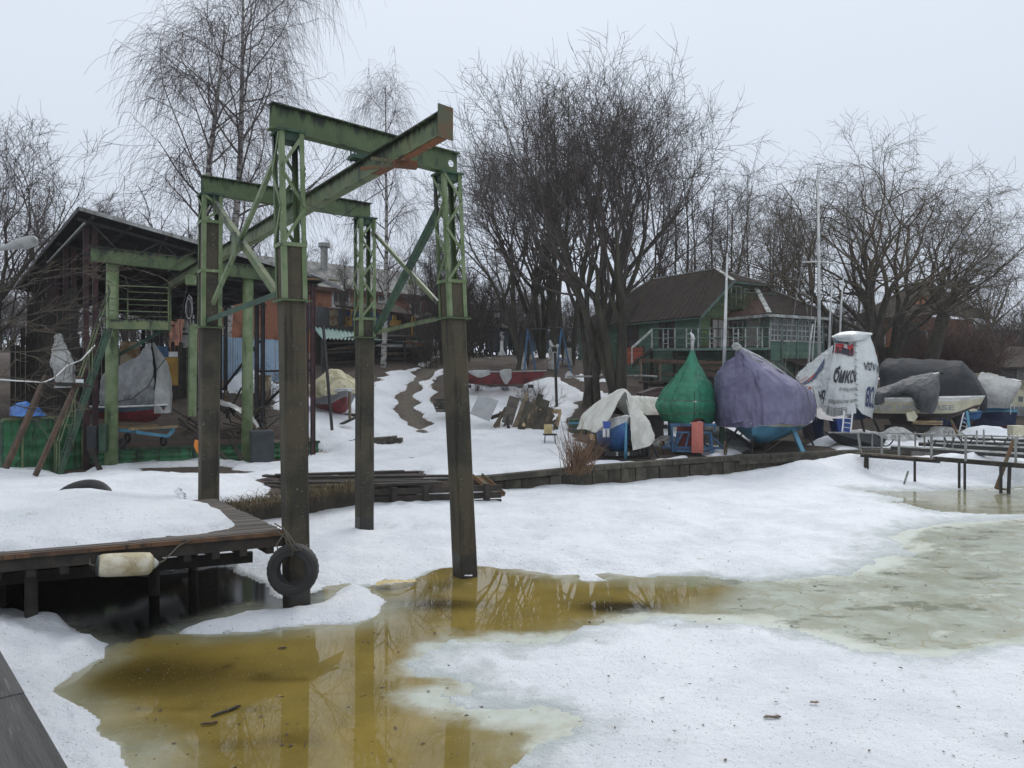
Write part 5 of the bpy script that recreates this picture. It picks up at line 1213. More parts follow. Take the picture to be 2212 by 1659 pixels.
def crane_frame():
    t = thing('inner_crane_frame', 'green beam on two round pale green posts at the mouth of the shed', 'crane frame', (-9.4, 21.7, .4))
    A = P(240, 1020, 20.4); B = P(534, 1000, 23.0)
    for (p, xb, Y, z1, yy) in ((A, 243, 20.4, 6.08, 1024), (B, 536, 23, 6.05, 1004)):
        top = P(xb, 575, Y); top.z = z1; bot = P(xb - 3, yy, Y); bot.z = .3
        MB().tube([bot, (bot + top) / 2, top], [.165, .16, .155], 20).build('round_post', M['pale_green'], t, smooth=True)
        MB().tube([bot + V(0, 0, -.1), bot + V(0, 0, .28)], [.26, .2], 12).build('post_foot', M['dark_green'], t)
    a = P(196, 560, 19.9); a.z = 6.27; b = P(598, 590, 23.5); b.z = 6.2
    mb = MB(); mb.ibeam(a, b, .18, .40, .02); mb.build('top_beam', M['green'], t)
    MB().bar(P(417, 700, 21.9), P(414, 900, 21.9), .2, .2).build('side_post', M['pale_green'], t)
crane_frame()
def stair():
    t = thing('access_stair', 'steep green metal stair with pipe handrails up to a small railed landing', 'stair', (-11, 19.6, .4))
    # landing
    a, b = P(234, 706, 19.4), P(364, 710, 19.9); d = (b - a); d.z = 0; d.normalize(); n = V(-d.y, d.x, 0)
    z = 4.33; c = [a, b, b + n * 1.0, a + n * 1.0]; c = [V(p.x, p.y, z) for p in c]
    MB().slab(c, (0, 0, 1), .05).build('landing_floor', M['dark_green'], t)
    MB().bar(c[0] + V(0, 0, .08), c[1] + V(0, 0, .08), .03, .24).build('fascia', M['olive_green'], t)
    MB().bar(c[1] + V(0, 0, .08), c[2] + V(0, 0, .08), .03, .24).build('fascia', M['olive_green'], t)
    for p in (c[0], c[1], c[2], (c[0] + c[1]) / 2 * 0 + c[0] + (c[1] - c[0]) * .25 + n * .95): MB().tube([p + V(0, 0, .1), p + V(0, 0, 1.08)], .018, 6).build('rail_post', M['olive_green'], t)
    for h in (.42, .72, 1.06):
        mb = MB(); mb.tube([c[0] + V(0, 0, h), c[1] + V(0, 0, h), c[2] + V(0, 0, h)], .015, 6); mb.build('rail', M['olive_green'], t)
        MB().tube([c[0] + d * .35 + n * .95 + V(0, 0, h - .05), c[2] + V(0, 0, h - .05)], .012, 6).build('rail', M['olive_green'], t)
    MB().bar(P(363, 708, 20.3), P(255, 768, 20.6), .07, .07).build('knee_brace', M['dark_green'], t)
    # flight
    top, bot = V(a.x - .05, a.y + .1, 4.3), P(122, 1028, 18.6); bot.z = .55
    st = V(-.6, .8, 0).normalized() * .24
    for o in (-1, 1): MB().bar(top + st * o, bot + st * o, .04, .11).build('stringer', M['dark_green'], t)
    for i in range(1, 11):
        p = top.lerp(bot, i / 11); MB().bar(p - st, p + st, .10, .02).build('tread', M['dark_green'], t)
    for o in (-1, 1):
        mb = MB(); q = [top + st * o + V(0, 0, .92), bot + st * o + V(.05, 0, .95)]; mb.tube([c[0] + V(0, 0, 1.06)] + q if o < 0 else q, .020, 6); mb.build('handrail', M['olive_green'], t)
        for f in (.03, .35, .68, .97): p = top.lerp(bot, f) + st * o; MB().tube([p, p + V(0, 0, .93)], .015, 6).build('rail_post', M['olive_green'], t)
stair()
# ground platform with green metal cladding
def platform():
    t = thing('clad_platform', 'low wooden platform faced with peeling green metal sheets under the shed', 'platform', (-8.5, 24, .4))
    a, b = P(160, 985, 21.6), P(690, 975, 24.8); a.z = b.z = 0; d = (b - a).normalized(); n = V(-d.y, d.x, 0); L = (b - a).length
    zt = 1.02
    MB().slab([V(p.x, p.y, zt - .08) for p in (a + n * .05, b + n * .05, b + n * 6, a + n * 6)], (0, 0, 1), .02).build('subfloor', M['dark_wood'], t)
    rg = random.Random(8)
    for i in range(22):
        s = .05 + i * .26; MB().bar(V(a.x, a.y, zt - .03) + n * (s + .12), V(a.x, a.y, zt - .03) + n * (s + .12) + d * L, .25, .04).build('floor_board', M['brown_beam'] if i < 9 else M['dark_wood'], t)
    # front sheets with rolled ribs
    s = 0
    while s < L - .3:
        w = min(rg.uniform(1.4, 2.3), L - s); mt = M['bright_green']; dd = rg.uniform(-.02, .02)
        p0 = a + d * s - n * (.03 + dd); p1 = a + d * (s + w - .04) - n * (.03 + dd)
        prof = []; z = .35
        for i in range(15): prof.append((z, .03 if i % 4 in (1, 2) else 0)); z += (zt - .42) / 14
        S = np.array([[tuple(V(p.x, p.y, z) - n * o) for (z, o) in prof] for p in (p0, p1)]); mesh_obj('cladding_sheet', S.reshape(-1, 3), grid_faces(2, 15), mt, t)
        MB().bar(V(p0.x, p0.y, .3) - n * .02, V(p0.x, p0.y, zt) - n * .02, .06, .06).build('cover_strip', M['dark_green'], t); s += w
    MB().bar(V(a.x, a.y, zt - .02) - n * .04, V(b.x, b.y, zt - .02) - n * .04, .1, .07).build('edge_rail', M['dark_green'], t)
    # stepped side block on the left
    t2 = thing('clad_bin', 'tall green ribbed metal bin with peeling white patches left of the stair', 'bin', (-13, 20.6, .5))
    a, b = P(6, 975, 19.6), P(178, 975, 21.3); a.z = b.z = 0; d = (b - a).normalized(); n = V(-d.y, d.x, 0)
    prof = [(.45 + i * .075, .035 if i % 5 in (1, 2) else 0) for i in range(21)]
    S = np.array([[tuple(V(p.x, p.y, z) - n * o) for (z, o) in prof] for p in (a, b)]); mesh_obj('cladding_sheet', S.reshape(-1, 3), grid_faces(2, 21), M['bright_green'], t2)
    MB().slab([V(p.x, p.y, .4) for p in (a + n * .02, b + n * .02, b + n * 1.6, a + n * 1.6)], (0, 0, 1), 1.5).build('bin_body', M['dark_green'], t2)
    MB().bar(V(a.x, a.y, 1.98), V(b.x, b.y, 2.02), .12, .06).build('top_rail', M['olive_green'], t2)
    for f in (.22, .62, .985): p = a + (b - a) * f - n * .05; MB().bar(V(p.x, p.y, .4), V(p.x, p.y, 1.98), .05, .05).build('stake', M['olive_green'], t2)
platform()
# brown timber frame leaning in front of the bin
t = thing('timber_trestle', 'two long brown beams leaning together under a small board shelf at the left', 'trestle', (-11.5, 17.5, .8))
for (x0, y0, x1, y1, Y0, Y1) in ((100, 812, 12, 1012, 17.6, 16.8), (172, 814, 76, 1028, 17.2, 16.6)):
    b_ = P(x1, y1, Y1); MB().bar(P(x0, y0, Y0), b_, .15, .09).build('leaning_beam', M['brown_beam'], t, bevel=.01)
MB().slab([P(95, 828, 17.2), P(178, 830, 16.9), P(206, 838, 17.6), P(120, 834, 18.0)], (0, 0, 1), .03).build('shelf_board', M['dark_wood'], t)
MB().box(P(172, 824, 17.1), (.12, .1, .09)).build('snow_clot', M['snow_lump'], t)
# switch boxes
def box_thing(name, label, cat, px0, py0, px1, py1, Y, dep, m, rz=.55, door=None, zmin=None):
    c = P((px0 + px1) / 2, (py0 + py1) / 2, Y); w = (px1 - px0) / F * Y; h = (py1 - py0) / F * Y
    t = thing(name, label, cat, (c.x, c.y, c.z - h / 2))
    MB().box((c.x, c.y, c.z), (w * .92, dep, h), rz).build('case', m, t, bevel=.015)
    n = V(math.sin(rz), -math.cos(rz), 0); p = c + n * (dep / 2 + .012)
    MB().box((p.x, p.y, p.z), (w * .78, .02, h * .88), rz).build('door', door or m, t, bevel=.006)
    return t
box_thing('switch_box', 'dark grey electrical cabinet hanging beside the round green post', 'cabinet', 190, 920, 213, 972, 20.2, .25, M['dark_barrel'], rz=.3)
box_thing('switch_box', 'narrow green electrical cabinet touching the round green post', 'cabinet', 215, 916, 231, 978, 20.1, .22, M['dark_green'], rz=.3)
box_thing('dark_cabinet', 'smooth dark grey curved cabinet standing in snow beside the right round post', 'cabinet', 539, 930, 592, 1006, 22.2, .6, M['dark_barrel'], rz=.35)
box_thing('relay_box', 'pale green relay box hanging from the runway beam at the shed mouth', 'box', 401, 595, 424, 616, 19.6, .2, M['pale_green'], rz=.5)
setprops(surf('orange_cloth', [[P(421, 950, 20.6), P(432, 952, 20.7)], [P(419, 965, 20.5), P(430, 968, 20.7)], [P(428, 981, 20.6), P(431, 980, 20.7)]], 12, 8, M['orange'], amp=.02, seed=3), 'small orange cloth hanging at the platform edge behind the rear left concrete post', 'cloth')
# cables coil
t = thing('cable_coil', 'loops of thin grey cable hanging under the relay box at the shed mouth', 'cable', tuple(P(412, 700, 19.8)))
rg = random.Random(1)
for i in range(9):
    x0 = 415 + rg.uniform(-4, 4); w = rg.uniform(6, 16); y0 = 640 + rg.uniform(-3, 8); y1 = 700 + rg.uniform(-18, 10)
    pts = []
    for k in range(13):
        th = -math.pi / 2 + 2 * math.pi * k / 12; pts.append(P(x0 - 4 + w * .5 * math.cos(th) * (1 if k < 13 else 0), (y0 + y1) / 2 + (y1 - y0) / 2 * math.sin(th), 19.8 + .06 * i))
    MB().tube(pts, .012, 5).build('loop', M['black_steel'] if i % 3 else M['grey_steel'], t)
MB().tube([P(404, 618, 19.7), P(388, 700, 19.9), P(392, 760, 20)], .012, 5).build('loop', M['black_steel'], t)
# louvre sheet
S_ = [[P(361, 588, 18.9), P(385, 575, 19.3)], [P(380, 567, 18.6), P(405, 560, 19.1)], [P(400, 552, 18.4), P(420, 546, 18.9)], [P(422, 543, 18.2), P(423, 548, 18.8)]]
setprops(surf('bent_sheet', S_, 24, 6, M['olive_green'], amp=.01), 'bent pale green metal sheet jutting out beside the rear left post', 'sheet')
# street lamp head
t = thing('street_lamp', 'grey cobra-head street lamp reaching in from the left edge', 'street lamp', tuple(P(-60, 560, 12)))
a, b = P(-8, 540, 12), P(82, 517, 12.2); d = b - a
MB().tube([a + d * f for f in (0, .2, .45, .75, .95, 1.0)], [.03, .04, .075, .09, .07, .02], 16).build('lamp_shell', M['lamp_grey'], t, smooth=True)
MB().tube([P(50, 532, 12.1) + V(0, 0, .0), P(78, 524, 12.2)], [.065, .05], 14).build('lens', M['tarp_pale'], t, smooth=True)
MB().tube([a + d * .1, P(-60, 556, 12), P(-160, 590, 12)], .03, 8).build('arm', M['grey_steel'], t)
MB().tube([P(-160, 590, 12), V(P(-160, 590, 12).x, 12, .5)], .07, 10).build('pole', M['grey_steel'], t)
# white cable
mb = MB(); mb.tube([P(-30, 818, 16), P(40, 823, 16.3), P(95, 826, 16.6), P(120, 815, 16.8), P(145, 790, 17), P(175, 778, 17.3), P(205, 746, 17.6)], .016, 6)
setprops(mb.build('white_cable', M['white_paint'], smooth=True), 'white cable strung across in front of the shed at the left', 'cable')
# furled grey sail standing in the shed
def cone_tarp(name, label, top, bot, w, Y, m):
    C = []
    for (f, k) in ((0, .05), (.2, .5), (.5, 1.0), (.75, .85), (1, .95)):
        p = top.lerp(bot, f); C.append([p + V(math.cos(a) * w * k, math.sin(a) * w * k * .6, 0) for a in np.linspace(0, 2 * math.pi, 9)])
    return setprops(surf(name, C, 50, 60, m, amp=.03, seed=5, fold=.05, fdir='v', fn=12), label, 'tarpaulin')
cone_tarp('furled_sail', 'tall narrow folded grey sailcloth standing in the shed left of the stair', P(127, 722, 20.5), P(143, 838, 20.3), .26, 20, M['tarp_pale'])
# blue tarp heap
C = [[P(20, 897, 19.6), P(55, 899, 19.5), P(103, 898, 19.8)], [P(22, 880, 20), P(55, 878, 19.9), P(98, 893, 20.1)], [P(35, 870, 20.3), P(58, 868, 20.3), P(90, 887, 20.4)], [P(30, 890, 20.9), P(60, 890, 20.9), P(96, 893, 20.9)]]
setprops(surf('blue_tarp_heap', C, 40, 50, M['blue_tarp'], amp=.03, seed=2, fold=.03), 'crumpled bright blue tarpaulin heaped on the green bin', 'tarpaulin')
# yellow and blue panels inside the shed
for (x0, y0, x1, y1, Y, m, lb) in ((350, 772, 383, 833, 25.5, 'yellow', 'plain yellow board standing at the back of the shed'), (338, 748, 362, 800, 26.2, 'trolley_blue', 'blue board standing behind the silver covered boat'), (365, 760, 383, 771, 25.2, 'white_paint', 'small white board above the yellow board in the shed'), (262, 738, 300, 800, 27, 'rust_panel', 'stained pale panel standing upright behind the silver covered boat')):
    c = P((x0 + x1) / 2, (y0 + y1) / 2, Y); setprops(MB().box(tuple(c), ((x1 - x0) / F * Y, .04, (y1 - y0) / F * Y), .4).build('standing_board', M[m]), lb, 'board')
# junk: dark clutter along the back of the platform
rg = random.Random(77)
t = thing('scrap_pile', 'dark jumble of broken boards and sheets on the right of the shed platform', 'scrap', tuple(P(450, 930, 24.5)))
for i in range(46):
    x = rg.uniform(392, 575); Y = rg.uniform(24.2, 26.8); y = rg.uniform(880, 945); p = P(x, y, Y); p.z = max(p.z, 1.06)
    q = p + V(rg.uniform(-.9, .9), rg.uniform(-.5, .5), rg.uniform(-.2, .8)); q.z = max(q.z, 1.05)
    MB().bar(p, q, rg.uniform(.05, .2), .03).build('scrap_board', M[rg.choice(['dark_wood', 'dark_wood', 'brown_beam', 'black_steel', 'plank'])], t)
C = [[P(462, 870, 24.3), P(500, 880, 24.2), P(540, 905, 24.0), P(556, 925, 23.9)], [P(470, 860, 24.8), P(505, 872, 24.8), P(538, 892, 24.6), P(560, 920, 24.4)], [P(480, 890, 25.2), P(510, 890, 25.2), P(540, 900, 25), P(560, 925, 24.8)]]
setprops(surf('scrap_film', C, 30, 40, M['film'], amp=.03, seed=12, fold=.05), 'crumpled grey plastic sheet slumped over scrap left of the right round post', 'plastic sheet')
for i, (x0, y0, x1, y1, Y) in enumerate(((388, 905, 430, 938, 22.6), (468, 970, 500, 1005, 22.4), (500, 950, 522, 992, 22.3), (195, 970, 222, 1028, 19.5))):
    setprops(MB().bar(P(x0, y0, Y + .3), P(x1, y1, Y), .13, .04).build('leaning_plank', M['dark_wood']), ['short plank leaning on the platform beyond the rear left concrete post', 'dark plank propped on the platform front left of the dark cabinet', 'dark plank propped just right of the scrap under the right round post', 'dark strut sloping to the ground below the switch cabinets'][i], 'plank')
# silver covered boat in the shed
def silver_boat():
    t = boat_frame(300, 22.6, 0, 'small boat under a silver tarpaulin on a light blue trolley in the shed', z=1.30); t.rotation_euler = (0, 0, R(-60))
    make_hull(t, 3.4, 1.6, .45, [M['maroon'], M['maroon'], M['slate_blue']], split=(.55, .85), keel0=.0, stern=.6)
    for o in list(t.children): o.location = (0, 0, .46)
    t.rotation_euler = (0, 0, R(-35)); t.location.x -= .25
    for y in (-.55, .55): MB().bar(V(-1.6, y, .26), V(1.35, y, .26), .06, .08).build('trolley_rail', M['light_blue'], t, local=True)
    for y in (-.55, .55): MB().bar(V(1.35, y, .24), V(1.95, 0, .12), .06, .08).build('drawbar', M['light_blue'], t, local=True)
    for x in (-1.2, .2, 1.25): MB().bar(V(x, -.7, .33), V(x, .7, .33), .16, .07).build('bolster', M['fresh_wood'], t, local=True)
    for x in (-1.3, .7):
        for y in (-.62, .62): MB().torus((x, y, -.10), (0, 1, 0), .13, .045, 16, 6).build('wheel', M['rubber'], t, local=True, smooth=True)
    inv = Matrix.Translation(t.location) @ Matrix.Rotation(R(-35), 4, 'Z'); inv = inv.inverted()
    def L(x, y, Y): return tuple(inv @ P(x, y, Y))
    C = [[L(215, 878, 23.9), L(216, 850, 23.9), L(222, 812, 24.2), L(232, 805, 24.9)],
         [L(252, 884, 23.0), L(252, 850, 22.9), L(254, 803, 23.2), L(262, 792, 24.2)],
         [L(290, 886, 22.4), L(291, 845, 22.2), L(292, 785, 22.6), L(298, 772, 23.6)],
         [L(318, 880, 21.9), L(319, 840, 21.7), L(318, 762, 22.2), L(322, 750, 23.0)],
         [L(334, 874, 21.6), L(333, 830, 21.5), L(329, 755, 22.0), L(328, 741, 22.6)]]
    surf('silver_sheet', C, 90, 70, M['tarp_grey'], t, amp=.03, seed=21, fold=.06, fdir='u', fn=7, local=True)
    C = [[L(333, 893, 21.55), L(334, 850, 21.5), L(338, 800, 21.8), L(328, 741, 22.6)], [L(350, 893, 21.6), L(352, 845, 21.6), L(350, 790, 21.9), L(330, 741, 22.7)], [L(369, 891, 21.9), L(370, 840, 22.0), L(362, 790, 22.3), L(332, 742, 22.8)], [L(366, 885, 23.2), L(368, 840, 23.3), L(360, 795, 23.4), L(330, 744, 23.4)]]
    surf('silver_sheet', C, 50, 60, M['tarp_pale'], t, amp=.015, seed=25, fold=.03, fdir='u', fn=6, local=True)
    MB().slab([V(*L(330, 760, 22.3)), V(*L(345, 800, 22.2)), V(*L(338, 860, 22.0)), V(*L(333, 860, 22))], (0, 1, 0), .02).build('dark_inner_sheet', M['tarp_mid'], t, local=True)
    mb = MB(); mb.tube([V(*L(252, 868, 21.9)), V(*L(285, 862, 21.8)), V(*L(320, 835, 21.5)), V(*L(338, 800, 21.3)), V(*L(358, 775, 21.2))], .014, 5); mb.build('tie_cord', M['black_steel'], t, local=True)
silver_boat()
# ------------------------------------------------------------------ boats ashore
def wheel(t, c, nrm, r, m=None, name='wheel', spokes=False):
    if spokes:
        mb = MB(); mb.torus(c, nrm, r, .022, 24, 6)
        a = Vector(nrm).normalized().cross(V(0, 0, 1)).normalized(); b = Vector(nrm).cross(a).normalized()
        for k in range(6):
            th = math.pi * k / 3; mb.tube([Vector(c), Vector(c) + (a * math.cos(th) + b * math.sin(th)) * r], .012, 4)
        mb.build(name, m or M['rust_steel'], t, local=True, smooth=True)
    else:
        MB().torus(c, nrm, r * .72, r * .30, 22, 8).build(name, m or M['rubber'], t, local=True, smooth=True)
        n = Vector(nrm).normalized(); MB().tube([Vector(c) - n * .03, Vector(c) + n * .03], r * .45, 12).build('hub', M['rust_steel'], t, local=True)
def text_mesh(s, size):
    cu = bpy.data.curves.new('txt', 'FONT'); cu.body = s; cu.size = size; cu.resolution_u = 3; cu.offset = .03 * size; cu.extrude = 0
    o = bpy.data.objects.new('txt', cu); sc.collection.objects.link(o)
    dg = bpy.context.evaluated_depsgraph_get(); me = bpy.data.meshes.new_from_object(o.evaluated_get(dg))
    import bmesh
    bm = bmesh.new(); bm.from_mesh(me)
    bmesh.ops.triangulate(bm, faces=bm.faces)
    for _ in range(2):
        es = [e for e in bm.edges if e.calc_length() > size * .22]
        if es: bmesh.ops.subdivide_edges(bm, edges=es, cuts=1); bmesh.ops.triangulate(bm, faces=bm.faces)
    v = [tuple(x.co) for x in bm.verts]; f = [tuple(q.index for q in p.verts) for p in bm.faces]; bm.free()
    bpy.data.objects.remove(o); bpy.data.curves.remove(cu)
    return v, f
def stick_text(name, s, size, fn, m, parent, local=True, bold=0.0, sx=1.0):
    """fn maps (x, y) in metres on the lettering plane to a point of the surface"""
    v, f = text_mesh(s, size); w = max(p[0] for p in v) if v else 0
    return mesh_obj(name, [tuple(fn(p[0] * sx, p[1])) for p in v], f, m, parent, local)
# blue boat with white cover -----------------------------------------
def blue_boat():
    t = boat_frame(1325, 24.9, 0, 'small blue and white boat under a dirty white canvas on a road trailer', z=.60)
    t.rotation_euler = (0, 0, R(-86))   # bow end towards the basin
    make_hull(t, 3.6, 1.62, 1.02, [M['blue_hull'], M['blue_hull'], M['white_paint']], split=(.35, .80), keel0=.10, sheer=.18, deadrise=.62, full=.70, deck=False)
    MB().tube([V(1.86, 0, 1.32), V(1.90, 0, .95), V(1.84, 0, .35), V(1.80, 0, .02)], [.022, .03, .05, .05], 8).build('rudder_bar', M['light_blue'], t, local=True, smooth=True)
    MB().slab([V(1.60, -.40, 1.12), V(1.62, -.66, 1.15), V(1.60, -.62, .92), V(1.60, -.45, .92)], (1, .1, 0), .03).build('bracket_plate', M['blue_paint'], t, local=True)
    for y in (-.48, -.60): MB().box((1.55, y, .80), (.03, .08, .28)).build('bracket_foot', M['white_paint'], t, local=True)
    # canvas: control points around the boat, local x forward (towards us), y to picture left(+)
    C = [[(-1.9, .75, .75), (-1.95, .45, 1.2), (-2.0, 0, 1.45), (-1.95, -.45, 1.2), (-1.9, -.8, .7)],
         [(-1.0, 1.0, .72), (-1.0, .75, 1.3), (-1.0, 0, 1.75), (-1.0, -.75, 1.35), (-1.0, -1.05, .62)],
         [(0, 1.02, .80), (0, .75, 1.35), (.1, 0, 1.95), (0, -.78, 1.4), (.0, -1.15, .55)],
         [(.9, .95, .82), (1.0, .62, 1.38), (1.25, .02, 2.10), (.95, -.65, 1.42), (.8, -1.15, .62)],
         [(1.35, .88, .78), (1.5, .50, 1.30), (1.72, .0, 2.12), (1.6, -.30, 1.30), (1.55, -.62, .45)],
         [(1.45, .80, .80), (1.62, .46, 1.22), (1.80, .0, 2.04), (1.85, -.12, 1.2), (1.88, -.22, .30)]]
    C = [[(p[0], -p[1], p[2]) for p in r] for r in C]
    surf('canvas_cover', C, 90, 80, M['tarp_white'], t, amp=.022, seed=4, fold=.05, local=True, scale=1.8, fn=8)
    FL = [[(1.80, -.0, 1.84), (1.86, -.12, 1.25), (1.90, -.14, .8), (1.88, -.20, .28)], [(1.55, -.35, 1.55), (1.62, -.50, 1.2), (1.62, -.62, .75), (1.62, -.75, .38)], [(1.2, -.6, 1.42), (1.3, -.85, 1.15), (1.3, -.98, .75), (1.25, -1.05, .50)]]
    surf('canvas_flap', [[(p[0], -p[1], p[2]) for p in r] for r in FL], 40, 60, M['tarp_white'], t, amp=.02, seed=14, fold=.04, local=True)
    # trailer
    for y in (-.5, .5): MB().bar(V(-1.6, y, .28), V(1.5, y * .9, .22), .07, .09).build('trailer_rail', M['black_steel'], t, local=True)
    MB().bar(V(1.5, -.55, .15), V(1.5, .45, .15), .06, .14).build('trailer_crossbar', M['black_steel'], t, local=True)
    for (y, h) in ((.72, .9), (-.72, .85)): MB().bar(V(1.2, y, .05), V(.9, y * 1.12, h), .08, .09).build('support', M['black_steel'], t, local=True)
    MB().bar(V(1.5, 1.1, 0), V(1.1, .75, .9), .05, .05).build('support', M['black_steel'], t, local=True)
    for y in (-.88, .88): wheel(t, (.7, y, .27), (0, 1, 0), .28)
    for s, y0 in (('2', -.24), ('15', .04)):
        stick_text('number', s, .15, lambda x, yy, y0=y0: V(1.545, y0 + x, .10 + yy), M['white_paint'], t)
    MB().box((1.0, -.86, .62), (.25, .04, .18), .3).build('timber_pad', M['fresh_wood'], t, local=True)
blue_boat()
# rubber strip/boards below: dark mats on the ground
mb = MB()
for i in range(5):
    a, b = G(1275 + 8 * i, 1000 - 4 * i, .58), G(1400 + 2 * i, 998 - 4 * i, .58); mb.bar(a, b, .16, .05)
setprops(mb.build('ground_boards', M['dark_wood'], kind=None), 'black boards laid under the blue boat trailer', 'boards')
bpy.data.objects[-1] if False else None
# low white tent behind --------------------------------------------------
def tent():
    t = boat_frame(1375, 27.6, 0, 'low boat under white sheeting with a brown patterned gable behind the blue boat', z=.66)
    p = [P(1342, 853, 26.4), P(1420, 858, 29.5)]
    o = ORG[t.name]
    a, b = p; e0, e1 = P(1396, 897, 26.8), P(1432, 896, 28.5); w0 = P(1310, 892, 26.2); w1 = P(1385, 890, 30.5)
    surf('white_sheet', [[w0, (w0 + a) / 2 + V(0, 0, .05), a, (a + e0) / 2 + V(0, 0, .03), e0], [w1, (w1 + b) / 2, b, (b + e1) / 2, e1]], 40, 40, M['tarp_white'], t, amp=.02, seed=8)
    MB().slab([w0 + V(0, .05, -.02), a + V(0, .05, -.05), e0 + V(0, .05, -.05)], (0, 1, 0), .02).build('patterned_gable', M['rust_roof'], t)
    sh_ = [P(1394, 897, 26.7), P(1434, 896, 28.4)]
    MB().slab([sh_[0] + V(0, .04, 0), sh_[1] + V(0, .04, 0), sh_[1] + V(0, .04, -.5), sh_[0] + V(0, .04, -.6)], (.3, -1, 0), .02).build('side_curtain', M['tarp_black'], t)
    MB().slab([P(1320, 905, 27), P(1430, 905, 29), P(1436, 955, 28.8), P(1325, 960, 27)], (0, 1, 0), .3).build('dark_hull', M['antifoul'], t)
    MB().slab([P(1398, 922, 26.9), P(1440, 917, 28), P(1446, 926, 28), P(1400, 928, 26.9)], (0, 1, 0), .03).build('hull_stripe', M['tarp_mid'], t)
tent()
# green covered boat -----------------------------------------------------
def green_boat():
    t = boat_frame(1488, 26.4, 0, 'boat shrouded in a pointed green tarpaulin on a blue trolley', z=.58); t.rotation_euler = (0, 0, R(-98))
    make_hull(t, 3.7, 2.0, .62, [M['salmon'], M['salmon']], split=(.9,), keel0=0, stern=.8)
    for o in list(t.children): o.location = (0, 0, .98)
    rg = np.random.RandomState(3)
    # ring loft: z, centre y, half width, half length
    rings = [(3.5, .02, .03, .05, .9), (3.25, .02, .11, .14, .9), (2.95, .02, .25, .35, .8), (2.62, .0, .48, .8, .6), (2.3, .0, .70, 1.35, .35), (2.0, -.02, .90, 1.8, .12), (1.76, -.03, 1.02, 2.0, 0), (1.60, -.04, 1.09, 2.08, 0), (1.42, -.05, 1.07, 2.06, 0), (1.2, -.04, .95, 2.0, 0), (1.04, -.03, .84, 1.96, 0)]
    A = np.linspace(0, 2 * np.pi, 25); C = []
    for (z, cy, w, l, fx) in rings:
        zz = z + (.10 * np.sin(A * 3 + 1) * (z < 1.3)) + (.07 * np.sin(A * 5) * (z < 1.15))
        C.append(np.stack([fx * 1.1 + l * np.sign(np.cos(A)) * np.abs(np.cos(A)) ** 1.4, cy + w * .96 * np.sign(np.sin(A)) * np.abs(np.sin(A)) ** 1.15, zz], -1))
    S = catmull(catmull(np.array(C), 110, 0), 150, 1)
    S = wrinkle(S, .018, 31, 2.4); f = np.linspace(0, 1, 110)[:, None]
    ang = np.linspace(0, 1, 150)[None, :]; w_ = fbm(np.stack([ang * 11 + 0 * f, f * 1.2 + 0 * ang, 0 * f * ang], -1), 3, 6)
    fd = np.clip(1 - np.abs(w_) * 3.5, 0, 1) ** 1.5 * .05 * np.sin(np.clip(f * 1.6, 0, 1) * np.pi / 2)
    ctr = S.mean(1, keepdims=True); S = S + unit(S - ctr) * fd[..., None]
    S[:, -1] = S[:, 0]
    sheet('tarpaulin', S, M['tarp_green'], t, local=True)
    for i in (66, 92): MB().tube([V(*(S[i, j] + unit(S[i, j] - S[i].mean(0)) * .012)) for j in range(0, 150, 4)], .011, 5).build('tie_rope', M['rope'], t, local=True)
    for j in (6, 30, 44, 118, 132): MB().tube([V(*(S[i, j] + unit(S[i, j] - S[i].mean(0)) * .006)) for i in range(30, 108, 6)], .008, 4).build('seam', M['dark_green'], t, local=True)
    MB().tube([V(1.05, .02, 3.38), V(1.04, .03, 3.6), V(1.02, .06, 3.78)], [.06, .05, .045], 8).build('wrapped_masthead', M['film'], t, local=True, smooth=True)
    MB().tube([V(1.02, .06, 3.74), V(1.03, .02, 3.9), V(1.0, -.04, 3.98)], [.07, .05, .02], 8).build('bag_tip', M['plastic_bag'], t, local=True, smooth=True)
    mb = MB(); mb.tube([V(2.13, -.02, 2.05), V(2.2, -.02, 1.7), V(2.2, -.01, 1.35), V(2.0, -.01, 1.06)], .012, 5); mb.build('lacing', M['black_steel'], t, local=True)
    MB().bar(V(2.02, .09, 1.08), V(2.02, .09, .10), .36, .05, up=(1, 0, 0)).build('keel_board', M['salmon'], t, local=True)
    MB().bar(V(1.6, -.12, 1.0), V(1.6, -.12, .10), .06, .8, up=(0, 1, 0)).build('keel_side', M['maroon'], t, local=True)
    m = M['trolley_blue']
    for (a, b, w) in (((1.9, -.75, .98), (1.9, .68, .98), .09), ((1.9, -.62, .15), (1.9, .60, .15), .08), ((1.9, -1.0, .25), (1.9, .95, .25), .07), ((1.9, -.6, .15), (1.9, -.5, .75), .07), ((1.9, .55, .15), (1.9, .5, .75), .07), ((1.9, -.5, .74), (1.9, -.15, .74), .06), ((1.9, .5, .74), (1.9, .3, .74), .06),
                      ((1.9, -.30, .15), (1.9, -.15, .72), .05), ((1.9, -.62, .2), (1.9, -.35, .74), .05), ((1.9, -.95, .25), (1.9, -.6, .6), .05), ((1.9, .95, .25), (1.9, .58, .6), .05), ((1.9, .68, .98), (1.9, .62, .75), .05), ((1.9, -.72, .98), (1.9, -.68, .1), .07), ((-1.0, -.7, .98), (-1.0, .7, .98), .09),
                      ((1.9, -.6, .95), (-1.2, -.6, .95), .08), ((1.9, .6, .95), (-1.2, .6, .95), .08), ((1.9, -.6, .2), (-1.2, -.6, .2), .08), ((1.9, .6, .2), (-1.2, .6, .2), .08), ((-1.0, .6, .2), (-1.0, .6, .95), .07), ((-1.0, -.6, .2), (-1.0, -.6, .95), .07)):
        MB().bar(V(*a), V(*b), w, w).build('trolley_bar', m, t, local=True)
    for y in (-1.02, .98): wheel(t, (1.85, y, .24), (.35, 1, 0), .21, spokes=True)
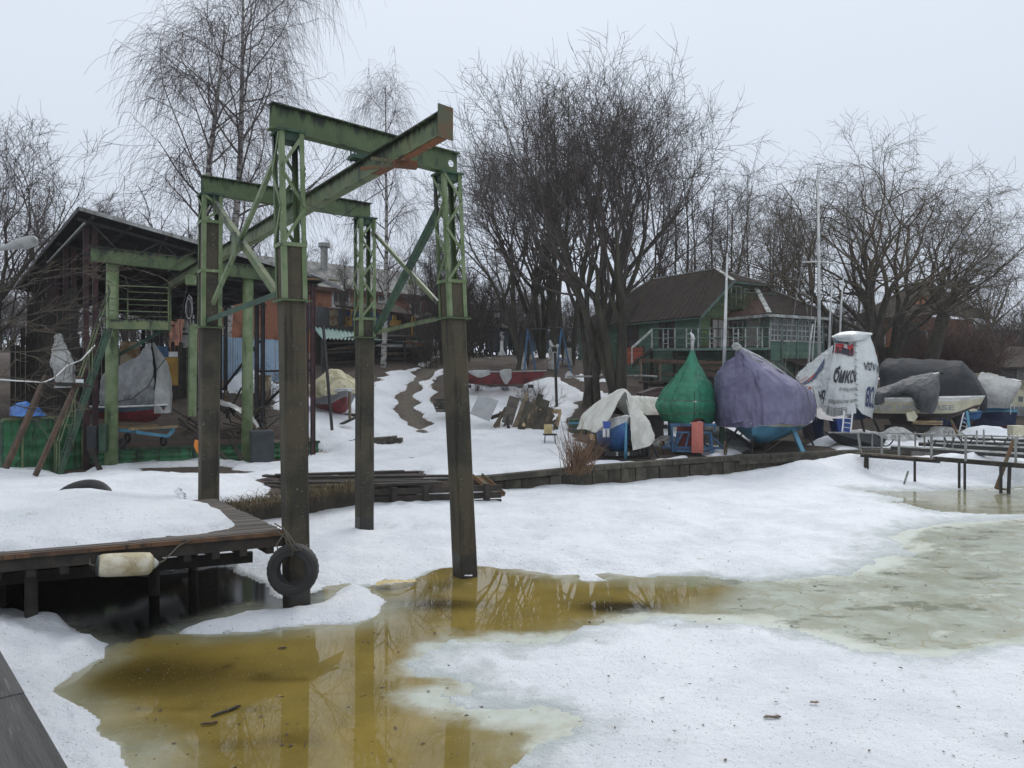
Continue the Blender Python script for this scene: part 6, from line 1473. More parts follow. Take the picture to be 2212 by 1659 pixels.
    wheel(t, (1.55, -.95, .22), (.2, 1, 0), .20, spokes=True)
green_boat()
t = thing('flag_mast', 'white metal mast on a dark post between the green and purple boats', 'mast', tuple(P(1558, 945, 25.6)))
b0, b1, b2 = P(1558, 950, 25.6), P(1561, 898, 25.6), P(1571, 548, 25.6); b0.z = .5
MB().bar(b0, b1 + V(0, 0, .1), .14, .14, up=(0, 1, 0)).build('dark_post', M['dark_green'], t); MB().tube([b1, b1.lerp(b2, .55), b2], [.062, .055, .028], 12).build('mast_pole', M['mast'], t, smooth=True)
# purple covered yacht ---------------------------------------------------
def purple_boat():
    t = thing('covered_yacht', 'big light blue sailing yacht on legs under a torn lavender tarpaulin', 'boat', (9.0, 27.0, .62), math.atan2(-.89, -.45))
    S = make_hull(t, 6.4, 2.75, .66, [M['light_blue'], M['light_blue'], M['cream']], split=(.4, .93), keel0=0, stern=.75, full=.62, deadrise=.7, sheer=.1)
    for o in list(t.children): o.location = (0, 0, .24)
    cover(t, [(3.37, .08, 1.04, 2.0, 3.0, -.3), (3.22, .60, .98, 2.1, 3.36, -.42), (2.6, 1.02, .95, 2.2, 3.4, -.45), (1.6, 1.34, .92, 2.2, 3.2, -.3), (.4, 1.43, .90, 2.1, 2.95, -.1), (-1.0, 1.42, .88, 2.0, 2.65, 0), (-2.4, 1.34, .88, 1.85, 2.35, 0), (-3.2, 1.24, .80, 1.75, 2.1, 0), (-3.42, 1.15, .80, 1.65, 1.9, 0), (-3.48, .3, .85, 1.3, 1.6, 0)],
          M['tarp_purple'], amp=.022, seed=42, fold=.12, nu=150, nv=120, fn=13, scale=1.6)
    for (x, zt) in ((.9, 3.05), (-1.2, 2.62)): MB().tube([V(x, 1.47, .9), V(x + .1, 1.49, 1.5), V(x + .15, 1.38, 2.05), V(x + .1, .75, zt - .3), V(x, 0, zt + .06)], .012, 5).build('tie_rope', M['rope'], t, local=True)
    # darker inner skirt hanging on the bow, open slit
    surf('front_flap', [[(3.30, -.25, 3.25), (3.50, .10, 2.4), (3.44, .20, .90)], [(2.7, -.95, 2.9), (2.95, -1.0, 2.2), (2.75, -1.02, .84)], [(1.8, -1.35, 2.6), (1.9, -1.48, 2.0), (1.8, -1.42, .82)]], 50, 60, M['tarp_purple'], t, amp=.03, seed=9, fold=.08, local=True)
    # mast laid along the top with fittings
    MB().tube([V(3.35, -.45, 3.42), V(1.0, -.1, 3.12), V(-3.6, .1, 2.6)], .06, 10).build('lowered_mast', M['mast'], t, local=True, smooth=True)
    mb = MB(); mb.tube([V(3.25, -.42, 3.38), V(3.45, -.47, 3.44)], [.12, .12], 16); mb.torus(V(3.46, -.47, 3.44), (1, .1, 0), .085, .018, 20, 6); mb.torus(V(3.47, -.42, 3.44), (1, .1, 0), .04, .015, 12, 5); mb.torus(V(3.47, -.53, 3.44), (1, .1, 0), .04, .015, 12, 5)
    mb.build('masthead_fitting', M['tarp_pale'], t, local=True, smooth=True)
    rg = random.Random(5)
    for i in range(9):
        x = 3.1 - i * .22; mb = MB(); mb.tube([V(x, -.3 + rg.uniform(-.1, .1), 3.3 - i * .03), V(x + .05, -.05 + i * .04, 3.1 - i * .05), V(x - .1, .25, 2.85 + rg.uniform(-.1, .1))], .014, 5); mb.build('rigging_strand', M['black_steel'] if i % 2 else M['film'], t, local=True)
    MB().slab([V(1.6, .45, 2.95), V(.5, .60, 2.82), V(.4, .78, 2.55), V(1.5, .7, 2.7)], (0, .5, 1), .02).build('painted_tear_shadow', M['tarp_black'], t, local=True)  # black sheet laid on as the shadow inside a tear
    for (x, y, dx, dy, m) in ((1.0, .95, .35, .35, 'light_blue'), (1.2, -.8, .2, -.5, 'tarp_mid'), (-1.6, 1.0, 0, .35, 'black_steel'), (-2.4, .95, 0, .45, 'black_steel'), (-1.5, -.9, 0, -.5, 'black_steel')):
        MB().bar(V(x, y, .72), V(x + dx, y + dy, 0), .09 if m != 'light_blue' else .16, .06).build('prop_leg', M[m], t, local=True)
    MB().slab([V(1.4, -.02, .45), V(-.6, -.02, .45), V(-.5, -.02, .02), V(.8, -.02, .02)], (0, 1, 0), .05).build('keel_fin', M['antifoul'], t, local=True)
    for p, q in (((3.0, 0, .8), (2.6, -.1, .0)), ((1.8, 1.2, .8), (2.55, .2, .0)), ((2.2, -1.0, .8), (2.6, -.1, 0))): MB().tube([V(*p), V(*q)], .010, 5).build('tie_rope', M['rope'], t, local=True)
purple_boat()
# ------------------------------------------------------------------ right hand boats and jetty
def banner_boat():
    t = thing('bannered_yacht', 'blue keel yacht wrapped in white advertising banners printed with dark lettering', 'boat', (tx(1820, 29.5), 29.5, .66), 0)
    o = ORG[t.name]
    # hull in navy on a keel
    MB().slab([P(1752, 905, 29.6), P(1780, 905, 29.2), P(1778, 962, 29.2), P(1765, 962, 29.5)], (0, 1, 0), 1.2).build('keel_side', M['navy'], t)
    MB().slab([P(1806, 905, 28.9), P(1838, 905, 28.7), P(1836, 955, 28.8), P(1816, 957, 28.9)], (0, 1, 0), .7).build('keel_fin', M['blue_paint'], t)
    MB().slab([P(1742, 885, 30.2), P(1770, 905, 29.2), P(1815, 912, 28.9), P(1868, 905, 29.6), P(1880, 870, 30.6), P(1750, 860, 31)], (0, 1, 0), 2.0).build('hull', M['navy'], t)
    # front banner: S(u,v) u left->right, v top->bottom
    def bil(C, n, m): return catmull(catmull(np.array([[tuple(p) for p in r] for r in C]), n, 0), m, 1)
    F1 = [[P(1797, 726, 30.0), P(1802, 745, 29.6), P(1796, 790, 29.3), P(1789, 840, 29.1), P(1783, 895, 28.9)],
          [P(1812, 719, 29.8), P(1822, 745, 29.3), P(1818, 795, 28.9), P(1808, 845, 28.7), P(1802, 901, 28.6)],
          [P(1830, 715, 29.7), P(1840, 748, 29.1), P(1840, 800, 28.6), P(1832, 850, 28.4), P(1826, 896, 28.4)],
          [P(1846, 716, 29.7), P(1849, 730, 29.1), P(1850, 795, 28.5), P(1851, 850, 28.4), P(1850, 893, 28.4)]]
    F2 = [[P(1846, 716, 29.7), P(1849, 730, 29.1), P(1850, 795, 28.5), P(1851, 850, 28.4), P(1850, 878, 28.4)],
          [P(1862, 716, 29.8), P(1868, 745, 29.2), P(1871, 795, 28.7), P(1868, 850, 28.6), P(1862, 893, 28.5)],
          [P(1874, 721, 29.9), P(1883, 750, 29.5), P(1892, 797, 29.1), P(1887, 850, 29.0), P(1878, 900, 28.9)],
          [P(1880, 724, 30.4), P(1891, 755, 30.3), P(1898, 800, 30.1), P(1893, 850, 29.9), P(1884, 905, 29.6)]]
    LS = [[P(1800, 745, 30.2), P(1797, 790, 29.6), P(1790, 840, 29.3), P(1784, 893, 29.0)], [P(1780, 762, 30.6), P(1772, 805, 30.2), P(1768, 845, 30.0), P(1772, 878, 29.6)], [P(1745, 790, 31.0), P(1742, 815, 30.7), P(1738, 840, 30.5), P(1748, 868, 30.0)], [P(1724, 812, 31.5), P(1724, 822, 31.3), P(1728, 838, 31), P(1738, 862, 30.4)]]
    out = {}
    for nm, C, sd in (('banner_front', F1, 2), ('banner_side', F2, 5), ('banner_wing', LS, 8)):
        S = bil(C, 70, 90); S = wrinkle(S, .018 if nm != 'banner_wing' else .05, sd, 1.6, .03, 'u', fn=7); out[nm] = S
        sheet(nm, S, M['banner'], t)
    top = [[P(1795, 729, 29.6), P(1815, 719, 29.5), P(1846, 716, 29.3), P(1882, 720, 29.9)], [P(1802, 728, 29.2), P(1822, 724, 29.0), P(1848, 722, 28.9), P(1884, 722, 29.6)], [P(1806, 734, 29.2), P(1830, 738, 29.0), P(1852, 736, 28.8), P(1872, 730, 29.4)]]
    surf('banner_hood', top, 30, 60, M['banner'], t, amp=.012, seed=15, fold=.03)
    def on(S, lift=.035, rot=0):
        nu, nv = S.shape[:2]; du = np.gradient(S, axis=0); dv = np.gradient(S, axis=1); n = unit(np.cross(du, dv)); n *= np.sign(-n[nu // 2, nv // 2, 1]) or 1
        def f(u, v):
            x, y = np.clip(u, 0, 1) * (nu - 1.001), np.clip(v, 0, 1) * (nv - 1.001); i, j = int(x), int(y); a, b = x - i, y - j
            p = S[i, j] * (1 - a) * (1 - b) + S[i + 1, j] * a * (1 - b) + S[i, j + 1] * (1 - a) * b + S[i + 1, j + 1] * a * b
            return p + n[i, j] * lift
        return f
    f1, f2, f3 = (on(out[k]) for k in ('banner_front', 'banner_side', 'banner_wing'))
    def put(nm, s, f, u0, v0, u1, asp, m, flip=False, shear=0, sq=1.0):
        v, fc = text_mesh(s, 1.0); W = max(p[0] for p in v); k = (u1 - u0) / W
        pts = []
        for p in v:
            x, y = p[0] * k, p[1] * k * asp
            pts.append(tuple(f(u0 + x, v0 - y - shear * x) if not flip else f(u1 - x, v0 + y)))
        mesh_obj(nm, pts, fc, m, t)
    put('lettering', 'бикон', f1, .16, .665, .96, .80, M['ink'], shear=.06)
    put('lettering', 'ру', f3, .10, .80, .30, 1.3, M['ink'])
    put('lettering', 'ДЖОРДЖ КЛУНИ', f1, .40, .735, .96, .62, M['ink_grey'], shear=.04)
    put('lettering', 'ДЖОРДЖ КЛУНИ, ГРАНТ ХЕСЛОВ', f1, .10, .865, .96, .75, M['ink_grey'], shear=.03)
    for k in range(5): put('lettering', 'в главных ролях режиссёр сценарий оператор', f1, .06, .905 + k * .018, .66 + .05 * (k % 2), .7, M['ink_grey'])
    put('lettering', 'ОК АДА', f2, .25, .452, .93, .55, M['ink'], flip=True)
    put('lettering', '3 июня', f2, .74, .505, .97, .8, M['ink_grey'], flip=True)
    put('lettering', 'ТОВ', f2, .38, .69, .80, 1.25, M['ink_navy'], flip=True)
    # printed picture panel: red field with dark figures in a row
    def patch(nm, f, us, vs, m, lift=0):
        S = np.array([[f(u, v) for v in vs] for u in us]); 
        if lift: S[..., 1] -= lift
        mesh_obj(nm, S.reshape(-1, 3), grid_faces(len(us), len(vs)), m, t)
    patch('printed_panel', f1, np.linspace(.06, .78, 14), np.linspace(.235, .355, 5), M['ink_red'])
    for k in range(11):
        u = .09 + k * .058
        if 4 <= k <= 6: continue
        patch('printed_figure', f1, np.linspace(u, u + .045, 3), np.linspace(.275 + .012 * (k % 3), .36, 5), M['ink'], .012)
    patch('printed_figure', f1, np.linspace(.34, .47, 4), np.linspace(.235, .29, 4), M['ink_white'], .014); patch('printed_figure', f1, np.linspace(.30, .53, 5), np.linspace(.292, .36, 4), M['ink'], .014)
    patch('window_patch', f1, np.linspace(.02, .55, 8), np.linspace(.10, .225, 5), M['slate_blue'], .004)
    # printed picture on the wing: slanted bands
    for (u0, v0, u1, v1, w, m) in ((.25, .22, .98, .72, .13, 'ink_blue'), (.45, .33, .95, .75, .045, 'ink_orange'), (.62, .30, .9, .45, .02, 'ink_red'), (.50, .62, .58, .72, .05, 'ink_orange'), (.6, .5, .8, .66, .03, 'ink_white')):
        us = np.linspace(u0, u1, 14); S = np.array([[f3(u, v0 + (v1 - v0) * (u - u0) / (u1 - u0) + q) for q in (-w / 2, 0, w / 2)] for u in us]); S[..., 1] -= .01
        mesh_obj('printed_band', S.reshape(-1, 3), grid_faces(14, 3), M[m], t)
    mb = MB()
    for k in range(14):
        p = Vector(f1(.985, .16 + k * .055)); mb.tube([p + V(-.06, -.02, .03), p + V(.05, -.02, -.03)], .010, 4)
    mb.build('seam_lacing', M['black_steel'], t)
    mb = MB(); p = [P(1841, 908, 28.6), P(1826, 958, 28.9)]
    return t
banner_boat()
t = thing('ladder', 'white aluminium ladder leaning on the front of the banner boat', 'ladder', tuple(P(1828, 960, 27.6)))
a0, a1, b0, b1 = P(1817, 958, 27.5), P(1835, 961, 27.5), P(1824, 888, 28.3), P(1842, 890, 28.3)
for a, b in ((a0, b0), (a1, b1)): MB().bar(a, b, .05, .05).build('stile', M['alu'], t)
for k in range(7): f = (k + .5) / 7; MB().bar(a0.lerp(b0, f), a1.lerp(b1, f), .035, .035).build('rung', M['alu'], t)
# masts
for (name, x0, y0, x1, y1, Y, r, lb) in (('tall_mast', 1770, 762, 1767, 360, 33, .075, 'tallest white mast with crosstrees, rising behind the banner boat'),
        ('slender_mast', 1788, 775, 1798, 600, 34, .05, 'slender white mast just right of the tallest mast'), ('slender_mast', 1812, 722, 1822, 600, 33, .045, 'slender white mast rising above the top of the banner boat'),
        ('slender_mast', 1743, 785, 1756, 700, 34, .05, 'short leaning white mast left of the tallest mast'), ('slender_mast', 1752, 790, 1762, 690, 35, .03, 'thin pale mast squeezed between the short leaning mast and the tallest mast')):
    t = thing(name, lb, 'mast', tuple(P(x0, y0 + 40, Y)))
    MB().tube([P(x0, y0 + 60, Y), P((x0 + x1) / 2, (y0 + y1) / 2, Y), P(x1, y1, Y)], [r, r * .9, r * .5], 10).build('mast_pole', M['mast'], t, smooth=True)
    if r == .075:
        MB().tube([P(1732, 567, 33.2), P(1768, 565, 33), P(1808, 569, 32.9)], .03, 6).build('crosstree', M['mast'], t)
        for (xa, ya, xb, yb) in ((1767, 362, 1733, 567), (1733, 567, 1757, 800), (1767, 362, 1807, 569), (1807, 569, 1790, 800), (1767, 362, 1690, 830), (1755, 640, 1745, 800)):
            MB().tube([P(xa, ya, 33), P(xb, yb, 33)], .010, 4).build('stay_wire', M['grey_steel'], t)
# white boat under the grey tarp
def grey_boat():
    t = thing('covered_yacht', 'cream racing yacht under a crumpled grey tarpaulin hung from its boom', 'boat', (tx(1965, 30.5), 30.5, .68), 0)
    o = ORG[t.name]; ry = R(-8); t.rotation_euler = (0, 0, ry)
    S = make_hull(t, 5.2, 2.0, .85, [M['antifoul'], M['cream'], M['white_paint']], split=(.42, .93), keel0=0, stern=.85, sheer=.05)
    for ob in list(t.children): ob.location = (0, 0, .75)
    def loc(x, y, Y):
        v = P(x, y, Y) - Vector(t.location); return Matrix.Rotation(-ry, 3, 'Z') @ v
    C = [[loc(1872, 878, 29.9), loc(1874, 862, 29.8), loc(1885, 845, 30.2), loc(1890, 843, 31), loc(1880, 860, 31.8)],
         [loc(1905, 870, 29.8), loc(1908, 850, 29.6), loc(1925, 833, 30.2), loc(1930, 832, 31), loc(1910, 850, 31.8)],
         [loc(1935, 853, 29.9), loc(1938, 845, 29.7), loc(1955, 822, 30.2), loc(1960, 820, 31), loc(1940, 845, 31.8)],
         [loc(1965, 858, 29.8), loc(1965, 840, 29.5), loc(1985, 815, 30.0), loc(1990, 813, 30.9), loc(1970, 840, 31.8)],
         [loc(1985, 885, 29.4), loc(1990, 850, 29.1), loc(2008, 812, 29.8), loc(2012, 811, 30.8), loc(1990, 840, 31.6)],
         [loc(2005, 893, 29.2), loc(2015, 855, 28.9), loc(2024, 815, 29.7), loc(2024, 812, 30.6), loc(2010, 840, 31.4)],
         [loc(2016, 890, 29.6), loc(2028, 850, 29.5), loc(2028, 820, 29.9), loc(2027, 815, 30.5), loc(2020, 850, 31.2)]]
    surf('grey_tarpaulin', C, 110, 80, M['tarp_mid'], t, amp=.025, seed=33, fold=.07, fdir='u', fn=9, local=True, scale=2.4)
    MB().tube([loc(1985, 816, 30.3), loc(2032, 806, 30.1)], .055, 10).build('boom', M['white_paint'], t, local=True, smooth=True)
    MB().tube([loc(2031, 807, 30.05), loc(2038, 805, 30.0)], .085, 12).build('boom_end', M['black_steel'], t, local=True, smooth=True)
    # lettering along the side
    a_, b_ = loc(1912, 889, 29.3), loc(1985, 885, 29.35); d = (b_ - a_); v, fc = text_mesh('LOVE UNIVERSE', 1.0); W = max(p[0] for p in v)
    a_ = V(-1.9, -1.0, 1.22)
    mesh_obj('lettering', [(-2.15 + p[0] / W * 3.4, -1.028 + .10 * max(0, (-1.2 - (-2.15 + p[0] / W * 3.4))) * 0, 1.16 + p[1] * .27) for p in v], fc, M['tarp_grey'], t, local=True)
    MB().slab([loc(1958, 893, 29.2), loc(1975, 888, 29.15), loc(1983, 900, 29.15), loc(1975, 911, 29.2), loc(1962, 909, 29.2)], (0, 1, 0), .1).build('transom_panel', M['cream'], t, local=True)
    for x in (-1.6, -.2, 1.2):
        for y in (-.8, .8): MB().bar(V(x, y, .78), V(x + .25, y * 1.35, 0), .07, .07).build('cradle_leg', M['rust_steel'] if x > 1 else M['black_steel'], t, local=True)
    MB().slab([V(-.8, -.03, .8), V(.8, -.03, .8), V(.6, -.03, .15), V(-.5, -.03, .15)], (0, 1, 0), .06).build('keel_fin', M['antifoul'], t, local=True)
    MB().box((-.3, -.55, .3), (1.5, .5, .5), .1).build('support_block', M['dark_wood'], t, local=True)
    for k in range(3): MB().bar(V(-.2, -.85 - .04 * k, .62 + .05 * k), V(.9, -.8, .60 + .06 * k), .10, .03).build('yellow_batten', M['fresh_wood'], t, local=True)
grey_boat()
def black_boat():
    t = thing('covered_motorboat', 'large blue motorboat shrouded by a black tarpaulin with a ridge pole', 'boat', (tx(2030, 35), 35, .75), 0); o = ORG[t.name]
    Cc = [[P(1900, 862, 34), P(1902, 830, 34), P(1900, 795, 34.5), P(1915, 777, 35.5), P(1925, 790, 37.5)],
          [P(1925, 865, 33.6), P(1926, 830, 33.6), P(1920, 790, 34.2), P(1930, 776, 35.5), P(1940, 790, 37.5)],
          [P(1985, 868, 33.4), P(1985, 830, 33.4), P(1985, 792, 34.1), P(1985, 778, 35.2), P(1990, 790, 37.2)],
          [P(2040, 895, 33.0), P(2040, 840, 33.0), P(2042, 795, 33.8), P(2045, 780, 35), P(2045, 792, 37)],
          [P(2068, 915, 32.8), P(2070, 850, 32.7), P(2074, 797, 33.5), P(2072, 781, 34.8), P(2070, 792, 37)],
          [P(2095, 885, 32.7), P(2098, 850, 32.6), P(2094, 805, 33.4), P(2088, 794, 34.7), P(2085, 800, 36.8)],
          [P(2122, 888, 32.6), P(2124, 855, 32.6), P(2112, 822, 33.4), P(2105, 812, 34.6), P(2100, 812, 36.5)],
          [P(2126, 885, 33.2), P(2130, 862, 33.2), P(2124, 838, 33.9), P(2116, 828, 34.8), P(2110, 825, 36.2)]]
    surf('black_tarpaulin', Cc, 130, 90, M['tarp_black'], t, amp=.016, seed=53, fold=.12, fdir='u', fn=8, scale=1.0)
    MB().tube([P(2071, 783, 34.6), P(2073, 890, 33.2)], .05, 8).build('tent_pole', M['grey_steel'], t)
    h = [P(2025, 905, 33.2), P(2060, 898, 32.6), P(2122, 890, 32.6), P(2118, 903, 32.8), P(2085, 915, 33.0), P(2040, 920, 33.3)]
    MB().slab(h, (0, 1, 0), 2.2).build('hull_side', M['blue_hull'], t)
    MB().slab([P(2025, 895, 33.3), P(2118, 887, 32.8), P(2122, 890, 32.5), P(2025, 900, 33.1)], (0, 0, 1), .1).build('rubbing_strake', M['light_blue'], t)
    MB().slab([P(2040, 905, 33.6), P(2110, 905, 33.4), P(2090, 945, 33.6), P(2048, 950, 33.8)], (0, 1, 0), 1.4).build('hull_bottom', M['antifoul'], t)
    surf('bow_patch', [[P(2083, 875, 32.45), P(2095, 880, 32.4), P(2110, 884, 32.4)], [P(2084, 878, 32.42), P(2095, 888, 32.38), P(2112, 888, 32.4)]], 8, 12, M['cream'], t, amp=.0)
    MB().slab([P(2111, 876, 32.35), P(2116, 876, 32.35), P(2116, 884, 32.35), P(2111, 884, 32.35)], (0, 1, 0), .05).build('mooring_cleat', M['grey_steel'], t)
    for (x0, y0, x1, y1) in ((2020, 905, 2044, 955), (2048, 905, 2028, 955), (2062, 915, 2075, 950), (2100, 905, 2080, 945)): MB().bar(P(x0, y0, 32.6), P(x1, y1, 32.4), .06, .06).build('prop', M['black_steel'], t)
    MB().tube([P(2044, 872, 32.3), P(2043, 895, 32.2), P(2041, 905, 32.2), P(2045, 902, 32.2), P(2044, 895, 32.2)], .02, 5).build('hanging_line', M['light_blue'], t)
black_boat()
t = thing('ladder', 'short grey ladder beside the light blue prop under the black tarpaulin', 'ladder', tuple(P(2080, 940, 31.6)))
for (x0, y0, x1, y1) in ((2072, 934, 2083, 888), (2086, 936, 2092, 905)): MB().bar(P(x0, y0, 31.8), P(x1, y1, 32.2), .045, .045).build('stile', M['alu'], t)
for k in range(4): f = (k + .4) / 4; MB().bar(P(2074 + 8 * f, 932 - 36 * f, 31.8), P(2087 + 5 * f, 934 - 30 * f, 31.8), .03, .03).build('rung', M['alu'], t)
setprops(MB().bar(P(2096, 942, 31.6), P(2088, 887, 31.9), .10, .06).build('blue_prop', M['light_blue']), 'light blue slanting prop leaning against the bow of the black covered boat', 'prop')
def pale_boat():
    t = thing('covered_motorboat', 'long navy motorboat with turquoise deck edge under a pale grey tarpaulin', 'boat', (tx(2150, 34), 34, .75), 0)
    MB().slab([P(2085, 893, 34.2), P(2160, 888, 33.4), P(2198, 890, 33.2), P(2193, 920, 33.4), P(2085, 922, 34.3)], (0, 1, 0), 2.2).build('hull_side', M['navy'], t)
    MB().slab([P(2085, 886, 34.1), P(2160, 880, 33.3), P(2198, 884, 33.1), P(2198, 891, 33.1), P(2160, 889, 33.3), P(2085, 893, 34.1)], (0, 1, 0), 2.3).build('deck_edge', M['light_blue'], t)
    MB().slab([P(2085, 922, 34.3), P(2193, 920, 33.4), P(2185, 945, 33.9), P(2090, 945, 34.6)], (0, 1, 0), 1.6).build('hull_bottom', M['maroon'], t)
    C = [[P(2105, 885, 33.6), P(2108, 850, 33.6), P(2112, 818, 34.2), P(2118, 806, 35)], [P(2145, 881, 33.2), P(2150, 850, 33.1), P(2148, 822, 33.8), P(2146, 810, 35)], [P(2172, 882, 33.1), P(2182, 855, 33.0), P(2186, 832, 33.6), P(2180, 818, 35)], [P(2176, 882, 33.3), P(2192, 858, 33.3), P(2206, 830, 33.8), P(2204, 826, 34.8)]]
    surf('pale_tarpaulin', C, 70, 60, M['tarp_pale'], t, amp=.02, seed=63, fold=.05, fdir='u')
    MB().tube([P(2115, 859, 33.3), P(2190, 860, 33.0), P(2191, 884, 33.0)], .02, 6).build('guard_rail', M['alu'], t)
    MB().tube([P(2183, 872, 33.0), P(2183, 895, 33.0)], .02, 6).build('guard_post', M['alu'], t)
pale_boat()
def cabin_boat():
    t = thing('cabin_cruiser', 'beige cabin cruiser cut off by the right edge of the picture', 'boat', (tx(2215, 37), 37, .8), 0)
    MB().slab([P(2125, 806, 38), P(2160, 812, 37.6), P(2240, 835, 37), P(2290, 850, 37), P(2290, 880, 37), P(2125, 880, 38)], (0, 1, 0), 2.0).build('cabin', M['cream'], t)
    MB().slab([P(2180, 880, 36.5), P(2290, 878, 36.5), P(2290, 905, 36.6), P(2195, 902, 36.6)], (0, 1, 0), 2.5).build('hull', M['tarp_grey'], t)
    for x in (2200, 2216, 2232): MB().slab([P(x, 856, 36.4), P(x + 9, 857, 36.4), P(x + 9, 868, 36.4), P(x, 868, 36.4)], (0, -1, 0), .02).build('cabin_window', M['glass'], t)
    MB().slab([P(2138, 805, 37.5), P(2152, 809, 37.4), P(2158, 824, 37.3), P(2142, 822, 37.4)], (0, 1, 0), .5).build('hatch_tarp', M['tarp_cream'], t)
cabin_boat()
# jetty --------------------------------------------------------------------
def jetty():
    t = thing('steel_jetty', 'bare steel jetty of long parallel rails on short legs at the right', 'jetty', (tx(2100, 23), 23, 0))
    dz = .16
    def rail(x0, y0, x1, y1, z, w=.10, h=.08, m='trim_white', nm='rail_beam'):
        a, b = G(x0, y0, z + dz), G(x1, y1, z + dz); MB().bar(a, b, w, h).build(nm, M[m], t)
    rail(1850, 979, 2020, 992, .60, .16, .05, 'plank', 'walk_board'); rail(2018, 991, 2290, 1013, .60, .14, .12, 'wall_wood')
    rail(1860, 983, 2030, 996, .55, .10, .12, 'black_steel'); 
    rail(1925, 965, 2290, 987, .66, .10, .10); rail(1925, 968, 2290, 991, .64, .12, .10, 'black_steel')
    rail(1985, 957, 2290, 972, .66, .09, .09); rail(1985, 960, 2290, 976, .64, .10, .10, 'black_steel')
    rail(2010, 952, 2290, 962, .66, .08, .08); rail(2010, 954, 2290, 964.5, .64, .10, .08, 'black_steel')
    rail(2080, 946, 2290, 952, .66, .08, .08); rail(2080, 948, 2290, 955, .64, .08, .08, 'black_steel')
    for (x, y0, y1, Y) in ((1984, 1018, 1000, 22), (2160, 1028, 985, 23)):
        p = G(x, y0, .0); MB().box((p.x + .15, p.y + .4, .25), (.65, .5, .75), .1).build('concrete_block', M['pale_concrete'], t)
    for (x, y, m, w) in ((1867, 1015, 'dark_wood', .1), (1875, 1016, 'dark_wood', .05), (1976, 1050, 'dark_wood', .07), (2072, 1065, 'dark_wood', .07), (2084, 1065, 'black_steel', .07), (2162, 1064, 'black_steel', .08), (2177, 1075, 'black_steel', .09)):
        p = G(x, 980 + (x - 1850) * .074, .76); MB().tube([V(p.x, p.y, -.5), V(p.x + (.05 if w > .08 else 0), p.y, .76)], w / 2, 8).build('leg', M[m], t)
    a = G(2152, 1055, .1); MB().tube([a, P(2190, 950, a.y + .3)], .05, 8).build('brace', M['rust_steel'], t); MB().bar(a, a + V(.35, 0, -.04), .05, .05).build('brace', M['rust_steel'], t)
    # handrail
    hr = [G(1770, 970, .68), G(2060, 1005, .6), G(2240, 1020, .6)]
    z = 1.62
    tops = [(1790, 935, 24.5), (1930, 936, 22.5), (2000, 938, 21.5), (2100, 941, 20.8), (2200, 944, 20.1), (2290, 946, 19.6)]
    MB().tube([P(*q) for q in tops], .022, 6).build('handrail', M['grey_steel'], t)
    for (x, y0, y1, Y) in ((1905, 938, 984, 22.8), (1942, 939, 985, 22.3), (2012, 937, 992, 21.4), (2086, 940, 996, 20.9), (2194, 944, 1003, 20.1), (1860, 938, 980, 23.4)):
        MB().bar(P(x - (6 if x < 1880 else 0), y0, Y), P(x, y1, Y), .05, .05).build('rail_post', M['grey_steel'], t)
    for (x, y0, y1, Y) in ((1884, 934, 965, 25.5), (1977, 933, 968, 25), (1997, 940, 962, 25), (2040, 930, 962, 25.2), (2058, 930, 965, 25.2), (2077, 940, 958, 25.5), (2110, 930, 958, 25.5), (2125, 928, 955, 25.5), (2187, 923, 955, 26), (2198, 922, 955, 26)):
        MB().bar(P(x, y0, Y), P(x, y1 + 6, Y), .04, .04).build('back_post', M['grey_steel'], t)
    for (x0, x1, y, dip) in ((1898, 1930, 950, 14), (2040, 2062, 945, 16), (2068, 2106, 940, 18), (2140, 2180, 940, 22), (2005, 2022, 950, 14)):
        MB().tube([P(x0 + (x1 - x0) * f, y + dip * 4 * f * (1 - f) - (0), 24.8) for f in np.linspace(0, 1, 9)], .022, 6).build('hose', M['rubber'], t)
    MB().box(tuple(P(2196, 930, 25)), (.42, .3, .32)).build('meter_box', M['cream'], t)
jetty()
p = G(1952, 1032, .25); setprops(MB().tube([P(1953, 1046, 20.8), P(1962, 1018, 20.9)], .03, 6).build('leaning_stake', M['grey_steel']), 'short stake stuck slanting in the snow in front of the jetty', 'stake')
# dirty snow heaps among the boats
def heap(px, py, w, d, h, m, label, seed):
    g2 = GL(px, py); n = 40; a = np.linspace(-1, 1, n); X_, Y_ = np.meshgrid(a, a); r = np.hypot(X_, Y_); p3 = np.stack([X_ * 2 + seed, Y_ * 2, X_ * 0], -1)
    z = h * (1 - sstep(.1, 1, r + .25 * fbm(p3, 4, seed))) + .12 * h * fbm(p3 * 3, 4, seed + 1) - .05
    S = np.stack([g2.x + X_ * w, g2.y + Y_ * d, land(g2.x + X_ * w, g2.y + Y_ * d) + z], -1)
    o = sheet('snow_heap', S, m); setprops(o, label, 'snow heap')
heap(1552, 965, 1.5, .9, .75, M['snow_dirty'], 'grey dirty snow heap between the green boat trolley and the purple yacht', 1)
heap(1820, 962, 1.6, .8, .45, M['snow_lump'], 'snow heap at the foot of the aluminium ladder', 2)
heap(1935, 958, 1.3, .8, .65, M['snow_dirty'], 'old grey snow heap below the cream yacht', 3)
heap(2030, 950, 1.6, .8, .55, M['snow_dirty'], 'grey snow heap below the black tarpaulin', 4)
heap(2130, 945, 1.7, .8, .5, M['snow_lump'], 'whiter snow heap below the pale grey tarpaulin', 5)
heap(1870, 966, 1.6, .5, .35, M['snow_dirty'], 'low dirty snow heap behind the start of the jetty rail', 6)
heap(1445, 962, .9, .7, .4, M['snow_dirty'], 'small grey snow heap between the blue boat and the blue trolley', 7)
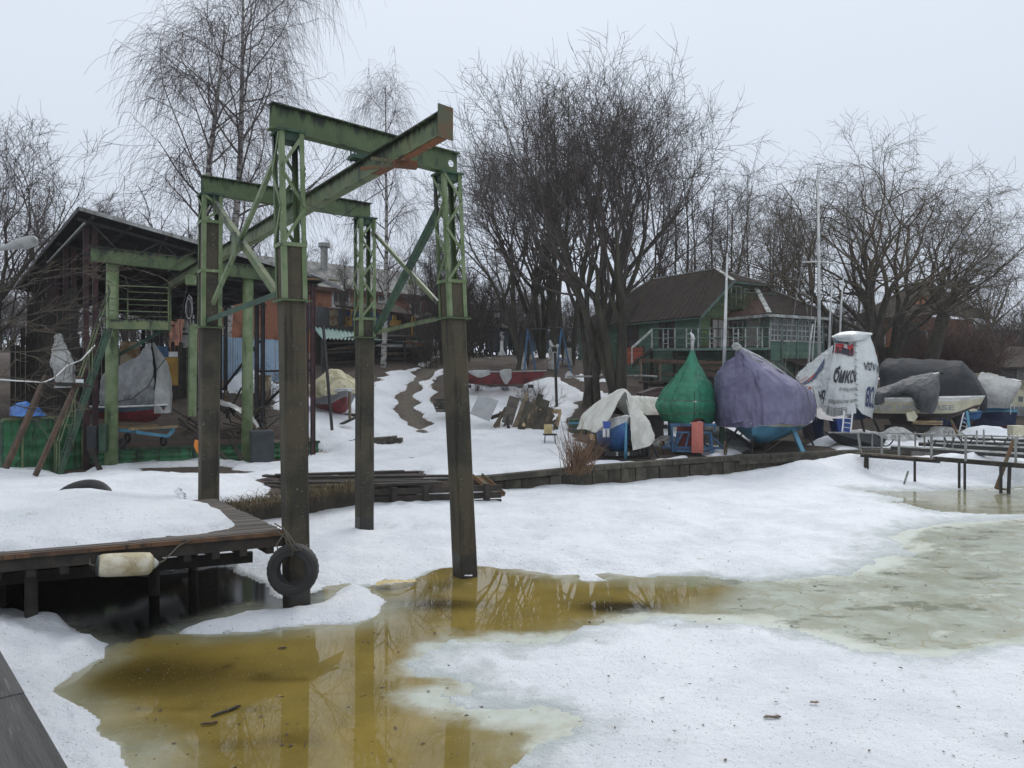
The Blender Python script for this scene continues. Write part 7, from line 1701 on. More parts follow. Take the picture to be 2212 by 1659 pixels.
setprops(MB().slab([P(1797, 935, 27), P(1893, 938, 26.5), P(1915, 950, 26), P(1905, 966, 26), P(1830, 962, 26.8)], (0, 1, 0), .8).build('upturned_hull', M['tarp_black']), 'black tarred upturned hull lying behind the jetty handrail', 'boat hull')
# ------------------------------------------------------------------ houses
def wall_boards(t, a, b, z0, z1, m, n=None, th=.03, nm='wall_board', gaps=()):
    """horizontal boards on the vertical plane a-b; gaps = (u0,u1,z0,z1) openings left free"""
    d = (b - a); d.z = 0; L = d.length; d.normalize(); h = .17; k = int((z1 - z0) / h)
    for i in range(k):
        z = z0 + (i + .5) * (z1 - z0) / k; spans = [(0, L)]
        for (g0, g1, ga, gb) in gaps:
            if ga < z < gb:
                ns = []
                for (s0, s1) in spans:
                    if g0 > s0: ns.append((s0, min(s1, g0)))
                    if g1 < s1: ns.append((max(s0, g1), s1))
                spans = [q for q in ns if q[1] - q[0] > .02]
        for (s0, s1) in spans:
            p, q = a + d * s0, a + d * s1; MB().bar(V(p.x, p.y, z), V(q.x, q.y, z), th + .008 * (i % 2), (z1 - z0) / k - .012).build(nm, m, t)
def window(t, a, d, n, u, z, w, h, fm, cols=2, rows=2, glass='glass', depth=.04, fw=.07):
    c = a + d * (u + w / 2) + n * depth; c.z = z + h / 2
    f = MB()
    for (du, dz, ww, hh) in ((0, h / 2, w + fw, fw), (0, -h / 2, w + fw, fw), (-w / 2, 0, fw, h), (w / 2, 0, fw, h)):
        p = c + d * du + V(0, 0, dz); f.bar(p - d * ww / 2, p + d * ww / 2, .06, hh)
    o = f.build('window', fm, t)
    MB().bar(c - d * w / 2 - n * .02, c + d * w / 2 - n * .02, .02, h).build('pane', M[glass], o)
    mb = MB()
    for i in range(1, cols): p = c - d * w / 2 + d * (w * i / cols); mb.bar(V(p.x, p.y, c.z - h / 2), V(p.x, p.y, c.z + h / 2), .055, .03, up=n)
    for j in range(1, rows): q = c + V(0, 0, -h / 2 + h * j / rows); mb.bar(q - d * w / 2, q + d * w / 2, .03, .055)
    if mb.v: mb.build('glazing_bar', fm, o)
    return o
def roof_plane(t, pts, m, rib=None, th=.09, nm='roof_plane'):
    pts = [Vector(p) for p in pts]; n = (pts[1] - pts[0]).cross(pts[2] - pts[0]).normalized()
    if n.z < 0: n = -n
    MB().slab(pts, n, th).build(nm, m, t)
    if rib:                              # standing ribs running down the slope between edge pts[0]-pts[1] and pts[3]-pts[2]
        L0 = (pts[1] - pts[0]).length; k = max(2, int(max(L0, (pts[2] - pts[3]).length) / rib)); mb = MB()
        for i in range(1, k):
            f = i / k; a, b = pts[0].lerp(pts[1], f) + n * th, pts[3].lerp(pts[2], f) + n * th
            mb.bar(a, b, rib * .45, .045, up=n)
        mb.build('roof_rib', m, t, kind='stuff')
def green_house():
    t = thing('green_wooden_house', 'old green weatherboard boat club house with brown hipped roofs and glazed veranda', 'house', (11, 46, 2.8))
    U1 = V(-.51, .86, 0).normalized(); U2 = V(.86, .51, 0).normalized()
    K = V(10.45, 43, 0); ev = 6.8; rz_ = 9.65; zb = 2.4; NL = -U2; NG = -U1; LL = 11.5; W = 7.0
    MB().slab([V(p.x, p.y, zb - 1) for p in (K + U1 * .05 + U2 * .05, K + U2 * (W - .05) + U1 * .05, K + U2 * (W - .05) + U1 * LL, K + U1 * LL + U2 * .05)], (0, 0, 1), ev - zb + 1).build('wall_core', M['dark_wood'], t)
    # long side
    wins = [(2.0, 1.2, 5.0, 1.4), (5.2, 1.2, 5.0, 1.4), (8.4, 1.2, 5.0, 1.4)]
    gaps = [(u - .05, u + w + .05, z - .05, z + h + .05) for (u, w, z, h) in wins]
    wall_boards(t, K, K + U1 * LL, zb - .6, ev, M['clap_green'], gaps=gaps)
    for (u, w, z, h) in wins: window(t, K, U1, NL, u, z, w, h, M['trim_brown'], 3, 2)
    gp2 = [(.9, 2.5, 4.75, 6.5)]
    wall_boards(t, K + NG * .005, K + U2 * W, 4.75, ev, M['clap_yellowgreen'], gaps=gp2)
    wall_boards(t, K + NG * .005, K + U2 * W, zb - .6, 4.6, M['clap_green'])
    window(t, K, U2, NG, 1.0, 4.8, 1.4, 1.65, M['trim_brown'], 3, 3, 'curtain'); MB().bar(K + NG * .05 + V(0, 0, ev - 2), K + NG * .05 + V(0, 0, ev), .12, .12).build('corner_post', M['trim_teal'], t)
    # gable triangle with clipped top
    zc = 8.55; f = (zc - ev) / (rz_ - ev); g0, g1 = K + U2 * (W / 2 * f), K + U2 * (W - W / 2 * f)
    n_ = 9
    for i in range(n_):
        z0 = ev + (zc - ev) * i / n_; z1 = ev + (zc - ev) * (i + 1) / n_; fa = (z0 + z1) / 2 - ev; fa = fa / (rz_ - ev) * W / 2
        p, q = K + U2 * fa + NG * .01, K + U2 * (W - fa) + NG * .01; MB().bar(V(p.x, p.y, (z0 + z1) / 2), V(q.x, q.y, (z0 + z1) / 2), .04, z1 - z0 - .012).build('wall_board', M['clap_yellowgreen'], t)
    window(t, K, U2, NG, 2.5, 7.1, .8, 1.3, M['trim_white'], 2, 2); window(t, K, U2, NG, 3.6, 7.2, .7, 1.1, M['trim_white'], 2, 2)
    # roofs
    oh = .55; E0 = K - U2 * oh * .6 + NG * oh; E0.z = ev - .35; E1 = K - U2 * oh * .6 + U1 * (LL + .4); E1.z = ev - .35
    R0 = K + U2 * W / 2 + U1 * 2.1; R0.z = rz_; R1 = K + U2 * W / 2 + U1 * (LL - 3.4); R1.z = rz_
    H0 = g0 + NG * oh; H0.z = zc; H1 = g1 + NG * oh; H1.z = zc
    Er0 = K + U2 * (W + oh * .6) + NG * oh; Er0.z = ev - .35; Er1 = K + U2 * (W + oh * .6) + U1 * (LL + .4); Er1.z = ev - .35
    roof_plane(t, [E0, E1, R1, R0 + (R0 - R0)], M['slate'], .45)
    n = (E1 - E0).cross(R0 - E0).normalized(); n = n if n.z > 0 else -n
    MB().slab([E0, R0, H0], n, .09).build('roof_plane', M['slate'], t); n2 = (Er1 - Er0).cross(R0 - Er0).normalized(); n2 = n2 if n2.z > 0 else -n2
    MB().slab([Er0, Er1, R1, R0, H1], n2, .09).build('roof_plane', M['slate'], t)
    MB().slab([E1, Er1, R1], (0, .3, 1), .09).build('roof_plane', M['slate'], t)
    nh = (H1 - H0).cross(R0 - H0).normalized(); nh = nh if nh.z > 0 else -nh
    MB().slab([H0, H1, R0], nh, .09).build('roof_plane', M['slate'], t)
    for a, b in ((R0, H0), (R0, H1), (R0, R1), (R1, E1)): MB().bar(a + V(0, 0, .1), b + V(0, 0, .1), .22, .06).build('ridge_cap', M['trim_white'], t)
    MB().bar(E0 + V(0, 0, .0), H0, .05, .16).build('barge_board', M['trim_teal'], t); MB().bar(E0, E1, .05, .14).build('eave_board', M['trim_teal'], t); MB().bar(H0, H1, .05, .14).build('eave_board', M['trim_teal'], t)
    # little balcony on the gable
    b0, b1 = K + U2 * 2.3 + NG * .05, K + U2 * 5.1 + NG * .05; b0.z = b1.z = 7.0
    MB().slab([b0, b1, b1 + NG * 1.0, b0 + NG * 1.0], (0, 0, 1), .08).build('balcony_floor', M['clap_yellowgreen'], t)
    for (p, q) in ((b0 + NG * 1.0, b1 + NG * 1.0), (b0, b0 + NG * 1.0), (b1, b1 + NG * 1.0)):
        for h in (.15, .95): MB().bar(p + V(0, 0, h), q + V(0, 0, h), .06, .06).build('balcony_rail', M['trim_teal'], t)
        k = int((q - p).length / .16)
        for i in range(k + 1): r_ = p.lerp(q, i / max(k, 1)); MB().bar(r_ + V(0, 0, .1), r_ + V(0, 0, .93), .025, .07, up=NG).build('baluster', M['clap_yellowgreen'], t)
    # veranda wing
    Q = V(14.0, 42.0, 0); T = Q + U2 * 4.6; zt = 6.55; wb = U1 * 3.6; wz = 4.7
    MB().slab([V(p.x, p.y, 1.8) for p in (Q + U1 * .06 + U2 * .06, T + U1 * .06, T + U1 * 6, Q + U1 * 6 + U2 * .06)], (0, 0, 1), zt - 1.8).build('wall_core', M['trim_teal'], t)
    # front (right facing) side: boards below, glazing above
    wall_boards(t, Q, T, 4.05, 5.1, M['clap_green'], nm='wall_board'); wall_boards(t, Q + U2 * 0, T, 2.0, 3.95, M['clap_green'])
    MB().bar(Q + V(0, 0, zt - .12) + NG * .03, T + V(0, 0, zt - .12) + NG * .03, .07, .24).build('frieze', M['trim_teal'], t)
    for (u, w) in ((.15, .85), (1.1, 1.15), (2.4, .95), (3.4, 1.1)): window(t, Q, U2, NG, u, 5.15, w, 1.2, M['trim_white'], 3, 4)
    for u in (.05, 1.05, 2.32, 3.38, 4.55): p = Q + U2 * u + NG * .05; MB().bar(V(p.x, p.y, 4.0), V(p.x, p.y, zt), .11, .08, up=NG).build('corner_post', M['trim_teal'], t)
    # left face of the wing towards the terrace
    a = Q; b = Q + U1 * 3.5
    wall_boards(t, a, b, 4.7, 5.2, M['clap_green']); MB().bar(a + V(0, 0, zt - .1) + NL * .03, b + V(0, 0, zt - .1) + NL * .03, .07, .22).build('frieze', M['trim_teal'], t)
    window(t, a, U1, NL, 1.75, 5.25, 1.5, 1.05, M['trim_white'], 4, 3); window(t, a, U1, NL, .55, 4.75, .9, 1.65, M['trim_white'], 1, 1, 'curtain')
    ap = V(14.4, 45.9, 8.75); o_ = .5
    q = [Q - U1 * o_ - U2 * o_, T - U1 * o_ + U2 * (o_ + .3), T + U1 * 6 + U2 * o_, Q + U1 * 6 - U2 * o_]
    for p in q: p.z = zt - .02
    for (i, j, m) in ((0, 1, 'slate'), (1, 2, 'slate'), (3, 0, 'rust_roof')):
        n = (q[j] - q[i]).cross(ap - q[i]).normalized(); n = n if n.z > 0 else -n; MB().slab([q[i], q[j], ap], n, .08).build('roof_plane', M[m], t)
    for p in (q[0], q[1]): MB().bar(p + V(0, 0, .1), ap + V(0, 0, .1), .26, .05).build('ridge_cap', M['trim_white'], t)
    for (i, j) in ((0, 1), (3, 0)): MB().bar(q[i] + V(0, 0, -.06), q[j] + V(0, 0, -.06), .06, .16).build('eave_board', M['trim_white'], t)
    MB().slab([V(*(q[3].lerp(ap, .35).lerp(q[0], .35))) + V(0, 0, .12), V(*(q[3].lerp(ap, .42).lerp(q[0], .28))) + V(0, 0, .12), V(*(q[3].lerp(ap, .36).lerp(q[0], .25))) + V(0, 0, .12)], (0, 0, 1), .05).build('snow_patch', M['snow_lump'], t)
    # porch roof below
    p0, p1 = Q + U2 * 1.2, Q + U2 * 5.2; p0.z = p1.z = 4.15
    MB().slab([p0, p1, p1 + NG * 1.3 - V(0, 0, .45), p0 + NG * 1.3 - V(0, 0, .45)], (0, 0, 1), .05).build('porch_roof', M['slate'], t)
    window(t, Q, U2, NG, 2.1, 2.1, .9, 1.8, M['trim_brown'], 2, 1, 'curtain')
    MB().box(tuple(T + U2 * .35 + V(0, 0, 5.0)), (.5, .4, .5), .5).build('wall_box', M['black_steel'], t)
    # terrace
    t2 = thing('terrace', 'long open terrace with pale pipe railing and stairs in front of the green house', 'terrace', (11.5, 41, 3.0))
    A0, A1 = P(1408, 757, 41.5), P(1662, 752, 40.4); A0.z = A1.z = 4.65; D = (A1 - A0).normalized(); Nn = V(-D.y, D.x, 0)
    MB().slab([A0, A1, A1 + Nn * 2.2, A0 + Nn * 3.5], (0, 0, 1), .12).build('terrace_floor', M['dark_wood'], t2); MB().bar(A0 - V(0, 0, .02), A1 - V(0, 0, .02), .1, .14).build('floor_edge', M['trim_teal'], t2)
    L = (A1 - A0).length
    for h in (1.0, .5): MB().tube([A0 + V(0, 0, h + .1), A1 + V(0, 0, h + .1)], .03, 6).build('railing', M['trim_teal'], t2)
    for i in range(11):
        p = A0.lerp(A1, i / 10); MB().bar(p, p + V(0, 0, 1.12), .05, .05).build('rail_post', M['trim_white'], t2)
        if i % 2: MB().bar(p + D * .25, p + D * .25 + V(0, 0, 1.05), .05, .05).build('rail_post', M['trim_white'], t2); [MB().bar(p + V(0, 0, h), p + D * .25 + V(0, 0, h), .03, .03).build('rail_rung', M['trim_white'], t2) for h in (.3, .55, .8)]
    # stair down to the left
    s0, s1 = A0 + V(0, 0, 0), P(1365, 790, 40.5)
    for o in (0, .9): 
        MB().bar(s0 - Nn * o * -1, s1 + Nn * o, .06, .2).build('stair_stringer', M['dark_wood'], t2); MB().bar(s0 + Nn * o + V(0, 0, 1.05), s1 + Nn * o + V(0, 0, .95), .07, .06).build('stair_rail', M['trim_white'], t2)
        MB().bar(s1 + Nn * o, s1 + Nn * o + V(0, 0, .98), .05, .05).build('rail_post', M['trim_white'], t2)
    for i in range(8): p = s0.lerp(s1, (i + .5) / 8); MB().bar(p, p + Nn * .9, .25, .04).build('tread', M['dark_wood'], t2)
    for i in range(6): p = A0.lerp(A1, i / 5) + Nn * .2; MB().bar(V(p.x, p.y, 2.3), V(p.x, p.y, 4.6), .14, .14).build('terrace_post', M['dark_wood'], t2)
    for z in (3.3, 3.9): MB().bar(A0 - Nn * .0 + V(0, 0, z - 4.65), A1 + V(0, 0, z - 4.65), .04, .12).build('lower_rail', M['brown_beam'], t2)
green_house()
# orange-red board screen and low brown fence
t = thing('red_board_screen', 'small screen of orange red boards beside the terrace stair', 'fence', tuple(P(1366, 786, 41)))
for i in range(8):
    z = P(0, 786 - i * 4.6, 41).z; a, b = P(1344 + i * .3, 786 - i * 4.6, 41.3), P(1389, 784 - i * 4.6 + (i % 3), 41.0); MB().bar(a, b, .03, .12).build('board', M['red_boards'], t)
MB().bar(P(1344, 790, 41.4), P(1344, 748, 41.4), .08, .08).build('stake', M['dark_wood'], t); MB().bar(P(1390, 790, 41.05), P(1390, 748, 41.05), .08, .08).build('stake', M['dark_wood'], t)
t = thing('brown_fence', 'low brown timber rail fence in front of the green house', 'fence', tuple(P(1480, 800, 37)))
for (x, y0, y1) in ((1384, 776, 820), (1425, 778, 822), (1517, 778, 822), (1558, 780, 828)): MB().bar(P(x, y0, 37), P(x, y1 + 4, 37), .09, .09).build('post', M['plank'], t)
MB().bar(P(1384, 778, 37), P(1575, 784, 36.6), .06, .14).build('top_rail', M['brown_beam'], t); MB().bar(P(1500, 792, 37), P(1580, 797, 36.6), .06, .2).build('rail', M['brown_beam'], t); MB().bar(P(1500, 806, 37), P(1580, 812, 36.6), .06, .2).build('rail', M['brown_beam'], t)
for i in range(14): p = P(1386 + i * 3.2, 800, 37.3); MB().bar(V(p.x, p.y, p.z - .5), V(p.x, p.y, p.z + .35), .04, .02).build('picket', M['dark_wood'], t)
t = thing('black_workbench', 'dark low platform stacked with black boards below the green house', 'platform', tuple(P(1430, 830, 33)))
for (x0, y0, x1, y1, w) in ((1380, 826, 1500, 824, 1.2), (1392, 832, 1510, 830, .4), (1400, 848, 1500, 846, .3)): MB().bar(P(x0, y0, 34), P(x1, y1, 33.6), w, .08).build('board', M['dark_wood'], t)
for x in (1395, 1440, 1485): MB().bar(P(x, 826, 34), P(x, 868, 34), .15, .15).build('leg', M['dark_wood'], t)
setprops(MB().tube([P(1225, 814, 36), P(1390, 812, 35), P(1420, 814, 35)], .05, 8).build('long_pipe', M['grey_steel']), 'long grey pipe lying across the slope behind the middle trees', 'pipe')
rg = random.Random(31)
mb_t = thing('black_boat_hull', 'dark upturned boat and boards stored behind the green tarpaulin boat', 'boat hull', tuple(P(1445, 860, 31)))
MB().slab([P(1385, 850, 31), P(1420, 838, 31), P(1530, 836, 31), P(1560, 860, 31), P(1540, 890, 30.5), P(1400, 890, 30.5)], (0, 1, 0), 1.2).build('hull', M['antifoul'], mb_t)
# brick building at the back left -------------------------------------------
def brick_building():
    t = thing('brick_building', 'long orange brick building with a grey roof and white windows behind the birches', 'building', (-14, 56, 4))
    a = V(-19.5, 50.5, 0); b = V(-6.4, 62.3, 0); d = (b - a).normalized(); n = V(d.y, -d.x, 0); bk = -n; z0, z1 = 3.0, 9.75
    MB().slab([V(p.x, p.y, z0) for p in (a, b, b + bk * 9, a + bk * 9)], (0, 0, 1), z1 - z0).build('wall', M['brick'], t)
    e = [a + n * .35 - d * .6, b + n * .35 + d * .8, b + bk * 4.5 + d * .8, a + bk * 4.5 - d * .6]
    for p, z in zip(e, (z1 - .15, z1 - .15, z1 + 2.4, z1 + 2.4)): p.z = z
    roof_plane(t, e, M['tarp_grey'] if False else M['slate_pale'], .9)
    e2 = [e[3], e[2], b + bk * 10 + d * .8 + V(0, 0, z1), a + bk * 10 - d * .6 + V(0, 0, z1)]; roof_plane(t, e2, M['slate_pale'])
    MB().bar(e[0] + V(0, 0, -.05), e[1] + V(0, 0, -.05), .08, .3).build('eave_board', M['trim_brown'], t)
    MB().slab([a + V(0, 0, z1), a + bk * 9 + V(0, 0, z1), a + bk * 4.5 + V(0, 0, z1 + 2.3)], -d, .1).build('gable', M['brick'], t)
    for (x0, x1, y0, y1) in ((718, 754, 624, 662), (817, 832, 638, 652), (886, 908, 653, 681), (586, 606, 600, 622)):
        def on(x):                     # where the sight line meets the facade
            k = (x - CX) / F; s = (k * a.y - a.x) / (d.x - k * d.y); return s
        s0, s1 = on(x0), on(x1); Ym = (a + d * (s0 + s1) / 2).y; zz1, zz0 = 3 - (y0 - HY) / F * Ym, 3 - (y1 - HY) / F * Ym
        window(t, a, d, n, s0, zz0, s1 - s0, zz1 - zz0, M['white_paint'], 3 if x1 - x0 > 30 else 2, 1, fw=.15)
        p, q = a + d * (s0 - .15) + n * .1, a + d * (s1 + .15) + n * .1; p.z = q.z = zz0 - .12; MB().bar(p, q, .25, .1).build('sill', M['white_paint'], t)
    p = a + d * 9.5 + bk * 3; MB().tube([V(p.x, p.y, 10.5), V(p.x, p.y, 13.3)], .28, 12).build('chimney', M['grey_steel'], t); MB().tube([V(p.x, p.y, 13.2), V(p.x, p.y, 13.5)], .45, 12).build('chimney_cap', M['grey_steel'], t)
M['slate_pale'] = mat('pale_grey_roof', (.20, .20, .185), (.12, .12, .11), scale=1.2, rough=.85, bump=.2)
brick_building()
def kiosk():
    t = thing('blue_yellow_shed', 'row of blue and yellow painted sheds below the brick building', 'shed', (-11.5, 48, 3.5))
    def pan(x0, y0, x1, y1, Y0, Y1, m, nm='wall_panel', y2=None, y3=None, th=.06):
        MB().slab([P(x0, y1, Y0), P(x1, y3 or y1, Y1), P(x1, y2 or y0, Y1), P(x0, y0, Y0)], (0, 1, 0), th).build(nm, M[m], t)
    pan(600, 650, 733, 712, 45.5, 47, 'grey_wall', y2=668); pan(712, 668, 731, 705, 46.6, 46.8, 'rust_panel')
    pan(733, 668, 741, 712, 46.8, 46.9, 'light_blue'); pan(741, 672, 765, 716, 46.9, 47.2, 'blue_paint'); pan(742, 682, 761, 712, 46.7, 46.9, 'yellow', 'door')
    pan(765, 672, 815, 724, 47.2, 48, 'blue_paint'); pan(815, 676, 850, 726, 48, 48.4, 'sky_dark'); pan(842, 692, 866, 726, 48.0, 48.4, 'yellow', 'door'); pan(850, 678, 920, 730, 48.4, 50, 'brown_beam', y2=690)
    MB().slab([P(725, 664, 46), P(815, 672, 47.4), P(890, 684, 48.6), P(860, 664, 52), P(800, 655, 51), P(722, 656, 49)], (0, 0, 1), .12).build('roof', M['slate'], t)
    for x, y0, y1 in ((759, 668, 712), (849, 682, 728), (854, 682, 728), (890, 684, 725), (896, 684, 725)): MB().bar(P(x, y0, 46.2), P(x, y1, 46.2), .07, .07).build('yellow_post', M['yellow'], t)
    MB().slab([P(900, 688, 47), P(925, 680, 47), P(935, 686, 50), P(905, 692, 50)], (0, 0, 1), .15).build('snowy_canopy', M['tarp_pale'], t)
M['sky_dark'] = M['ink_blue']
kiosk()
def rack():
    t = thing('canoe_rack', 'open boat rack under a teal corrugated roof storing long boats and planks', 'rack', (-10, 42, 2.6))
    a, b = P(697, 731, 40.5), P(918, 741, 45.5); c, d = P(928, 738, 47), P(677, 706, 42.8)
    n = 30
    S = np.zeros((2, n * 2 + 1, 3)); up = V(0, 0, .055)
    for j in range(n * 2 + 1):
        f = j / (n * 2); o = up * (1 if j % 2 else -1); S[0, j] = tuple(a.lerp(b, f) + o); S[1, j] = tuple(d.lerp(c, f) + o)
    mesh_obj('corrugated_roof', S.reshape(-1, 3), grid_faces(2, n * 2 + 1), M['teal_sheet'], t)
    for f in (.0, .33, .56, .78, 1.0):
        for (p, q) in ((a, b), (d, c)):
            r_ = p.lerp(q, f); g0 = gz(r_.x, r_.y); MB().bar(V(r_.x, r_.y, g0 - .1), V(r_.x, r_.y, r_.z - .06), .12, .12).build('rack_post', M['black_steel'], t)
    for z, m in ((.45, 'dark_wood'), (1.0, 'dark_wood'), (1.5, 'dark_wood')):
        for (p, q) in ((a, b),): 
            g0, g1 = gz(p.x, p.y), gz(q.x, q.y); MB().bar(V(p.x, p.y + .1, g0 + z), V(q.x, q.y + .1, g1 + z), .06, .1).build('shelf_rail', M[m], t)
    bkw = [V(p.x, p.y, gz(p.x, p.y)) for p in (d, c)]; MB().slab([bkw[0], bkw[1], bkw[1] + V(0, 0, 2.2), bkw[0] + V(0, 0, 2.2)], (0, 1, 0), .05).build('back_wall', M['dark_wood'], t)
    return a, b, c, d
ra, rb, rc, rd = rack()
rg = random.Random(14)
for i, (f0, f1, z, m, lb) in enumerate(((.45, .92, 1.02, 'white_paint', 'long white board lying on the middle shelf of the teal roofed rack'), (.76, .99, 1.13, 'orange', 'orange hull lying at the right end of the teal roofed rack'), (.02, .5, 1.05, 'plank', 'weathered plank on the left middle shelf of the teal roofed rack'), (.5, .85, .5, 'plank', 'pale plank on the low shelf of the teal roofed rack'), (.1, .6, 1.55, 'slate', 'dark canoe on the top shelf of the teal roofed rack'), (.4, .9, 1.52, 'dark_wood', 'dark boards on the right top shelf of the teal roofed rack'))):
    p, q = ra.lerp(rb, f0) + V(0, .6, 0), ra.lerp(rb, f1) + V(0, .6, 0); p.z = gz(p.x, p.y) + z; q.z = gz(q.x, q.y) + z
    o = MB().tube([p, p.lerp(q, .15), p.lerp(q, .5), p.lerp(q, .85), q], [.03, .10, .13, .10, .03], 8).build('stored_' + ('board' if 'board' in lb or 'plank' in lb else 'hull'), M[m], smooth=True); setprops(o, lb, 'board' if 'board' in lb or 'plank' in lb else 'boat hull')
# light blue sheet fence and things in the yard behind the shed
t = thing('blue_sheet_fence', 'light blue corrugated sheet fence behind the shed', 'fence', tuple(P(540, 790, 36)))
a, b = P(470, 792, 36), P(655, 800, 36.5); n = 60
x0_ = 0
for k in range(6):
    p, q = a.lerp(b, k / 6), a.lerp(b, (k + 1) / 6 - .004); S = np.zeros((2, 25, 3))
    for j in range(25):
        r_ = p.lerp(q, j / 24); S[0, j] = (r_.x, r_.y + (.03 if j % 4 < 2 else 0), r_.z - .6); S[1, j] = (r_.x, r_.y + (.03 if j % 4 < 2 else 0), P(0, 728 + k * 1.5, 36).z)
    mesh_obj('fence_sheet', S.reshape(-1, 3), grid_faces(2, 25), M['sky_sheet'], t)
t = thing('rusty_tank', 'rusty cream cylindrical tank standing in the yard behind the shed', 'tank', tuple(P(569, 862, 31)))
MB().tube([P(569, 864, 31), P(569, 812, 31)], .30, 20).build('tank_body', M['rust_panel'], t, smooth=True); MB().torus(P(569, 812, 31), (0, 0, 1), .30, .025, 24, 6).build('rim', M['rust_steel'], t, smooth=True)
heap(545, 840, 1.6, 1.0, .9, M['snow_lump'], 'rounded snow heap on stored gear behind the rusty tank', 8)
# cream tarped boat in the yard
def cream_boat():
    t = boat_frame(722, 30.5, -62, 'old grey and maroon boat under a mouldy cream tarpaulin beyond the shed', z=1.5)
    make_hull(t, 3.4, 1.75, .85, [M['maroon'], M['tarp_grey'], M['white_paint']], split=(.50, .93), keel0=0, stern=.8, sheer=.1, full=.5)
    for o in list(t.children): o.location = (0, 0, .18)
    cover(t, [(-1.7, .2, .8, .95, 1.2, 0), (-1.6, .8, .8, 1.05, 1.45, 0), (-.6, .9, .82, 1.25, 1.85, 0), (.3, .88, .85, 1.35, 1.9, 0), (.95, .75, .88, 1.2, 1.75, 0), (1.3, .5, .95, 1.1, 1.4, 0), (1.45, .15, 1.0, 1.05, 1.2, 0)], M['tarp_cream'], amp=.04, seed=71, fold=.08, fn=10)
    for x in (-1, .8): MB().box((x, 0, .05), (.2, 1.5, .25)).build('support_timber', M['dark_wood'], t, local=True)
cream_boat()
t = thing('brown_stake', 'upright brown timber propped on a small block in front of the cream tarp boat', 'post', tuple(P(756, 912, 28)))
MB().bar(P(756, 908, 28), P(755, 846, 28), .10, .07).build('stake', M['plank'], t); MB().bar(P(738, 916, 27.6), P(768, 902, 28.2), .2, .04).build('foot_board', M['dark_wood'], t)
# stone ledge of stacked slabs
t = thing('stone_ledge', 'low ledge of stacked flat grey stones in front of the yard', 'stone wall', tuple(P(780, 960, 26.2)))
rg = random.Random(6)
for (x0, x1, ya, yb, Y0, Y1, rows) in ((600, 860, 985, 945, 25.2, 26.6, 7), (935, 985, 888, 858, 33, 32.5, 6)):
    for r_ in range(rows):
        x = x0 + rg.uniform(0, 8) + (rows - r_ > 5) * 0
        while x < x1 - 4 - r_ * (6 if x0 > 900 else 0):
            w = rg.uniform(8, 20); f = (x - x0) / (x1 - x0); Y = Y0 + (Y1 - Y0) * f
            yb_ = ya + (yb - ya) * 0; h = (ya - (yb + (10 if x0 < 900 else 0) * (1 - f))) / rows
            y = ya - 14 * f * (x0 < 900) - r_ * h * (.8 if x0 < 900 else 1); a, b = P(x, y, Y + r_ * .05), P(x + w * .95, y + rg.uniform(-1, 1), Y + r_ * .05)
            MB().bar(a, b, rg.uniform(.3, .5), h / F * Y * .86).build('stone', M['stone'], t); x += w
# garden bits on the slope ------------------------------------------------
t = thing('grey_garage', 'slate blue metal garage on top of the slope', 'garage', tuple(P(1073, 758, 58)))
MB().slab([P(1046, 706, 60), P(1048, 756, 60), P(1092, 760, 57), P(1099, 716, 57)], (0, 1, 0), 4).build('wall', M['slate_blue'], t); MB().slab([P(1044, 704, 60), P(1100, 712, 56.8), P(1104, 706, 61), P(1050, 698, 64)], (0, 0, 1), .12).build('roof', M['black_steel'], t)
t = thing('blue_fence', 'pale blue board fence running behind the middle trees', 'fence', tuple(P(1150, 755, 60)))
for k in range(28): x = 1101 + k * 4.1; MB().bar(P(x, 757, 60), P(x, 710 + (k % 3) * 1.2 + k * .3, 60), .14, .03, up=(0, 1, 0)).build('fence_board', M['sky_fade'] if 'sky_fade' in M else M['slate_blue'], t)
for (x, y) in ((1160, 738), (1180, 742)): MB().bar(P(1101, y - 15, 59.8), P(1215, y - 12, 59.8), .06, .1).build('rail', M['slate_blue'], t)
t = thing('garden_lamp', 'slim dark lamp post with a square lantern on the slope', 'lamp post', tuple(P(1078, 770, 50)))
MB().tube([P(1078, 770, 50), P(1074, 685, 50)], .06, 8).build('pole', M['black_steel'], t); MB().box(tuple(P(1074, 680, 50)), (.35, .35, .35)).build('lantern', M['lamp_grey'], t); MB().box(tuple(P(1074, 674, 50)), (.5, .5, .08)).build('cap', M['black_steel'], t)
t = thing('seahorse_post', 'small white and green carved post figure on a pedestal', 'statue', tuple(P(1084, 768, 46)))
pf = [(0, .26), (.15, .22), (.35, .12), (.7, .09), (.95, .10), (1.05, .13), (1.2, .12), (1.35, .07), (1.45, .10), (1.5, .03)]
b0 = P(1084, 769, 46); MB().tube([b0 + V(0, 0, h * .95) for h, r_ in pf[:5]], [r_ for h, r_ in pf[:5]], 10).build('pedestal', M['white_paint'], t, smooth=True)
MB().tube([b0 + V(-.02, 0, .88), b0 + V(.05, 0, 1.0), b0 + V(.06, 0, 1.12), b0 + V(-.02, 0, 1.22), b0 + V(-.06, 0, 1.30), b0 + V(.02, 0, 1.40), b0 + V(.12, 0, 1.36)], [.04, .10, .11, .08, .07, .08, .02], 10).build('figure', M['tarp_pale'], t, smooth=True)
t = thing('horse_post', 'white carved horse figure on a slim pedestal beside the blue swing frame', 'statue', tuple(P(1191, 775, 44)))
b0 = P(1191, 776, 44); MB().tube([b0 + V(0, 0, h) for h in (0, .12, .3, .6)], [.22, .18, .08, .07], 10).build('pedestal', M['white_paint'], t, smooth=True)
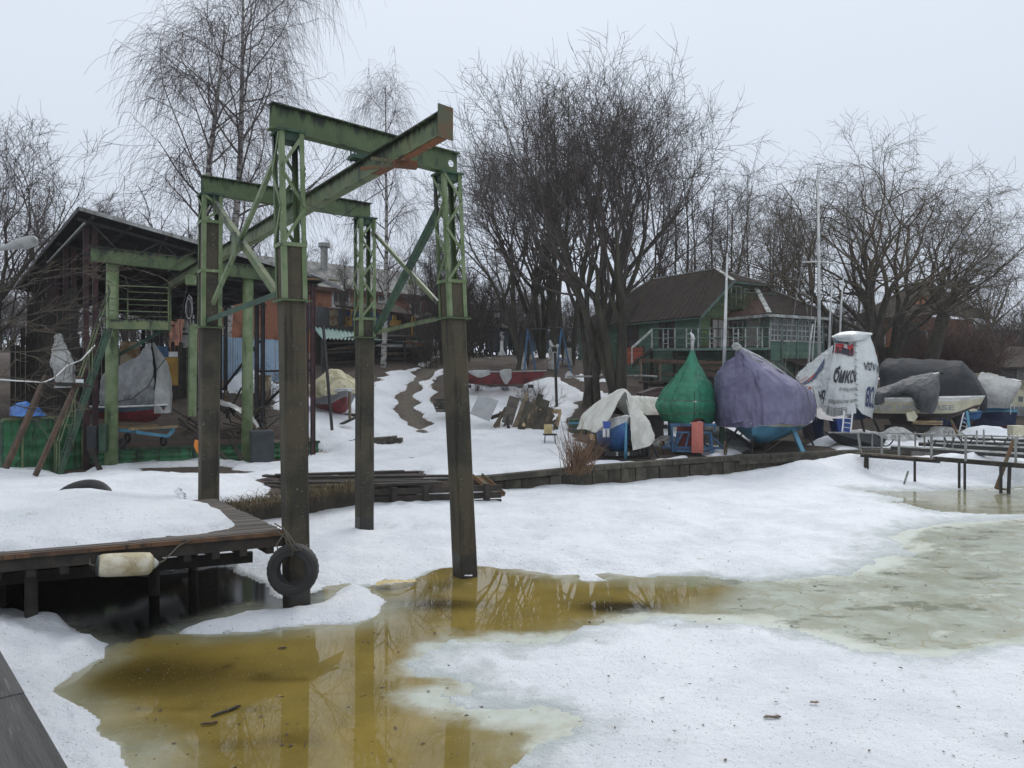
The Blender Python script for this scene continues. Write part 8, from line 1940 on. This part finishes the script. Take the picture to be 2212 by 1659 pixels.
MB().tube([b0 + V(.42, 0, .58), b0 + V(.36, 0, .72), b0 + V(.18, 0, .74), b0 + V(0, 0, .80), b0 + V(-.06, 0, .98), b0 + V(-.03, 0, 1.04), b0 + V(-.14, 0, .98)], [.02, .13, .15, .13, .08, .07, .04], 10).build('horse_body', M['white_paint'], t, smooth=True)
for (x, dx) in ((-.04, -.1), (.03, .05), (.30, .04), (.38, .1)): MB().tube([b0 + V(x, 0, .68), b0 + V(x + dx, 0, .5), b0 + V(x + dx * .6, 0, .34)], [.05, .035, .025], 6).build('leg', M['white_paint'], t)
for x in (-.09, -.03): MB().tube([b0 + V(x, 0, 1.04), b0 + V(x, 0, 1.12)], [.03, .005], 6).build('ear', M['white_paint'], t)
t = thing('swing_frame', 'tall blue pipe swing frame standing on the leafy slope', 'swing', tuple(P(1170, 803, 38)))
A_, B_ = P(1140, 712, 39), P(1213, 709, 39.5)
for (p, x, y, Y) in ((A_, 1132, 803, 37.6), (A_, 1159, 805, 39.6), (B_, 1203, 803, 38.2), (B_, 1234, 804, 39.4)): MB().tube([p, P(x, y + 4, Y)], .045, 8).build('frame_leg', M['trolley_blue'], t)
MB().tube([A_, B_], .045, 8).build('top_bar', M['black_steel'], t); MB().tube([P(1206, 777, 38.6), P(1226, 778, 39.3)], .03, 6).build('cross_bar', M['trolley_blue'], t)
# red boat on the slope
def red_boat():
    t = boat_frame(1080, 37.5, 3, 'long faded red rowing boat on the slope with white sheets over its edge', z=GL(1080, 836).z - .02, name='rowing_boat')
    make_hull(t, 4.2, 1.4, .62, [M['maroon'], M['maroon'], M['maroon']], split=(.5, .9), keel0=0, stern=.75, deck=True, deckm=M['tarp_pale'], sheer=.06)
    for o in list(t.children): o.location = (0, 0, .14)
    for (x, w, l) in ((-1.0, .5, .30), (.25, .28, .62)): surf('white_sheet', [[(x - w, -.72, .78 - l * .3), (x - w, -.66, .80), (x - w * .8, 0, .80), (x - w, .5, .78)], [(x, -.78, .78 - l), (x, -.70, .82), (x, 0, .84), (x, .5, .8)], [(x + w, -.74, .78 - l * .5), (x + w, -.66, .82), (x + w, 0, .82), (x + w, .5, .8)]], 24, 24, M['tarp_pale'], t, amp=.02, seed=int(x * 10) + 40, fold=.03, local=True)
    for x in (-1.5, 1.5): MB().box((x, 0, .06), (.2, 1.2, .16)).build('support_timber', M['dark_wood'], t, local=True)
red_boat()
setprops(MB().tube([GL(1203, 888), P(1199, 762, GL(1203, 888).y)], .065, 8).build('dark_pole', M['black_steel']), 'tall thin dark pole standing in the snow behind the scrap boards', 'pole')
cone_tarp('white_bag', 'white plastic bag hanging from the swing frame leg', P(1230, 803, 37.5), P(1228, 817, 37.5), .16, 37, M['plastic_bag'])
# scrap boards stacked against the bank
def scrap():
    t = thing('board_stack', 'heap of grey and brown scrap boards leaning together in the snow', 'board heap', tuple(GL(1140, 935)))
    items = [((1068, 920, 1094, 885), .12, 'plank'), ((1060, 900, 1100, 893), .12, 'dark_wood'), ((1095, 912, 1112, 862), .35, 'deck_wood'), ((1110, 925, 1137, 862), .16, 'plank'), ((1117, 925, 1138, 850), .10, 'plank'), ((1124, 930, 1142, 872), .22, 'wall_wood'), ((1130, 918, 1148, 885), .1, 'fresh_wood'),
             ((1138, 935, 1160, 868), .3, 'plank'), ((1146, 940, 1168, 856), .2, 'wall_wood'), ((1150, 930, 1156, 885), .12, 'plank'), ((1155, 945, 1178, 868), .3, 'wall_wood'), ((1160, 930, 1172, 895), .1, 'plank'), ((1145, 945, 1185, 900), .2, 'wall_wood'), ((1163, 915, 1196, 900), .16, 'plank'),
             ((1166, 885, 1212, 893), .14, 'fresh_wood'), ((1160, 958, 1190, 885), .18, 'plank'), ((1170, 950, 1195, 900), .1, 'plank'), ((1184, 945, 1170, 905), .1, 'fresh_wood'), ((1198, 940, 1210, 895), .1, 'fresh_wood'), ((1182, 915, 1216, 945), .1, 'plank'), ((1190, 945, 1205, 905), .08, 'plank'), ((1195, 912, 1216, 948), .07, 'wall_wood'), ((1172, 925, 1200, 912), .08, 'plank'),
             ((1075, 925, 1082, 893), .10, 'fresh_wood'), ((1085, 925, 1100, 905), .08, 'plank'), ((1100, 930, 1092, 890), .1, 'dark_wood'), ((1128, 945, 1150, 905), .1, 'dark_wood')]
    rg = random.Random(2); base = GL(1140, 930).y
    for k, ((x0, y0, x1, y1), w, m) in enumerate(items):
        Y = base - .2 + (k % 5) * .12 - (x0 - 1068) * .006
        MB().bar(P(x0, y0 + 3, Y - .25), P(x1, y1 - 4, Y + .35), w * 1.3, .03, up=(0, -1, 0)).build('board', M[m], t)
    MB().box(tuple(P(1135, 925, base + .9)), (2.2, .4, .35), -.15).build('dark_core', M['dark_wood'], t)
scrap()
o = MB().slab([P(1015, 894, 31.2), P(1057, 911, 30.6), P(1077, 866, 31.6), P(1035, 852, 32.2)], (0, 1, .3), .02).build('hardboard_sheet', M['grey_board']); setprops(o, 'plain light grey panel leaning left of the scrap boards', 'panel')
t = thing('broken_stool', 'small broken stool with thin metal legs standing in a snow hollow', 'stool', tuple(GL(1188, 965)))
g2 = GL(1188, 965); MB().box((g2.x, g2.y, g2.z + .42), (.42, .34, .05), .2).build('seat', M['black_steel'], t); MB().box((g2.x - .06, g2.y + .1, g2.z + .60), (.28, .05, .34), .2).build('backrest', M['foam'], t)
for (x, y) in ((-.17, -.13), (.17, -.13), (-.17, .13), (.17, .13)): MB().tube([g2 + V(x, y, .42), g2 + V(x * 1.15, y * 1.15, 0)], .012, 6).build('leg', M['black_steel'], t)
t = thing('upturned_dinghy', 'teal and green upturned dinghy behind the reeds', 'boat', tuple(GL(1250, 935)))
g2 = GL(1250, 935)
for k, m in enumerate(('dark_green', 'slate_blue', 'dark_green', 'light_blue', 'dark_green')): MB().bar(P(1228, 932 - k * 6, g2.y + .1 * k), P(1274, 931 - k * 6, g2.y + .1 * k), .5, .085).build('strake', M[m], t)
# foam slab, debris on the ice
g2 = G(856, 1262, .02); setprops(surf('foam_slab', [[G(812, 1264, .05), G(830, 1261, .09), G(860, 1258, .09), G(902, 1254, .06)], [G(814, 1257, .05), G(840, 1252, .10), G(870, 1252, .10), G(896, 1249, .06)]], 14, 40, M['foam'], amp=.015, seed=4), 'yellowish foam slab floating at the edge of the snow', 'foam slab')
def debris(name, px, py, L, w, label, m, rz, cat='debris'):
    g3 = G(px, py, .0); z = .055 if cat != 'twig' else .012
    pts = [V(g3.x + math.cos(rz) * L * f - math.sin(rz) * w * s, g3.y + math.sin(rz) * L * f + math.cos(rz) * w * s, z) for f, s in ((-.5, -.3), (-.3, .4), (.1, .1), (.4, .5), (.5, -.2), (.1, -.45), (-.2, -.2))]
    setprops(MB().slab(pts, (0, 0, 1), .012).build(name, m), label, cat)
debris('wood_scrap', 1667, 1563, .16, .045, 'small brown bow-shaped wood chip on the near right snow', M['plank'], .05)
debris('wood_scrap', 1758, 1531, .08, .035, 'tiny brown chip on the snow right of the bow-shaped one', M['plank'], 0)
debris('sunken_twig', 487, 1540, .30, .045, 'dark soggy stick in the amber ice', M['dark_wood'], .9, 'twig')
debris('sunken_leaf', 610, 1403, .09, .03, 'small dark leaf on the amber ice near the snow tongue', M['dark_wood'], .2, 'twig')
debris('sunken_leaf', 452, 1566, .14, .04, 'brown blurred leaf left of the soggy stick', M['deck_edge'], .3, 'twig')
debris('ice_chip', 1012, 1252, .12, .05, 'small white ice chip beside the foot of the right front post', M['snow_lump'], 0)
# far things ----------------------------------------------------------------
def villa():
    t = thing('brick_villa', 'hazy red brick villa with a tall hipped roof behind the willows', 'building', tuple(P(1960, 790, 72)))
    a, b = P(1868, 790, 74), P(2000, 790, 69); a.z = b.z = 2.5; d = (b - a).normalized(); n = V(d.y, -d.x, 0); bk = -n; z1 = P(0, 688, 71).z
    c = [a, b, b + bk * 8, a + bk * 8]; MB().slab(c, (0, 0, 1), z1 - 2.5).build('wall', M['brick'], t)
    e = [a + n - d, b + n + d * 1.5, b + bk * 9 + d * 1.5, a + bk * 9 - d]
    for p in e: p.z = z1
    ap0, ap1 = (a + bk * 4 + d * 2.4), (a + bk * 4 + d * 4.2); ap0.z = ap1.z = P(0, 616, 74).z
    for pts in ([e[0], e[1], ap1, ap0], [e[1], e[2], ap1], [e[3], e[0], ap0]):
        nn = (pts[1] - pts[0]).cross(pts[2] - pts[0]).normalized(); nn = nn if nn.z > 0 else -nn; MB().slab(pts, nn, .1).build('roof_plane', M['rust_roof'] if len(pts) == 9 else M['slate'], t)
    for (u, z) in ((1.0, 3.4), (3.4, 3.2), (3.4, 6.2), (1.2, 6.2), (5.2, 6.0)): window(t, a, d, n, u * (b - a).length / 6, z, .9, 1.4, M['white_paint'], 2, 2)
    p = b - d * .9 + bk * 1; MB().bar(V(p.x, p.y, z1 - 1), V(p.x, p.y, P(0, 640, 71).z), .8, .8).build('chimney', M['brick'], t)
villa()
for (nm, x0, x1, yb, yt, Y, z, lb, m) in (('low_building', 2130, 2290, 830, 790, 62, 0, 'low dark building with a pointed roof at the right edge', 'grey_wall'), ('far_block', 2060, 2230, 800, 712, 130, 0, 'pale hazy block of flats beyond the right hand trees', 'pale_concrete')):
    t = thing(nm, lb, 'building', tuple(P((x0 + x1) / 2, yb, Y)))
    a, b = P(x0, yb, Y), P(x1, yb, Y); zt = P(0, yt, Y).z
    MB().slab([a, b, b + V(0, 10, 0), a + V(0, 10, 0)], (0, 0, 1), zt - a.z).build('wall', M[m], t)
    if Y < 100:
        ap = P((x0 + x1) / 2 + 10, 752, Y + 4)
        for p, q in (((x0 - 22, 791), (x1, 791)),):
            e0, e1 = P(x0 - 14, 797, Y - 1), P(x1, 797, Y - 1); MB().slab([e0, e1, P(x1, 756, Y + 5), P(2180, 752, Y + 5)], (0, 0, 1), .15).build('roof', M['slate'], t)
        for k in range(3): window(t, a, V(1, 0, 0), V(0, -1, 0), 2.5 + k * 2, a.z + .5, .9, .8, M['trim_white'], 2, 1)
    else:
        for i in range(5):
            for j in range(3): window(t, a, V(1, 0, 0), V(0, -1, 0), 1.0 + i * 2.5, a.z + 1 + j * 2.2, 1.1, 1.2, M['trim_white'], 2, 1)
for k, x in enumerate((2073, 2103)):
    t = thing('church_spire', ['left of two small hazy red spires far away', 'right of two small hazy red spires far away'][k], 'spire', tuple(P(x, 810, 110)))
    MB().tube([P(x, 812, 110), P(x, 772, 110)], .95, 4).build('tower', M['brick'], t); MB().tube([P(x, 775, 110), P(x, 705 + 14 * k, 110)], [1.1, .05], 8).build('spire_roof', M['rust_roof'], t)
t = thing('small_fir', 'small dark green fir in front of the brick villa', 'tree', tuple(P(1975, 790, 62))); b0 = P(1975, 800, 62)
rgn = np.random.RandomState(4); N_ = 2600; h = rgn.rand(N_) ** .8; th = rgn.rand(N_) * 6.28; rr = (1.02 - h) * 1.6 * rgn.uniform(.3, 1, N_)
c_ = np.stack([b0.x + np.cos(th) * rr, b0.y + np.sin(th) * rr, b0.z + h * 3.9 - rr * .25], -1); d_ = np.stack([np.cos(th) * .3, np.sin(th) * .3, np.full(N_, -.12)], -1); w_ = np.stack([-np.sin(th) * .08, np.cos(th) * .08, rgn.normal(0, .04, N_)], -1)
A_ = np.stack([c_ - w_, c_ + w_, c_ + d_ + w_ * .3, c_ + d_ - w_ * .3], 1).reshape(-1, 3); mesh_obj('crown', A_, np.arange(N_ * 4).reshape(-1, 4), mat('fir_needles', (.025, .05, .03), (.04, .07, .04), rough=.9, bump=0), t)
MB().tube([b0 - V(0, 0, .4), b0 + V(0, 0, 1.5)], .1, 8).build('trunk', M['bark'], t)
# red-brown willow thicket mass
g_ = 'reddish thicket behind the black tarpaulin'
M['twig_red'] = mat('reddish_twigs', (.10, .045, .035), (.07, .035, .03), rough=.9, bump=0)
TREES['shrub_red'] = (TREES['shrub'][0], M['bark'], M['twig_red'], 4.0)
for k in range(9): px = 2000 + k * 16; plant('shrub_red', 'one of the reddish brown thicket shrubs behind the black tarpaulin', tx(px, 50 + k % 3), 50 + k % 3, .75 + .1 * (k % 3), k * 1.3, group=g_, cat='shrub', name='bare_shrub', sxy=1.2)
# tangled dry creepers under the terrace
for k in range(4): px = 1540 + k * 20; plant('shrub', 'one of the dry creeper bushes under the terrace', tx(px, 38.5), 38.5, .42, k * 1.7, group='dry creepers under the terrace', cat='shrub', name='bare_shrub', z=2.2, sxy=1.3)
# air ---------------------------------------------------------------------
def haze():
    mb = MB(); mb.box((10, 85, 15), (330, 260, 33)); o = mb.build('haze', [M['dirt']], kind='stuff')
    m = bpy.data.materials.new('haze_air'); m.use_nodes = True; nt = m.node_tree; nt.nodes.clear()
    out = nt.nodes.new('ShaderNodeOutputMaterial'); pv = nt.nodes.new('ShaderNodeVolumePrincipled')
    pv.inputs['Color'].default_value = (.97, .98, 1, 1); pv.inputs['Density'].default_value = .00045; pv.inputs['Anisotropy'].default_value = 0.2
    nt.links.new(pv.outputs[0], out.inputs['Volume']); o.data.materials.clear(); o.data.materials.append(m)
haze()
# fine litter blown over the snow and the ice
def litter():
    rg = np.random.RandomState(8); n = 800; Y = 3.2 * (26 / 3.2) ** rg.rand(n); X_ = Y * rg.uniform(-.72, .72, n)
    ok = (sdpoly(X_, Y, [(-12, 8.5), (-2.9, 9.9), (-4.9, 12.7), (-14, 9.5)]) < -.1) & (Y < shore(X_) - .4) & ~((X_ < -1.2) & (Y < 5.2)); X_, Y = X_[ok], Y[ok]; n = len(X_)
    ins = sum((sdpoly(X_, Y, S) > .05) for S in (S1, S3)) > 0
    z = np.where(ins, np.where(sdpoly(X_, Y, S3) > 0, .050, .145), .004); a = rg.rand(n) * 6.28; L = rg.uniform(.006, .022, n) ** 1.0 * (1 + Y * .05); w = L * rg.uniform(.15, .6, n)
    C_, S_ = np.cos(a), np.sin(a); q = [np.stack([X_ + C_ * L * i - S_ * w * j, Y + S_ * L * i + C_ * w * j, z + rg.uniform(0, .012, n)], -1) for i, j in ((-1, -.3), (0, -1), (1, .2), (.1, 1))]
    setprops(mesh_obj('scattered_litter', np.stack(q, 1).reshape(-1, 3), np.arange(n * 4).reshape(-1, 4), M['brown_beam'], kind='stuff'), 'tiny dark bits of bark and leaf scattered over snow and ice', 'litter')
litter()
